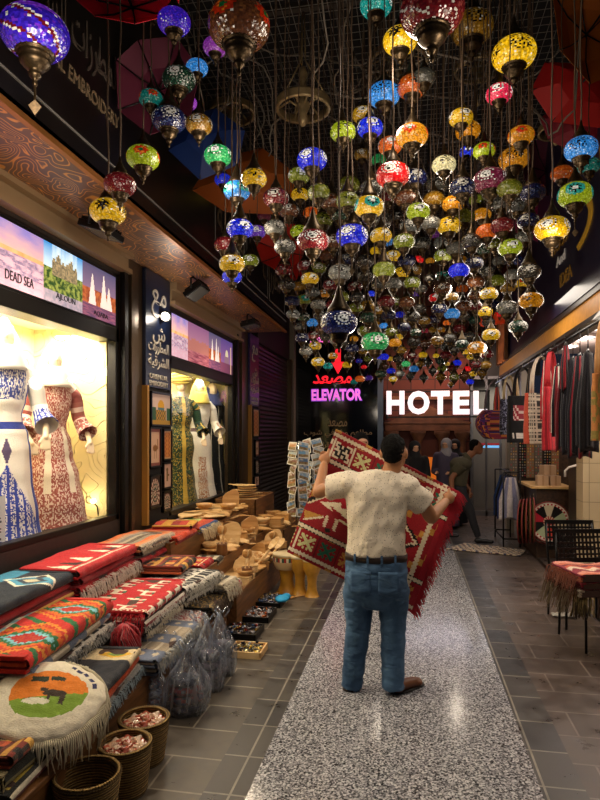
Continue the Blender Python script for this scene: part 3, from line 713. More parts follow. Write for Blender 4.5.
# floodlights under the soffit
def flood(y, x, lab, ry=.5, glow=None, rz=0):
    t = thing('floodlight', lab, 'lamp', (x, y, 3.35), rz)
    mb = MB(); mb.box(0, 0, -.13, .22, .30, .05, (0, ry, 0)); 
    for i in range(9): mb.box(-.0, -.12+i*.03, -.10, .20, .008, .05, (0, ry, 0))
    mb.build('housing', BLACK, t, bevel=.004)
    mb = MB(); mb.box(0.014, 0, -.158, .19, .26, .006, (0, ry, 0)); mb.build('glass', pm('flood_glass', glow or '6a6a68', .1, emit=6 if glow else 0), t)
    mb = MB(); mb.tube([(0, -.17, -.13), (0, -.175, -.03), (0, -.12, -.005), (0, .12, -.005), (0, .175, -.03), (0, .17, -.13)], .011, 8); mb.build('bracket', BLACK, t, True)
flood(4.15, -2.28, 'black floodlight on the soffit nearest the camera', .3)
flood(6.1, -2.25, 'unlit black floodlight on the soffit above the pillar', -.6)
flood(8.1, -2.2, 'lit white floodlight on the soffit over the far window', -.2, 'fff0e0')
t = thing('paper_notice', 'white printed notice taped inside the bottom left corner of the near window', 'notice', (-2.66, 3.42, 1.05))
def pn(u, v):
    if v < .62 and int(v*26) % 2 and .1 < u < .55+.35*abs(math.sin(int(v*26)*2.1)) and int(u*40) % 5: return lin('55555c')
    if .70 < v < .78 and .1 < u < .8: return lin('2a2a30')
    return lin('d8dce0')
mb = MB(); mb.grid(lambda u, v: (-2.655, 3.30+.27*u, .99+.30*v), 60, 60, pn); mb.grid(lambda u, v: (-2.658, 3.57-.27*u, .99+.30*v), 1, 1, lambda u, v: lin('d8dce0')); mb.build('sheet', PRINT, t, off=(-2.66, 3.42, 1.05))
# picture board and framed pieces on the pillars
def boardy(y0, y1, z0, z1, lab):
    off = (-2.58, (y0+y1)/2, z0); t = thing('display_board', lab, 'board', off)
    mb = MB(); mb.bx(-2.6, -2.57, y0+.03, y1, z0, z1); mb.build('panel', pm('black_felt', '1b1512', .9), t, off=off)
    mb = MB(); mb.bx(-2.6, -2.54, y0-.01, y0+.03, z0, z1+.02); mb.build('edge', pm('yellow_wood', 'a87a34', .5), t, off=off)
boardy(5.52, 6.12, .8, 2.16, 'tall black board with a yellow wooden edge on the near pillar')
boardy(9.42, 9.98, .8, 2.16, 'black board with a yellow wooden edge on the far pillar')
def q_dome(u, v):
    if v < .14: return lin('b88a2c')
    if v > .55 and math.hypot((u-.5)*1.0, (v-.62)*.8) < .16: return lin('d8a020')
    if abs(u-.5) < .012 and v < .93 and v > .7: return lin('c89420')
    if .33 < u < .67 and .46 < v < .62: return lin('4f7a80')
    if .22 < u < .78 and v < .47: return lin('c48f2a') if (int(u*18)+int(v*12)) % 2 else lin('6a5a30')
    if (u < .24 or u > .80) and v < .55: return lin('2f5a3a')
    return lin('d8bcae')
def q_camel(u, v):
    if u < .1 or u > .9 or v < .08 or v > .92: return lin('8d5044')
    if math.hypot((u-.5)/.22, (v-.48)/.09) < 1 or (abs(u-.42) < .03 and .2 < v < .45) or (abs(u-.62) < .03 and .2 < v < .45) or (abs(u-.72) < .035 and .45 < v < .72): return lin('8a5a2a')
    return lin('d3ab8c')
def q_orn(u, v):
    if abs(u-.5) > .42 or abs(v-.5) > .44: return lin('c89a6a')
    return lin('c98038') if (int(u*7)+int(v*13)) % 2 or abs(u-.5) < .08 else lin('a85a26')
def q_dance(u, v):
    if math.hypot((u-.5)/.12, (v-.75)/.08) < 1 or (abs(u-.5) < .1 and .25 < v < .7) or (abs(u-.68) < .1 and .48 < v < .56): return lin('6b5024')
    return lin('cda690')
def q_arch(u, v):
    r = math.hypot((u-.5)/.42, max(0, v-.5)/.42)
    if (v < .5 and abs(u-.5) < .42 and v > .06) or (v >= .5 and r < 1):
        d = math.hypot((u-.5)*1.0, v-.45)
        if .12 < d < .18 or .26 < d < .31: return lin('2c4a3a')
        return lin('d8c8b2') if int((math.atan2(v-.45, u-.5)+4)*5) % 2 else lin('7a3d30')
    return lin('3a2a22')
def frame(y0, y1, z0, z1, fn, lab):
    off = (-2.56, (y0+y1)/2, (z0+z1)/2); t = thing('framed_picture', lab, 'picture', off); e = .018
    mb = MB(); mb.bx(-2.57, -2.535, y0, y0+e, z0, z1); mb.bx(-2.57, -2.535, y1-e, y1, z0, z1); mb.bx(-2.57, -2.535, y0, y1, z0, z0+e); mb.bx(-2.57, -2.535, y0, y1, z1-e, z1); mb.bx(-2.57, -2.555, y0, y1, z0, z1)
    mb.build('frame', BLACK, t, off=off)
    picture(t, y0+e, y1-e, z0+e, z1-e, fn, off, 'picture', -2.548, 30, 36, PRINT)
frame(5.60, 6.11, 1.78, 2.13, q_dome, 'framed picture of a golden domed building on the near pillar')
frame(5.57, 5.85, 1.36, 1.77, q_camel, 'framed picture of a camel on the near pillar')
frame(5.90, 6.13, 1.42, 1.75, q_orn, 'framed orange ornament panel right of the camel picture')
frame(5.90, 6.13, 1.12, 1.40, q_dance, 'framed picture of a dancing figure on the near pillar')
frame(5.57, 5.85, .95, 1.29, q_arch, 'framed picture of a dark arched window, bottom left on the near pillar')
frame(5.90, 6.13, .88, 1.10, q_arch, 'framed small arched picture, bottom right on the near pillar')
frame(9.52, 9.93, 1.65, 2.12, q_orn, 'tall framed orange ornament panel on the far pillar')
frame(9.66, 9.93, 1.32, 1.60, q_camel, 'small framed camel picture on the far pillar')
frame(9.66, 9.93, 1.02, 1.28, q_arch, 'small framed arch picture on the far pillar')
frame(9.60, 9.95, .82, 1.0, q_dance, 'lowest framed picture on the far pillar')
# ================================================================== HANGING MOSAIC LAMPS
PAL = {  # name: (base, second, words)
 'yellow': ('e8b414', 'fff08a'), 'amber': ('d98a14', 'ffd060'), 'gold': ('a8781c', 'e8d080'), 'cream': ('f2e4a8', 'fffbe0'),
 'blue': ('1c2ee0', '5f8cff'), 'royal blue': ('1420c8', '4a70ff'), 'sky blue': ('2f86d8', '9fd4ff'), 'navy': ('141c50', '6a80c0'),
 'teal': ('159a90', '7ff0e0'), 'green': ('2aa85a', '9cf0a0'), 'lime': ('a4b81c', 'e8f070'), 'olive': ('7c8420', 'd0d060'),
 'red': ('e0161c', 'ff6a50'), 'orange': ('e8661a', 'ffc060'), 'dark red': ('7a1820', 'd06a60'), 'pink': ('e0244c', 'ff90a0'),
 'violet': ('6a3ac8', 'c890ff'), 'purple': ('3a20c0', 'a040e8'), 'magenta': ('a040c0', 'f0a0ff'), 'rose': ('7a2440', 'd890a0'),
 'brown': ('6a3c22', 'b8743c'), 'grey': ('5a5a54', 'b8b8a8'), 'clear': ('3c3832', '9a9484'), 'dark green': ('1c3c2c', '5aa080'),
 'silver': ('83847c', 'd8d8c8'),
}
def globe(colr, pat, seed, nu, nv):
    rnd = random.Random(seed); base, sec = (lin(c) for c in PAL[colr])
    ph = -PI/2+rnd.uniform(-.35, .35); nm = 4 if pat != 'plain' else 0
    specks = {(rnd.randrange(nu), rnd.randrange(nv)) for _ in range(nu*nv//12)}
    white = lin('f0ece0'); blk = lin('120e0a')
    acc = lin({'flower': 'c83010', 'rosette': 'f0ece0', 'dots': '120e0a', 'black': '120e0a', 'duo': '2a9a8a'}.get(pat, 'f0ece0'))
    def col(u, v):
        # u: bottom..top, v: angle
        lat = (u-.5)*PI*.86; lon = v*2*PI; r = rnd.uniform(.62, 1.18)
        c = tuple(x*r for x in base)
        if rnd.random() < .12: c = tuple(x*.6+y*.4 for x, y in zip(c, sec))
        if pat == 'stripe':
            w_ = math.sin(lon*2+lat*3)
            if abs(w_) < .13: return white if rnd.random() < .7 else base
            if .13 <= abs(w_) < .5 and w_ > 0: return lin('6a1420')
            if lat > .35: c = tuple(x*.4+y*.6 for x, y in zip(c, lin('a040e8')))
        if nm:
            d = 9
            for kk in range(nm):
                dl = (lon-ph-kk*2*PI/nm+PI) % (2*PI)-PI
                la = .10
                dd = math.hypot(dl*math.cos(lat), lat-la)
                if dd < d: d = dd; ang = math.atan2(lat-la, dl)
            R_ = .62
            if d < R_:
                q = d/R_; petal = math.sin(ang*8) > 0
                if pat == 'rosette':
                    if q < .16: return acc
                    if q < .36: return blk if petal else acc
                    if q < .52: return acc
                    if q < .72: return c
                    if q < .85: return acc if math.sin(ang*14) > -.2 else blk
                elif pat == 'dots':
                    if q < .18: return acc
                    if .32 < q < .48 and math.sin(ang*8) > 0: return acc
                    if .58 < q < .74 and math.sin(ang*12) > 0: return acc
                    if .82 < q < .95 and math.sin(ang*16) > 0: return acc
                elif pat == 'flower':
                    if q < .22: return lin('1c6a34')
                    if q < .75*(.7+.3*abs(math.cos(ang*4))): return acc if rnd.random() < .8 else lin('f08020')
                elif pat == 'black':
                    if q < .8*(.45+.55*abs(math.cos(ang*4))) and rnd.random() < .8: return blk
                elif pat == 'duo':
                    if q < .25: return white
                    if q < .6: return blk if petal else acc
                    if q < .9: return acc
        if pat != 'plain' and rnd.random() < .012: c = white
        return c
    rings = []
    for i in range(nv+1):
        t = PI*(.07+.86*i/nv); sg = 1.0
        z = -math.cos(t); r = math.sin(t)
        r = r**.86
        rings.append([(.5*r*math.cos(2*PI*j/nu), .5*r*math.sin(2*PI*j/nu), .345*z) for j in range(nu)])
    mb = MB(); mb.rings(rings, col); return mb
CAPm = MB(); CAPm.lathe([(.24, .29), (.26, .33), (.22, .38), (.20, .46), (.14, .53), (.10, .62), (.055, .72), (.04, .82), (.02, .9), (.0, .9)], 16)
TALLCAP = MB(); TALLCAP.lathe([(.32, .25), (.34, .30), (.30, .40), (.20, .54), (.13, .70), (.08, .86), (.04, 1.0), (.0, 1.02)], 16)
CUPm = MB(); CUPm.lathe([(.25, -.25), (.275, -.275), (.285, -.30), (.255, -.315), (.24, -.33), (.25, -.35), (.235, -.37), (.22, -.42), (.225, -.44), (.19, -.48), (.14, -.53), (.10, -.55), (.075, -.58), (.095, -.61), (.085, -.65), (.045, -.68), (.03, -.72), (.04, -.75), (.03, -.79), (.0, -.82)], 20)
for q in range(20):
    a_ = q*PI/10; CUPm.lathe([(.001, -.016), (.016, 0), (.001, .016)], 6, (.283*math.cos(a_), .283*math.sin(a_), -.30))
DROP = MB(); DROP.tube([(0, 0, -.78), (0, 0, -1.02)], .02, 6)
DROP.add([(-.09, -.02, -1.10), (0, -.02, -1.24), (.09, -.02, -1.10), (0, -.02, -1.0), (-.09, .02, -1.10), (0, .02, -1.24), (.09, .02, -1.10), (0, .02, -1.0)],
         [(0, 1, 2, 3), (7, 6, 5, 4), (0, 4, 5, 1), (1, 5, 6, 2), (2, 6, 7, 3), (3, 7, 4, 0)])
CORDM = MB()
CORDM.tube([(0.03*math.sin(i*1.9), .03*math.cos(i*2.3), i/12) for i in range(13)], .028, 5)
def mesh_of(mb, name, mat, smooth=True):
    o = mb.build(name, mat, None, smooth); me = o.data; bpy.data.objects.remove(o); return me
ME = {'cap': mesh_of(CAPm, 'cap', BRONZE), 'tall': mesh_of(TALLCAP, 'cap', BRONZE), 'cup': mesh_of(CUPm, 'cup', BRONZE), 'drop': mesh_of(DROP, 'pendant', BRONZE, False), 'cord': mesh_of(CORDM, 'cord', CORD)}
GL = {}
def globe_mesh(colr, pat, var, hi):
    kk = (colr, pat, var, hi)
    if kk not in GL: GL[kk] = mesh_of(globe(colr, pat, hash(colr+pat) % 97 if False else sum(map(ord, colr+pat))+var, *(hi)), 'globe', MOSAIC, False)
    return GL[kk]
def ob(name, me, par, sc=(1, 1, 1), loc=(0, 0, 0)):
    o = bpy.data.objects.new(name, me); COL.objects.link(o); o.parent = par; o.scale = sc; o.location = loc; return o
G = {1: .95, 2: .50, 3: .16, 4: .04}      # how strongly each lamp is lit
LAMPS = """
35 34 66 purple stripe 2 drop|143 158 33 lime flower 2|120 185 32 dark_red mosaic 3|108 212 36 yellow black 2|174 22 33 purple mosaic 2|179 80 33 dark_green rosette 3
197 68 22 sky_blue mosaic 1|215 47 24 magenta mosaic 2|239 26 62 brown flower 3|151 99 24 teal flower 3|169 120 34 navy rosette 3 tall|188 103 18 magenta plain 1
199 125 27 gold rosette 3|152 18 14 clear plain 4|218 156 28 green rosette 1|207 168 16 dark_red mosaic 3|223 180 17 blue mosaic 2|237 191 27 sky_blue duo 2 tall
254 179 26 yellow dots 2 tall|262 193 14 yellow plain 1|240 229 27 royal_blue rosette 1 tall|225 245 22 dark_red mosaic 3|257 232 18 violet rosette 2|232 264 26 yellow rosette 2 tall
250 261 18 olive rosette 2 tall|232 277 20 blue plain 2|276 198 26 dark_red rosette 3|299 176 22 olive rosette 2 tall|300 195 18 yellow black 2|289 211 20 brown rosette 3
275 228 22 silver rosette 4|299 232 18 lime dots 2|285 247 22 grey rosette 4 drop|294 256 10 amber plain 1|264 216 14 rose mosaic 3|312 160 30 royal_blue rosette 1
343 132 26 lime dots 2|363 115 22 yellow rosette 3|370 128 26 blue rosette 1|362 155 16 gold rosette 3|384 95 32 sky_blue dots 1|412 136 32 amber flower 1
390 146 24 orange rosette 2|379 160 15 green plain 2|393 175 34 red rosette 2|388 197 20 dark_red mosaic 4|369 207 30 yellow duo 2 tall|311 213 16 orange flower 2
313 241 32 dark_red rosette 2 tall|352 236 32 royal_blue rosette 1 tall drop|381 236 22 yellow rosette 2|404 242 22 olive rosette 2|391 243 11 sky_blue plain 2|397 217 14 clear rosette 4
376 5 32 teal rosette 1|432 11 64 dark_red stripe 3|400 41 34 yellow black 1|412 87 30 orange black 3 tall|424 78 24 grey plain 4|472 28 42 gold dots 3
461 118 24 yellow rosette 2|468 131 25 amber black 2|514 54 43 yellow dots 1|499 94 26 pink rosette 1|521 136 26 amber flower 2|444 165 24 cream dots 1
415 178 24 navy rosette 3|418 212 24 lime rosette 2|466 152 14 blue rosette 1|484 151 22 lime flower 2|490 181 34 rose rosette 2|434 200 22 gold mosaic 4
453 204 22 amber dots 2|449 226 24 yellow dots 2|482 215 18 amber mosaic 2|476 200 14 olive dots 2|487 232 22 orange plain 2|435 235 12 magenta mosaic 3
443 256 18 olive rosette 2|418 260 11 red plain 1|514 159 30 amber dots 2|581 149 32 sky_blue dots 1|589 166 22 teal dots 3|562 174 22 orange mosaic 3
575 195 34 lime duo 2 drop|552 229 34 yellow rosette 2|510 248 24 lime rosette 2|500 261 15 silver plain 4|529 272 23 clear rosette 4 tall|488 272 17 grey rosette 4
484 250 16 dark_green rosette 4|340 273 24 silver dots 3|310 279 18 yellow rosette 2|304 300 15 olive duo 3|313 323 13 sky_blue plain 2|302 338 14 navy rosette 3
306 351 14 silver rosette 4|339 323 37 navy rosette 2 tall|375 342 28 green rosette 2|395 343 13 amber plain 2|384 326 9 sky_blue plain 1|371 294 9 blue plain 1
400 315 10 royal_blue plain 2|393 257 18 yellow rosette 2|384 270 23 olive plain 2 tall|402 273 16 yellow dots 2|324 294 13 amber rosette 3|355 287 15 dark_red rosette 4
386 302 18 dark_red mosaic 4 tall|368 318 17 dark_green mosaic 4 tall|376 251 12 yellow plain 2|459 271 21 royal_blue plain 1|443 276 15 dark_green duo 3|412 283 17 olive rosette 2
430 261 9 amber plain 2|462 289 12 orange plain 3|417 294 9 violet mosaic 3|435 298 13 red rosette 2|452 297 13 gold rosette 3|395 302 13 olive rosette 3
452 314 16 sky_blue plain 2|412 317 16 clear rosette 4|374 323 12 gold dots 3|390 325 6 red plain 1|447 323 8 orange plain 1|433 330 9 gold dots 3|441 330 9 amber rosette 3
399 337 9 yellow plain 2|425 331 8 pink rosette 3|460 261 15 amber rosette 3|489 294 18 yellow rosette 2|485 312 15 yellow dots 2|507 308 21 silver rosette 4
531 301 24 amber dots 2|521 283 14 yellow flower 2|518 327 19 dark_green rosette 3|499 315 9 red plain 1|491 335 18 yellow rosette 2|477 348 19 amber rosette 2
465 352 8 yellow plain 2|471 357 9 yellow dots 2|457 363 9 royal_blue plain 1|467 369 8 red plain 1|473 374 8 yellow dots 2|470 382 8 royal_blue plain 1
315 346 13 yellow rosette 2|318 362 14 yellow rosette 2|328 366 10 teal dots 2|333 356 10 amber rosette 2|347 365 10 yellow plain 2|354 339 9 amber plain 2
347 331 8 green dots 3|369 342 10 clear rosette 4|344 343 10 grey plain 4|379 342 10 silver dots 4|364 367 6 red plain 1|360 379 10 orange mosaic 2|369 378 8 violet mosaic 3
354 382 8 teal plain 3|359 361 7 blue mosaic 3|368 359 9 olive dots 3|375 357 9 royal_blue plain 1|384 357 10 royal_blue plain 1|391 371 9 royal_blue plain 2|393 379 9 yellow rosette 2
390 359 7 yellow plain 2|400 367 8 olive dots 3|423 355 9 yellow plain 2|414 342 14 clear dots 4|437 341 14 gold rosette 4|406 364 9 green plain 1|414 369 10 sky_blue plain 2
447 364 6 yellow plain 2|451 384 7 gold dots 3|436 356 7 yellow plain 2|421 289 13 silver rosette 4|430 278 12 clear dots 4
"""
recs = []
for ln in LAMPS.strip().split('\n'):
    for e in ln.split('|'):
        p_ = e.split(); recs.append([float(p_[0]), float(p_[1]), float(p_[2]), p_[3].replace('_', ' '), p_[4], int(p_[5]), set(p_[6:])])
# many dim lamps further back in the cluster
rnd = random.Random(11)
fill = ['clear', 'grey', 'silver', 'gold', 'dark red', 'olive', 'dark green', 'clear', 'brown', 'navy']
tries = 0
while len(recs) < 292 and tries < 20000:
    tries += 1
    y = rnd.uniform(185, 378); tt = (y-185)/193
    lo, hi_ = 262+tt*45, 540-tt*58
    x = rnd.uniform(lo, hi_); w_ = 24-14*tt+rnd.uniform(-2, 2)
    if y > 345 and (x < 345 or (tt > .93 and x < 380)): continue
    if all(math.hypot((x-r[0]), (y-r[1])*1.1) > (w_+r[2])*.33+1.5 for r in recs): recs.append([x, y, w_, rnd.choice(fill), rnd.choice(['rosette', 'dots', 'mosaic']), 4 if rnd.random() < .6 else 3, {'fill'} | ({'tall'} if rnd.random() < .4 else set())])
# words that single each lamp out
WD = {'rosette': 'rosettes', 'dots': 'dotted rings', 'flower': 'a flower', 'black': 'black blossoms', 'duo': 'green flowers', 'mosaic': 'mosaic chips', 'plain': 'plain glass', 'stripe': 'wavy bands'}
ANCH = {(35, 34): 'big striped purple lamp', (239, 26): 'big brown flower lamp', (432, 11): 'big dark red lamp', (514, 54): 'big yellow dotted lamp', (108, 212): 'lowest yellow lamp by the soffit',
        (218, 156): 'bright green lamp', (240, 229): 'royal blue rosette lamp left', (312, 160): 'royal blue lamp under the ring', (384, 95): 'sky blue round lamp', (352, 236): 'royal blue lamp with tall cap',
        (339, 323): 'wide navy rosette lamp', (393, 175): 'large red rosette lamp', (444, 165): 'cream white lamp', (459, 271): 'plain vivid blue lamp', (575, 195): 'green and yellow lamp by the board',
        (531, 301): 'amber lamp near the beam', (375, 342): 'wide green lamp', (418, 260): 'small plain red lamp', (477, 348): 'amber rosette lamp by the hotel sign', (318, 362): 'yellow lamp left of the red arrow'}
seen = {}
def dirw(dx, dy):
    s = []
    if abs(dy) > abs(dx)*.45: s.append('below' if dy > 0 else 'above')
    if abs(dx) > abs(dy)*.45: s.append('right of' if dx > 0 else 'left of')
    return ' and '.join(s)
ORD = ['', 'second nearest, ', 'third nearest, ', 'fourth nearest, ', 'fifth nearest, ', 'sixth nearest, ', 'seventh nearest, ', 'eighth nearest, ', 'ninth nearest, ']
order = []
for i, r in enumerate(recs):
    if (r[0], r[1]) in ANCH:
        order.append((0, i, None)); continue
    best = min(ANCH, key=lambda a: math.hypot(a[0]-r[0], a[1]-r[1])); order.append((math.hypot(best[0]-r[0], best[1]-r[1]), i, best))
order.sort(key=lambda q: q[0])
labels = {}
for d, i, b in order:
    r = recs[i]
    if b is None:
        labels[i] = '%s with %s' % (ANCH[(r[0], r[1])], WD[r[4]]); continue
    sz = 'large' if r[2] > 29 else 'small' if r[2] < 15 else 'medium'
    key = (sz, r[3], r[5] == 4, b, dirw(r[0]-b[0], r[1]-b[1])); c = seen.get(key, 0); seen[key] = c+1
    labels[i] = '%s %s%s lamp with %s, %s%s the %s' % (sz, 'unlit ' if r[5] == 4 else '', r[3], WD[r[4]], ORD[min(c, 8)], key[4], ANCH[b])
    if len(labels[i].split()) > 16: labels[i] = '%s %s%s lamp, %s%s the %s' % (sz, 'unlit ' if r[5] == 4 else '', r[3], ORD[min(c, 8)], key[4], ANCH[b])
    if len(labels[i].split()) > 16: labels[i] = labels[i].replace(' glass lamp', ' lamp').replace('with tall cap', '').replace('by the hotel sign', 'low at right')
used = set()
for i, r in enumerate(recs):
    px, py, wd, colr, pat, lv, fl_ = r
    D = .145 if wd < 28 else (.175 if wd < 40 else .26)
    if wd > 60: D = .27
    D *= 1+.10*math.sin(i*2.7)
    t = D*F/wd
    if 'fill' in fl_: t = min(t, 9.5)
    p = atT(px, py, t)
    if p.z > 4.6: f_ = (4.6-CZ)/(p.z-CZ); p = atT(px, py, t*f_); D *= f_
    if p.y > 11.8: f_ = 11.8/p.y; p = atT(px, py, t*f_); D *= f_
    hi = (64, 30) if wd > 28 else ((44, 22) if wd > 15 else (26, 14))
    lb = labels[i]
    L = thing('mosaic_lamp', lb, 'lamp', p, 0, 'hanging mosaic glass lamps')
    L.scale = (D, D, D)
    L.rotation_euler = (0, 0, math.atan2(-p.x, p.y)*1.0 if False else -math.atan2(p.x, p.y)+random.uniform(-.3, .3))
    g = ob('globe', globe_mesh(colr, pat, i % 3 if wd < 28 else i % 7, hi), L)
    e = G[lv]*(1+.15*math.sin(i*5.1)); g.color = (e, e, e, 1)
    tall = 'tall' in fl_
    cp = ob('cap', ME['tall' if tall else 'cap'], L)
    cu_ = ob('cup', ME['cup'], L)
    if 'drop' in fl_: ob('pendant', ME['drop'], cu_)
    top = 1.0 if tall else .88
    ln = (5.0-p.z)/D-top
    c_ = ob('cord', ME['cord'], cp, (.9, .9, ln), (0, 0, top))
    if wd < 14: c_.scale = (.6, .6, ln)

# chandelier rings the lamps hang from
RB = pm('ring_brass', '94805c', .4, .55, noisy=.3)
def ring(px, py, w_, D, lab):
    p = atT(px, py, D*F/w_); t = thing('chandelier_ring', lab, 'chandelier', p, 0, 'round brass chandelier frames')
    mb = MB(); R_ = D/2
    mb.rings([[(r*math.cos(2*PI*k/40), r*math.sin(2*PI*k/40), z) for k in range(40)] for r, z in ((R_*.9, -.03), (R_, -.035), (R_*1.02, -.02), (R_*.98, 0), (R_*1.02, .02), (R_, .035), (R_*.9, .03), (R_*.9, -.03))], None, False)
    mb.build('hoop', RB, t, True)
    mb = MB(); mb.lathe([(0.001, -.16), (.02, -.15), (.045, -.11), (.03, -.06), (.05, -.02), (.05, .02), (.025, .06), (.02, .2), (.04, .24), (.02, .30), (0.001, .31)], 14); mb.build('hub', RB, t, True)
    for i in range(6):
        a = i*PI/3; mb = MB()
        mb.tube([(.04*math.cos(a), .04*math.sin(a), 0), (R_*.5*math.cos(a), R_*.5*math.sin(a), .05), (R_*.93*math.cos(a), R_*.93*math.sin(a), 0)], .008, 6); mb.build('arm', RB, t, True)
    for i in range(3):
        a = i*2*PI/3; mb = MB(); H = 4.98-p.z
        mb.tube([(R_*.95*math.cos(a), R_*.95*math.sin(a), .03), (.02*math.cos(a), .02*math.sin(a), min(.35, H*.5)), (.01*math.cos(a), .01*math.sin(a), H)], .006, 6); mb.build('chain', RB, t, True)
ring(303, 106, 54, .42, 'round brass chandelier frame at the upper middle left')
ring(478, 68, 46, .46, 'large brass chandelier frame above the pink lamp')
ring(556, 130, 34, .34, 'brass chandelier frame in front of the red umbrella')
ring(232, 112, 46, .46, 'brass chandelier frame right of the brown flower lamp')
ring(398, 62, 60, .60, 'brass chandelier frame behind the yellow lamp at top centre')
# loose electric wires looping under the roof
rnd = random.Random(5)
for i in range(26):
    a = atT(rnd.uniform(200, 520), rnd.uniform(-10, 170), rnd.uniform(4.5, 6.2)); a.z = rnd.uniform(4.3, 4.9)
    pts = [a]; d = Vector((rnd.uniform(-1, 1), rnd.uniform(-1, 1), 0)).normalized()
    for j in range(12):
        d = (d+Vector((rnd.uniform(-.6, .6), rnd.uniform(-.6, .6), rnd.uniform(-.45, .45)))).normalized(); q = pts[-1]+d*.12
        q.z = min(4.98, max(4.0, q.z)); pts.append(q)
    pts[-1].z = 4.99; pts[0].z = 4.99
    mb = MB(); mb.tube(pts, .007, 6); o = mb.build('electric_wire', pm('grey_wire', '6f675c', .5), None, True)
    tag(o, 'thin grey electric wire looping under the wire grid, above the lamps', 'wire', 'loose electric wires under the roof')
# the open umbrellas that hang under the roof
def umbrella(pts_px, T, colr, lab, em=0):
    p = [atT(x, y, T) for x, y in pts_px]; c = sum(p, Vector())/len(p)
    t = thing('hanging_umbrella', lab, 'umbrella', c, 0, 'coloured umbrellas hung under the roof')
    n_ = (p[1]-p[0]).cross(p[2]-p[0]).normalized()
    if n_.z < 0: n_ = -n_
    R_ = sum((q-c).length for q in p)/len(p)
    apex = c+n_*R_*.38
    mb = MB(); vs = [apex-c]; fs = []; N = len(p)
    for q in p: vs += [(apex*.5+q*.5)-c+n_*R_*.10, q-c]
    for i in range(N):
        a, b = 1+2*i, 1+2*((i+1) % N); fs += [(0, a, b), (a, a+1, b+1, b)]
    mb.add(vs, fs); k_ = 'umbrella_fabric_'+colr
    if k_ not in MATS:
        k = NT(k_); c_ = lin(colr); k.b.inputs['Base Color'].default_value = (*c_, 1); k.b.inputs['Roughness'].default_value = .55
        tl = k.n('BsdfTranslucent'); tl.inputs[0].default_value = (*c_, 1); ms = k.n('MixShader'); ms.inputs[0].default_value = .35
        k.l(k.b.outputs[0], ms.inputs[1]); k.l(tl.outputs[0], ms.inputs[2]); k.l(ms.outputs[0], k.out.inputs[0]); MATS[k_] = k.m
    mb.build('canopy', MATS[k_], t, solid=.003)
    mb = MB()
    for q in p: mb.tube([apex-c-n_*.02, (apex*.5+q*.5)-c+n_*(R_*.10-.015), q-c], .005, 5)
    mb.build('rib', BLACK, t, True)
    mb = MB(); mb.tube([apex-c+n_*.06, c-c-n_*R_*.5], .008, 6); mb.build('shaft', BLACK, t, True)
    return t
umbrella([(62, -12), (95, 16), (135, 24), (176, 14), (182, -14), (120, -40)], 3.15, 'd8203c', 'crimson umbrella at the top left')
umbrella([(116, 60), (138, 40), (176, 36), (200, 70), (190, 120), (150, 135), (118, 110)], 4.0, '7a3048', 'dark maroon umbrella behind the purple lamps')
umbrella([(168, 150), (180, 120), (215, 108), (245, 130), (238, 165), (200, 180)], 4.7, '1c3a80', 'dark blue umbrella behind the gold and green lamps')
umbrella([(192, 190), (212, 160), (262, 148), (298, 175), (285, 215), (225, 212)], 5.3, 'a8581c', 'brown orange umbrella behind the sky blue lamp')
umbrella([(254, 240), (268, 222), (305, 225), (330, 260), (296, 281), (262, 262)], 6.8, 'c82a1c', 'dark red umbrella above the shutter')
umbrella([(552, -10), (580, -30), (640, -20), (650, 60), (590, 84), (560, 50)], 4.2, 'c06a20', 'orange brown umbrella at the top right')
umbrella([(531, 90), (545, 62), (582, 64), (625, 80), (618, 130), (552, 122)], 4.6, 'c82828', 'red umbrella under the orange one at right')
umbrella([(540, 118), (560, 105), (640, 118), (640, 150), (590, 160), (548, 140)], 4.9, '8c1830', 'deep red umbrella behind the sky blue lamp at right')
umbrella([(520, 160), (535, 140), (570, 142), (590, 170), (560, 200), (528, 190)], 6.5, '6a2c48', 'dark plum umbrella at right')
umbrella([(511, 200), (530, 185), (560, 190), (566, 225), (545, 245), (515, 232)], 7.2, '9a2058', 'magenta umbrella behind the yellow rosette lamp')
umbrella([(500, 245), (520, 236), (548, 245), (550, 275), (525, 290), (502, 275)], 8.5, '7a2c1c', 'rust umbrella over the purple panel')
for px, py, lab in ((486, 322, 'left orange red paper flower hanging by the yellow lamps'), (499, 320, 'right orange red paper flower hanging by the yellow lamps')):
    p = atT(px, py, 7.6); t = thing('paper_flower', lab, 'flower', p, 0, 'orange paper flowers')
    for i in range(6):
        a = i*PI/3; mb = MB(); ca, sa = math.cos(a), math.sin(a)
        mb.grid(lambda u, v: ((.02+.11*v)*ca-(u-.5)*.10*(1-v*.85)*sa*1.2, (.02+.11*v)*sa+(u-.5)*.10*(1-v*.85)*ca*1.2, -.04+.14*v*v-.03*abs(u-.5)), 4, 5); mb.build('petal', pm('orange_paper', 'd8481c', .6, emit=.12), t, True, solid=.002)
    mb = MB(); mb.tube([(0, 0, -.04), (0, 0, 5-p.z)], .005, 5); mb.build('cord', CORD, t)
# ================================================================== THE TEXTILE STALL
t = thing('market_stall', 'long stepped wooden stall along the left shop front, under the folded rugs', 'stall', (-2.05, 4.5, 0)); o_ = (-2.05, 4.5, 0)
for nm, x0, x1, y0, y1, z in (('back_step', -2.58, -2.12, 1.7, 4.75, .60), ('middle_step', -2.12, -1.80, 1.7, 4.9, .42), ('front_step', -1.80, -1.55, 2.66, 4.95, .26)):
    mb = MB(); mb.bx(x0, x1, y0, y1, z-.03, z); mb.bx(x1-.02, x1, y0, y1, 0 if 'front' in nm else z-.22, z-.03); mb.bx(x0, x1, y0, y0+.02, 0, z-.03); mb.bx(x0, x1, y1-.02, y1, 0, z-.03)
    mb.build(nm, CRATE, t, off=o_, bevel=.004)
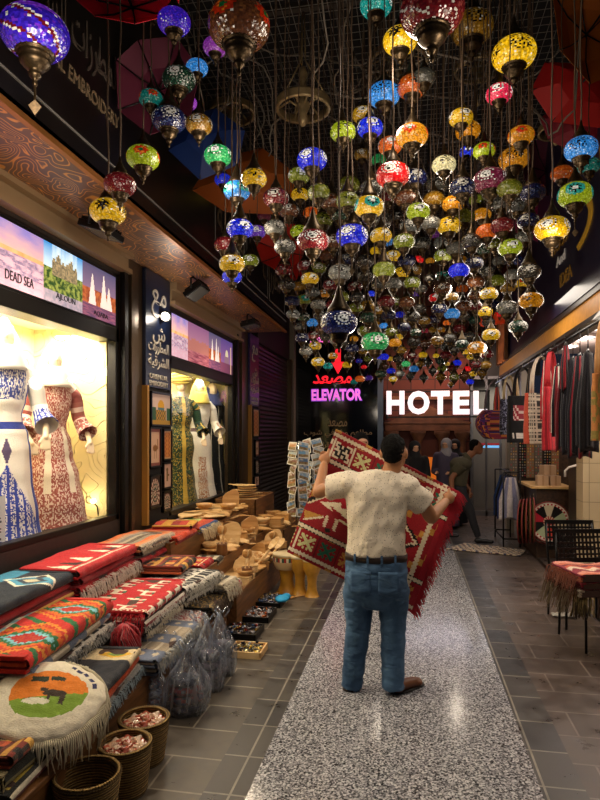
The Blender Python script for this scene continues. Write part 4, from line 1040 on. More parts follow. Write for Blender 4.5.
# ---- textile patterns: (s across, l along) -> colour
R1, CR, GN, BK, OR_, BL, YL = 'b0121e', 'e6dcc4', '1e5a3c', '16130f', 'd86a1c', '4f8fb0', 'd8b02c'
def nz(c, s, l, k=.16):
    c = lin(c); f = 1+k*2*noise.noise(Vector((s*90, l*90, 0))); return tuple(x*f for x in c)
def pt_plain(c): return lambda s, l: nz(c, s, l)
def pt_stripes(cols, n, along=True):
    def f(s, l):
        q = (s if along else l)*n; return nz(cols[int(q) % len(cols)], s, l)
    return f
def pt_kilim(s, l):      # serrated diamonds, orange green blue
    q = (l*2.0) % 1.0; d = abs(q-.5)*1.5+abs(s-.5)*.9+.045*(int(s*26) % 2)
    if s < .06 or s > .94: return nz('8fc0c8' if int(l*16) % 2 else CR, s, l)
    for th, c in ((.10, R1), (.17, 'b8401c'), (.25, R1), (.33, '7fc0cc'), (.43, '1f6a3a'), (.54, OR_), (.62, 'c9301c'), (.70, 'e0902c')):
        if d < th: return nz(c, s, l)
    return nz('c9261c' if int(l*22+s*6) % 3 else '1f6a3a', s, l)
def pt_teeth(base, tooth, alt=BK, n=9):
    def f(s, l):
        q = (l*n) % 1.0; k = int(l*n)
        if .30 < s < .62 and abs(q-.5) < (s-.30)*1.3 and k % 2 == 0: return nz(tooth, s, l)
        if .30 < s < .62 and abs(q-.5) < (s-.30)*1.3 and k % 4 == 1: return nz(alt, s, l)
        if .68 < s < .72: return nz(tooth if int(l*60) % 2 else alt, s, l)
        return nz(base, s, l)
    return f
def pt_camels(s, l):     # red rug with cream stepped beasts and green bits
    if s < .05 or s > .95 or l < .04 or l > .96: return nz(CR if int((s+l)*50) % 2 else R1, s, l)
    gx, gy = (l*5.0) % 1, (s*3.0) % 1
    if abs(gy-.5) < .10 and .15 < gx < .8: return nz(CR, s, l)
    if .55 < gy < .85 and (.2 < gx < .3 or .6 < gx < .72): return nz(CR, s, l)
    if .18 < gy < .45 and .68 < gx+.3*(gy-.3) < .82: return nz(CR, s, l)
    if abs(gy-.82) < .05 and .35 < gx < .6: return nz(GN, s, l)
    if abs(gy-.5)+abs(gx-.92) < .12: return nz(GN if int(l*3) % 2 else BK, s, l)
    return nz('b4141c', s, l)
def pt_bw(s, l):
    q = (l*6) % 1; r = (s*5) % 1
    if int(s*5) % 2 == 0: return nz(BK if abs(q-.5)+abs(r-.5) < .45 and abs(q-.5)+abs(r-.5) > .2 else 'd8d2c6', s, l)
    return nz('d8d2c6' if abs(r-.5) > .38 or (int(l*40) % 4 == 0) else '1c1a1c', s, l)
def pt_blue(s, l):
    q = (l*2) % 1; d = abs(q-.5)*1.2+abs(s-.55)*1.1
    if d < .12: return nz('c8bfa0', s, l)
    if d < .22: return nz('2f3a4a', s, l)
    if d < .34: return nz('4f9ab8', s, l)
    if d < .40: return nz(CR, s, l)
    return nz('1d2633' if s > .25 else '3f8aa8', s, l)
def pt_dark_diamond(s, l):
    if l > .62:
        d = abs(l-.81)*2.2+abs(s-.5)*1.1
        if d < .16: return nz('6a8a3a', s, l)
        if d < .30: return nz('d8a828', s, l)
        return nz('d9c49a', s, l)
    return nz('24252c', s, l)
def pt_greyblue(s, l):
    if int(l*5) % 2 == 0:
        if abs(((s*5) % 1)-.5)+abs(((l*5) % 1)-.5) < .25: return nz('c6b79c', s, l)
        return nz('6a7388', s, l)
    return nz('a59680' if (s*5) % 1 > .2 else 'd2c6b0', s, l)
def pt_multi(s, l):
    cs = ['8b3a22', 'b5502a', '5d2418', 'c08a3a', '7a2a1c', '3a2a20']
    if .2 < (s*3) % 1 < .7 and abs(((l*5) % 1)-.5) < .22: return nz('d2a04a' if int(l*5) % 2 else '1c1814', s, l)
    return nz(cs[int(s*14) % 6], s, l)
def pt_crochet(s, l):
    v = noise.noise(Vector((s*30, l*46, 3))); return nz('cfc6bc' if v > -.05 else 'a04a4a', s, l)
def pt_dkflor(s, l):
    v = noise.noise(Vector((s*26, l*36, 9))); return nz('b9954a' if v > .22 else ('4a3a2a' if v > 0 else '15140f'), s, l)
# ---- a folded textile: thick, soft, with rolled front edge; s = 0 back .. 1 front/bottom, l along
def folded(p, L, D, H, yaw, pat, lab, side='4a3228', layers=3, fr=None, fr_col='cfc4ae', fr_len=.07, fr_side='end', grp='folded textiles on the stall', tilt=(0, 0), name='folded_rug', seed=0):
    t = thing(name, lab, 'rug', p, 0, grp, rot=(tilt[0], tilt[1], yaw))
    rnd = random.Random(seed+int(L*100)); NS, NL = 44, int(70*L/.8)+10
    def surf(s, l):
        # s in 0..1 : top from back to front, then rolled edge, then underside
        wob = .006*math.sin(l*9+seed)+.008*noise.noise(Vector((l*4, s*3, seed)))+.004*noise.noise(Vector((l*11, s*9, seed)))
        y = (l-.5)*L; h = H/2
        a = s*1.35
        if a < 1: x = -D/2+(D-h)*a; z = H
        else:
            th = (a-1)/.35*PI; x = D/2-h+h*math.sin(th); z = h+h*math.cos(th)
        edge = min(1, min(l, 1-l)*14); z = h+(z-h)*(.80+.20*math.sqrt(edge))
        return (x+wob*1.2*(1 if a > .9 else .3), y+.006*noise.noise(Vector((s*5, seed, l))), z+wob)
    mb = MB(); mb.grid(surf, NS, NL, lambda u, v: pat(u, v))
    # grid() runs u first: u = s, v = l
    mb.build('fabric', CLOTH, t, True)
    mb = MB()                                   # folded edges seen at the ends, and the back
    for sg in (-1, 1):
        for k_ in range(layers):
            z0 = H*(k_+.12)/layers; z1 = H*(k_+.88)/layers
            mb.box(-.004-.004*k_, sg*(L/2-.014-.004*(k_ % 2)), (z0+z1)/2, D*.95, .04, (z1-z0), None, tuple(x*.8 for x in pat((.12+.31*k_) % 1, .03+.2*k_)))
    mb.box(-D/2+.012, 0, H/2, .02, L*.95, H*.84, None, side)
    mb.box(-.01, 0, H*.45, D*.94, L*.95, H*.8, None, side)
    mb.build('inner_folds', CLOTH, t, bevel=.004)
    if fr:
        mb = MB(); n = int((L if fr_side == 'front' else D)/.006)
        for i in range(n):
            q = (i+.5)/n+rnd.uniform(-.004, .004); z = H*rnd.uniform(.3, .9); ln = fr_len*rnd.uniform(.7, 1.15)
            if fr_side == 'front': p0 = Vector((D/2-.008, (q-.5)*L, z)); d = Vector((.5, rnd.uniform(-.3, .3), 0))
            else:
                sg = -1 if fr_side == 'end' else 1; p0 = Vector(((q-.5)*D*.95, sg*(L/2-.008), z)); d = Vector((rnd.uniform(-.25, .25), sg*.6, 0))
            pts = [p0, p0+d*ln*.5+Vector((0, 0, -.1*ln)), p0+d*ln*.8+Vector((rnd.uniform(-.01, .01), 0, -.75*ln))]
            mb.tube(pts, [.0028, .0026, .0018], 3, None)
        mb.build('fringe', pm('fringe_'+fr_col, fr_col, .9), t)
    return t
def stack(px, py, z0, L, D, yaw, items, X=None, fixed=None, tilt=(0, 0)):
    """items from the bottom up: (H, pattern, label, kwargs)"""
    zt = z0+sum(i[0] for i in items)
    p = fixed or atZ(px, py, zt); z = z0
    for k_, (H, pat, lab, kw) in enumerate(items):
        folded((p[0]+.01*math.sin(k_*2.3), p[1]+.015*math.cos(k_*3.1), z), L, D, H, yaw+.02*math.sin(k_*4), pat, lab, seed=k_+int(px), **kw); z += H*.985
S_ = pt_stripes
# back row (against the show window)
stack(0, 0, .60, 1.10, .42, .06, [(.05, pt_plain('2a2622'), 'plain dark rug, bottom of the stack at the left end of the back row', {}),
    (.045, S_(['7a1a1a', 'c8a050', '3a2a1c', '7a1a1a'], 11), 'red and mustard striped rug third down in the stack under the blue rug', {}),
    (.05, pt_plain('98161c'), 'plain red rug directly under the blue patterned rug', {}),
    (.07, pt_blue, 'navy and turquoise kilim with cream diamonds, top of the left back stack', {})], fixed=(-2.33, 3.02, 0))
stack(0, 0, .60, .92, .42, .05, [(.05, pt_teeth('201a18', CR, '5a5048'), 'black rug with pale stitching, bottom of the stack under the red rugs', dict(fr=1, fr_side='front', fr_len=.05)),
    (.055, pt_plain('a0121c'), 'plain crimson rug, middle of the stack under the triangle rug', dict(fr=1, fr_side='front', fr_len=.10, fr_col='c9c0b4')),
    (.05, pt_plain('86141c'), 'dark red rug just below the triangle rug', {}),
    (.07, pt_teeth('b3141c', CR, '2a1a18', 7), 'red kilim with white and black triangles, top of its stack by the window', {})], fixed=(-2.34, 4.02, 0))
stack(0, 0, .60, .72, .40, .02, [(.05, pt_teeth('161416', CR), 'black and white edged rug at the bottom of the orange and grey stack', dict(fr=1, fr_side='front', fr_len=.04)),
    (.05, S_(['8a1620', 'a01a20', '601018'], 9), 'deep red rug low in the orange and grey stack', {}),
    (.055, S_(['4a4038', '8a7e6a', '5a5046'], 9), 'grey brown striped rug under the orange and grey one', {}),
    (.06, S_(['c8642c', 'c87a4a', 'a8907a', '77706a', 'a89a84', '5a4a3c', '8a8070'], 12), 'orange and grey striped rug, topmost of its stack behind the camel rug', dict(fr=1, fr_side='front', fr_len=.03))], fixed=(-2.32, 4.84, 0))
# shelf 1 beyond (its own crate), rugs and wooden plates on it
def crate(x0, x1, y0, y1, z0, z1, lab, name='wooden_crate', th=.02, mat=None, base=True):
    c = ((x0+x1)/2, (y0+y1)/2, z0); t = thing(name, lab, 'crate', c)
    mb = MB(); mb.bx(x1-th, x1, y0, y1, z0, z1); mb.build('front_board', mat or CRATE, t, off=c, bevel=.003)
    mb = MB(); mb.bx(x0, x0+th, y0, y1, z0, z1); mb.bx(x0, x1, y0, y0+th, z0, z1); mb.bx(x0, x1, y1-th, y1, z0, z1); mb.build('side_boards', mat or CRATE, t, off=c, bevel=.003)
    mb = MB(); mb.bx(x0+th, x1-th, y0+th, y1-th, z1-.06, z1-.04); mb.build('shelf_board', mat or CRATE, t, off=c)
    return t
crate(-2.56, -2.08, 4.98, 7.55, .0, .74, 'tall brown wooden crate shelf along the window, rugs and plates on top')
crate(-2.07, -1.79, 5.02, 7.3, .0, .50, 'middle brown wooden crate shelf holding carved woodware')
crate(-1.78, -1.50, 5.05, 7.2, .0, .29, 'low front wooden crate beside the floor trays')
folded((-2.28, 5.36, .70), .55, .44, .08, .05, S_(['b8441c', 'c8401c', '8a1c14', 'a82a18'], 7), 'orange red folded rug with rolled edge on the crate shelf', seed=41)
folded((-2.28, 5.95, .70), .58, .46, .07, .03, S_(['8a6a7a', 'c8b89a', '6a9a3c', 'a8b060', 'c8481c', 'b83a18', '2a4a7a', '3a5a8a'], 8), 'rug striped green, orange and blue on the crate shelf', fr=1, fr_side='front', fr_len=.13, fr_col='cbb894', seed=43)
folded((-2.29, 5.62, .775), .40, .38, .05, .2, S_(['c83a24', 'd8a03a', 'a02820'], 6), 'small red folded rug on top between two striped rugs', seed=47)
# middle row
stack(0, 0, .42, .98, .36, .10, [(.06, pt_plain('20201f'), 'dark folded rug at the very bottom under the bright diamond kilim', {}),
    (.06, pt_bw, 'black and cream rug two below the bright diamond kilim', dict(fr=1, fr_side='front', fr_len=.05, fr_col='9a9a98')),
    (.05, pt_greyblue, 'grey patterned rug right under the bright diamond kilim', {}),
    (.09, pt_kilim, 'bright orange, green and turquoise kilim with serrated diamonds at the left edge', {})], fixed=(-1.96, 2.98, 0))
stack(0, 0, .42, .86, .50, .05, [(.055, S_(['1a1618', '3a1a1e', '1c1a1c', '8a8378'], 17), 'dark striped rug at the bottom below the red camel rug', dict(fr=1, fr_side='front', fr_len=.05)),
    (.05, S_(['7a1420', '2a1418', 'd8cfc0', '8a1822'], 13), 'red, black and white striped rug under the red camel rug', dict(fr=1, fr_side='front', fr_len=.04, fr_col='d8d0c4')),
    (.06, pt_camels, 'flat red rug with cream stepped figures, open on top of the middle row', dict(fr=1, fr_side='end', fr_len=.16, fr_col='a8101e'))], fixed=(-1.90, 3.93, 0))
stack(0, 0, .42, .62, .46, -.12, [(.06, S_(['1a1a1c', 'c8c4bc'], 20), 'black and white striped cloth under the geometric black and white throw', {}),
    (.08, pt_bw, 'black and white geometric throw with grey fringe', dict(fr=1, fr_side='front', fr_len=.10, fr_col='a6a196'))], fixed=(-1.84, 4.58, 0))
folded((-1.98, 4.72, .58), .44, .36, .07, .1, pt_multi, 'brown, orange and mustard kilim folded beside the black and white throw', seed=53)
folded((-1.92, 5.18, .48), .36, .24, .07, .05, pt_teeth('b01a1c', YL, CR), 'small red and yellow rug roll on the middle crate', seed=59)
# front row
stack(0, 0, .26, .60, .30, .14, [(.05, pt_plain('2b2a2c'), 'charcoal rug at the bottom of the front stack by the cushion', {}),
    (.05, S_(['8a8a86', '2a2c30', 'b8b2a4'], 12), 'grey black striped cloth under the orange one in the front stack', dict(fr=1, fr_side='front', fr_len=.05, fr_col='8fa0a8')),
    (.05, S_(['b8481c', 'a83c18'], 5), 'rust orange cloth under the charcoal rug with cream diamond', dict(fr=1, fr_side='farend', fr_len=.05)),
    (.05, pt_dark_diamond, 'charcoal rug with cream end and yellow diamond, top of the front stack', dict(fr=1, fr_side='end', fr_len=.10, fr_col='8a8272'))], fixed=(-1.66, 2.98, 0))
stack(0, 0, .26, .74, .36, .02, [(.06, pt_greyblue, 'blue grey blanket under the pale blue grey blanket in the front row', dict(fr=1, fr_side='front', fr_len=.05, fr_col='8a93a0')),
    (.05, pt_greyblue, 'pale blue grey and beige blanket lying flat above the plastic bags', dict(fr=1, fr_side='front', fr_len=.07, fr_col='a8a8a4'))], fixed=(-1.66, 3.70, 0))
folded((-1.70, 4.24, .26), .34, .34, .10, .1, pt_crochet, 'white and rose crochet cloth folded in the front row', fr=1, fr_side='front', fr_col='bdb0a4', seed=61)
stack(0, 0, .26, .50, .34, .05, [(.06, pt_dkflor, 'black cloth with gold flowers, lower one beside the crochet cloth', dict(fr=1, fr_side='front', fr_len=.09, fr_col='26221e')),
    (.06, pt_dkflor, 'black floral shawl under the cream tasselled throw', dict(fr=1, fr_side='front', fr_len=.12, fr_col='4a3c30'))], fixed=(-1.68, 4.62, 0))
folded((-1.63, 4.86, .40), .30, .30, .075, -.1, S_(['b8ab94', '2a2622', 'c4b8a0', 'a89c86'], 9), 'cream throw with black stripes and a thick tassel on the floral shawl', fr=1, fr_side='front', fr_len=.13, fr_col='c8bca4', seed=67)
folded((-1.63, 5.24, .28), .32, .22, .08, .2, S_(['a01a24', 'd8d0c4', '1a1a1a', 'a02a30'], 9), 'red, white and black folded cloth on the low crate', fr=1, fr_side='end', fr_col='c0b0a0', seed=71)
# red pom-pom tassel hanging off the camel rug
t = thing('yarn_tassel', 'bushy crimson yarn tassel hanging off the near corner of the red camel rug', 'tassel', (-1.72, 3.42, .50)); mb = MB(); rnd = random.Random(3)
for i in range(150):
    a = rnd.uniform(0, 2*PI); h = rnd.random(); r = .085*math.sin(PI*min(.95, h*.8+.15))
    pts = [(0.3*r*math.cos(a), .3*r*math.sin(a), .04-h*.04), (r*math.cos(a), r*math.sin(a), -h*.14+.03), (r*1.1*math.cos(a+.3), r*1.1*math.sin(a+.3), -h*.14-.03), (r*.9*math.cos(a+.5), r*.9*math.sin(a+.5), -h*.14-.06)]
    mb.tube(pts, .006, 4)
mb.build('yarn', pm('crimson_yarn', 'a50f1e', .95, sheen=.4), t, True)

# ---- chest, cushion and folded pieces in the near corner
t = thing('wooden_chest', 'brown wooden chest at the bottom left corner, under the folded textiles', 'chest', (-1.78, 2.30, 0)); c = (-1.78, 2.30, 0)
mb = MB(); mb.bx(-1.79, -1.49, 1.95, 2.62, 0, .26); mb.build('body', CRATE, t, off=c, bevel=.006)
mb = MB(); mb.bx(-1.795, -1.475, 1.93, 2.64, .26, .285); mb.build('lid', CRATE, t, off=c, bevel=.004)
folded((-1.65, 2.30, .285), .56, .28, .05, .1, S_(['b8a03a', '2a2a26', 'c8c0a8', '6a1a1c', 'c8c0a8'], 15), 'checked and striped cloth lying flat on the chest', seed=73)
folded((-1.66, 2.31, .335), .50, .27, .055, .0, pt_stripes(['3a3a26', 'a89a70', '24241c', '8a8050'], 8), 'olive and cream checked cloth below the round cushion', seed=79, fr=1, fr_side='end', fr_col='a89a70')
folded((-1.67, 2.32, .39), .46, .26, .05, .05, pt_multi, 'dark patterned cloth directly below the round cushion', seed=83)
# round picture cushion, fringed
def cushion_col(u, v):
    # v: 0 centre .. 1 rim ; u: angle
    a = u*2*PI; x = v*math.cos(a); y = v*math.sin(a)
    e = math.hypot((x-.02)/.68, (y)/.60)
    c = 'e2d8c0'
    if e < 1:
        yy = y/.60; xx = (x-.02)/.68
        c = 'e07c1c' if yy > -.15+.45*xx*.6 else '7a9a2c'
        if yy > .35 and ((abs(xx+.35) < .22 and abs(yy-.55) < .12) or (abs(xx-.12) < .2 and abs(yy-.62) < .10)): c = '24301c'
        if math.hypot((xx-.18)/.30, (yy+.02)/.14) < 1 or (abs(xx-.42) < .07 and -.45 < yy < 0) or (abs(xx-.06) < .04 and -.4 < yy < 0) or (abs(xx+.12) < .10 and abs(yy-.10) < .07): c = '3a2a1c'
        if math.hypot((xx+.22)/.36, (yy+.38)/.13) < 1: c = 'e2dcc4'
    elif .78 < v < .86 and -.6 < a-.9 < .35 and int(a*38) % 3: c = '2a2c5a'
    return nz(c, x, y, .08)
CP = Vector((-1.62, 2.46, .50))
t = thing('round_cushion', 'round cream cushion with orange and green desert picture and long fringe', 'cushion', CP, rot=(.32, .12, .30))
mb = MB(); rnd = random.Random(8)
def csurf(u, v):
    a = u*2*PI; r = .245*v*(1+(.015*math.sin(a*17)+.03*math.sin(a*3+1)+.02*math.sin(a*5))*v)
    return (r*math.cos(a), r*math.sin(a), .042*math.sqrt(max(0, 1-v**2.2))+.004*noise.noise(Vector((r*30*math.cos(a), r*30*math.sin(a), 0))))
mb.grid(csurf, 110, 40, cushion_col); mb.build('picture_cover', CLOTH, t, True)
mb = MB(); mb.grid(lambda u, v: (.245*v*math.cos(-u*2*PI), .245*v*math.sin(-u*2*PI), -.03*math.sqrt(max(0, 1-v**2.6))), 60, 14); mb.build('underside', pm('cream_canvas', 'cfc4a8', .9), t, True)
R_c = Euler((.32, .12, .30)).to_matrix(); Ri = R_c.inverted()
mb = MB(); NF = 190
for i in range(NF):
    a = 2*PI*i/NF; p0 = Vector((.24*math.cos(a), .24*math.sin(a), 0)); w0 = R_c @ p0; down = Ri @ Vector((0, 0, -1))
    out = Vector((math.cos(a), math.sin(a), 0)); front = (w0.y < .02) or w0.x > .10; L_ = (rnd.uniform(.07, .15) if front else .03)
    mb.tube([p0, p0+out*.022+down*.008, p0+out*.030+down*L_*.5+Vector((rnd.uniform(-.006, .006),)*3), p0+out*.024+down*L_+Vector((rnd.uniform(-.012, .012),)*3)], [.0035, .0035, .003, .002], 4)
mb.build('fringe', pm('fringe_cream', 'd6ccb0', .9), t, True)

# ---- three woven baskets
k = NT('woven_seagrass'); co = k.coord(); w1 = k.n('TexWave', wave_type='BANDS', bands_direction='Z', _Scale=26.0, _Distortion=1.0); k.l(co, w1.inputs['Vector'])
gr = k.n('TexNoise', _Scale=60.0, _Detail=3); k.l(co, gr.inputs['Vector'])
mlt = k.n('Math', operation='MULTIPLY'); k.l(w1.outputs[0], mlt.inputs[0]); k.l(gr.outputs[0], mlt.inputs[1])
k.l(k.ramp(mlt.outputs[0], [(.05, lin('5a431f')), (.6, lin('b08d4c'))]), k.b.inputs['Base Color']); k.b.inputs['Roughness'].default_value = .8; k.bump(mlt.outputs[0], .9, .012); SEAG = k.m
def basket(p, R0, R1_, H, lab, fill=None, fl=None):
    t = thing('woven_basket', lab, 'basket', p, 0, 'woven baskets in front of the stall')
    mb = MB(); pr = []
    for i in range(19):
        q = i/18; r = R0+(R1_-R0)*q; r += .004*math.sin(i*PI)*0
        pr.append((r+(.004 if i % 2 else 0), q*H))
    inner = [(r-.014, z) for r, z in reversed(pr)]; inner[-1] = (R0-.014, .012)
    mb.lathe([(0.001, 0)]+pr+inner+[(0.001, .012)], 48); mb.build('woven_wall', SEAG, t, True)
    mb = MB(); n = 70
    for i in range(n):
        a0, a1 = 2*PI*i/n, 2*PI*(i+1.3)/n
        mb.tube([((R1_-.007+.009*math.cos(q*PI))*math.cos(a0+(a1-a0)*q), (R1_-.007+.009*math.cos(q*PI))*math.sin(a0+(a1-a0)*q), H+.010*math.sin(q*PI)) for q in (0, .5, 1)], .007, 5)
    mb.build('rim', SEAG, t, True)
    if fill:
        rnd = random.Random(4); mb = MB()
        for i in range(fill):
            a, r = rnd.uniform(0, 2*PI), (R1_-.035)*math.sqrt(rnd.random()); c = rnd.choice(['c89a7a', 'b8604a', 'd8b89a', '9a4a3a', 'c8a890', 'e0c8b0'])
            L_ = rnd.uniform(.03, .05)
            mb.box(r*math.cos(a), r*math.sin(a), H-.03+rnd.uniform(0, .035)*(1-r/R1_)+.0, L_, L_*.6, .014, (rnd.uniform(-.6, .6), rnd.uniform(-.6, .6), rnd.uniform(0, 6)), c)
        o = mb.build('wrapped_packet', WRAP, None, False, bevel=.004); o.location = p; tag(o, fl, 'packets', None, 'stuff')
WRAP = attr_mat('shiny_wrapping', .15, spec=.8)
basket(Vector((-1.37, 2.37, 0)), .112, .140, .235, 'empty woven basket nearest to the camera')
p = Vector((-1.34, 2.66, 0)); basket(p, .10, .125, .225, 'woven basket of wrapped packets, middle of the three', 200, 'heap of clear wrapped packets in the middle basket')
p = Vector((-1.37, 2.93, 0)); basket(p, .10, .130, .215, 'woven basket of wrapped packets, farthest of the three', 200, 'heap of clear wrapped packets in the farthest basket')

# ---- plastic bags standing in front of the stall
k = NT('thin_plastic'); trb = k.n('BsdfTransparent', _Color=(.86, .90, .97, 1)); gl = k.n('BsdfGlossy', _Roughness=.12); df = k.n('BsdfDiffuse', _Color=(.80, .84, .92, 1))
n_ = k.n('TexNoise', _Scale=9.0, _Detail=4, _Distortion=1.5); k.l(k.coord((2.6, 2.6, .5)), n_.inputs['Vector']); bp = k.n('Bump', _Strength=.9, _Distance=.03); k.l(n_.outputs[0], bp.inputs['Height']); k.l(bp.outputs[0], gl.inputs['Normal'])
m1 = k.n('MixShader'); m2 = k.n('MixShader'); k.l(k.ramp(n_.outputs[0], [(.45, (.06,)*3), (.64, (.38,)*3)]), m1.inputs[0]); k.l(trb.outputs[0], m1.inputs[1]); k.l(df.outputs[0], m1.inputs[2])
m2.inputs[0].default_value = .17; k.l(m1.outputs[0], m2.inputs[1]); k.l(gl.outputs[0], m2.inputs[2]); k.l(m2.outputs[0], k.out.inputs[0]); PLAST = k.m
def bag(p, W, H, lab, cols, seed):
    t = thing('plastic_bag', lab, 'bag', p, random.Random(seed).uniform(-.4, .4), 'clear plastic bags standing in front of the stall')
    rings = []; N = 44
    for i in range(22):
        q = i/21; r = W/2*(.80+.28*math.sin(PI*min(1, q*1.25+.12)))*(1 if q < .5 else max(.10, 1-((q-.5)/.5)**1.15*.93)); ring = []
        for j in range(N):
            a = 2*PI*j/N; f = 1+(.06+.20*q)*math.sin(a*7+seed+2*q)+.07*noise.noise(Vector((math.cos(a)*2, math.sin(a)*2, q*5+seed)))
            ring.append((r*f*math.cos(a)+.02*q*math.sin(seed), r*f*.75*math.sin(a), q*H))
        rings.append(ring)
    mb = MB(); mb.rings(rings); mb.build('film', PLAST, t, True)
    mb = MB(); rnd = random.Random(seed)
    for sx_ in (-1, 1): mb.tube([(sx_*.02, 0, H*.93), (sx_*.05, .01, H*1.02), (sx_*.035, 0, H*1.09), (sx_*.005, 0, H*1.0)], [.012, .014, .010, .012], 8, ell=(1, .35))
    mb.build('handle', PLAST, t, True)
    for k_ in range(4):
        z = .01+k_*H*.13; r = W*.84*(1-.07*k_); mb = MB(); c1, c2 = cols[k_ % len(cols)], cols[(k_+1) % len(cols)]
        rings = [[(rr*.5*math.cos(2*PI*j/20)*(1+.08*math.sin(j*3+k_)), rr*.5*.8*math.sin(2*PI*j/20), z+zz) for j in range(20)] for rr, zz in ((r*.7, 0), (r, .012), (r*1.02, H*.06), (r, H*.11), (r*.7, H*.125))]
        mb.rings(rings, lambda u, v: lin(c1 if int(v*20+u*3) % 3 else c2)); mb.build('folded_garment', CLOTH, t, True)
bag(atZ(150, 712, 0), .20, .35, 'clear plastic bag with blue cloth, nearest the baskets', ['2a3a5a', '6a2a3a', '8a98b0'], 1)
bag(atZ(186, 712, 0), .25, .41, 'largest clear plastic bag in front, dark patterned garments inside', ['2a2a34', '3a3a52', '8a2a2c', '5a5a62'], 2)
bag(atZ(170, 690, 0), .16, .36, 'narrow clear plastic bag pressed behind the largest one', ['5a5a72', '7a7a90'], 3)
bag(atZ(209, 688, 0), .22, .46, 'tall plastic bag with black cloth, third along the stall', ['26242c', '44384a', '6a5a62'], 4)
bag(atZ(222, 674, 0), .19, .44, 'farthest plastic bag beside the floor trays', ['4a4448', '6a6468', '2c2a30'], 5)
bag(atZ(196, 672, 0), .15, .40, 'small dark plastic bag at the back between the tall ones', ['3a3a40', '22222a'], 6)

# ---- trays of trinkets on the floor
def trinkets(p, W, L, rz, lab, n, seed, z=.03, cols=('c8c8cc', '8a8a90', 'b0904a', '5a5a60', 'd8d8dc', '9a3a2a', '4a6a9a')):
    rnd = random.Random(seed); mb = MB()
    for i in range(n):
        x, y = rnd.uniform(-W/2, W/2), rnd.uniform(-L/2, L/2); c = rnd.choice(cols); kind = rnd.random(); zz = z+rnd.uniform(.0, .03)
        if kind < .4:
            a = rnd.uniform(0, 6); r = rnd.uniform(.012, .022); mb.tube([(x+r*math.cos(q)*math.cos(a), y+r*math.sin(q), zz+r*math.cos(q)*math.sin(a)*.5+.005) for q in [2*PI*j/8 for j in range(9)]], .003, 4, c)
        elif kind < .7: mb.lathe([(0.001, 0), (.010, .004), (.013, .012), (.006, .022), (0.001, .024)], 7, (x, y, zz), c)
        else: mb.box(x, y, zz+.008, .05, .010, .008, (rnd.uniform(-.3, .3), rnd.uniform(-.3, .3), rnd.uniform(0, 6)), c)
    o = mb.build('metal_trinket', attr_mat('trinket_metal', .25, metal=.7) if 'trinket_metal' not in MATS else MATS['trinket_metal'], None, True)
    o.location = p; o.rotation_euler = (0, 0, rz); tag(o, lab, 'trinkets', None, 'stuff')
def tray(p, W, L, rz, lab, n, seed, flab, mat=CRATE, **kw):
    t = thing('trinket_tray', lab, 'tray', p, rz, 'trinket trays on the floor')
    mb = MB(); mb.bx(-W/2, W/2, -L/2, L/2, 0, .015); mb.build('base', mat, t)
    mb = MB()
    for x in (-W/2, W/2-.012): mb.bx(x, x+.012, -L/2, L/2, .015, .05)
    for y in (-L/2, L/2-.012): mb.bx(-W/2, W/2, y, y+.012, .015, .05)
    mb.build('rim', mat, t, bevel=.002)
    trinkets(p+Vector((0, 0, .001)), W-.05, L-.05, rz, flab, n, seed, .016, **kw)
tray(atZ(248, 653, 0), .26, .24, .0, 'shallow wooden trinket tray nearest the camera', 90, 1, 'trinkets in the nearest wooden tray', PALE, cols=('c8c8cc', 'd8b040', 'e0d8a0', '5a5a60', '2a2a30'))
tray(atZ(243, 634, 0), .30, .30, .0, 'dark metal tray behind the nearest wooden tray', 120, 2, 'silvery trinkets in the second tray', BLACK)
tray(atZ(258, 617, 0), .28, .34, .0, 'dark tray of spoons in the middle of the row', 130, 3, 'cutlery and trinkets in the third tray', BLACK, cols=('c8c8cc', '8a8a90', 'a0542a', '5a5a60', 'd8d8dc', 'b0683a'))
tray(atZ(271, 603, 0), .26, .34, .0, 'dark tray of bangles, farthest in the row', 120, 4, 'bangles and keys in the farthest tray', BLACK, cols=('c8c8cc', '8a8a90', 'b0904a', '2a2a60', 'd8d8dc', '4a6a9a'))
p = atZ(282, 600, .05); t = thing('blue_pouch', 'bright blue cloth pouch on the farthest trinket tray', 'pouch', p)
blob('pouch', [('e', (0, 0, .015), (.07, .10, .03)), ('e', (.03, .06, .02), (.05, .05, .028))], pm('blue_cloth', '1f9ad0', .7), t, .006, 4, disp=.008, dscale=14)

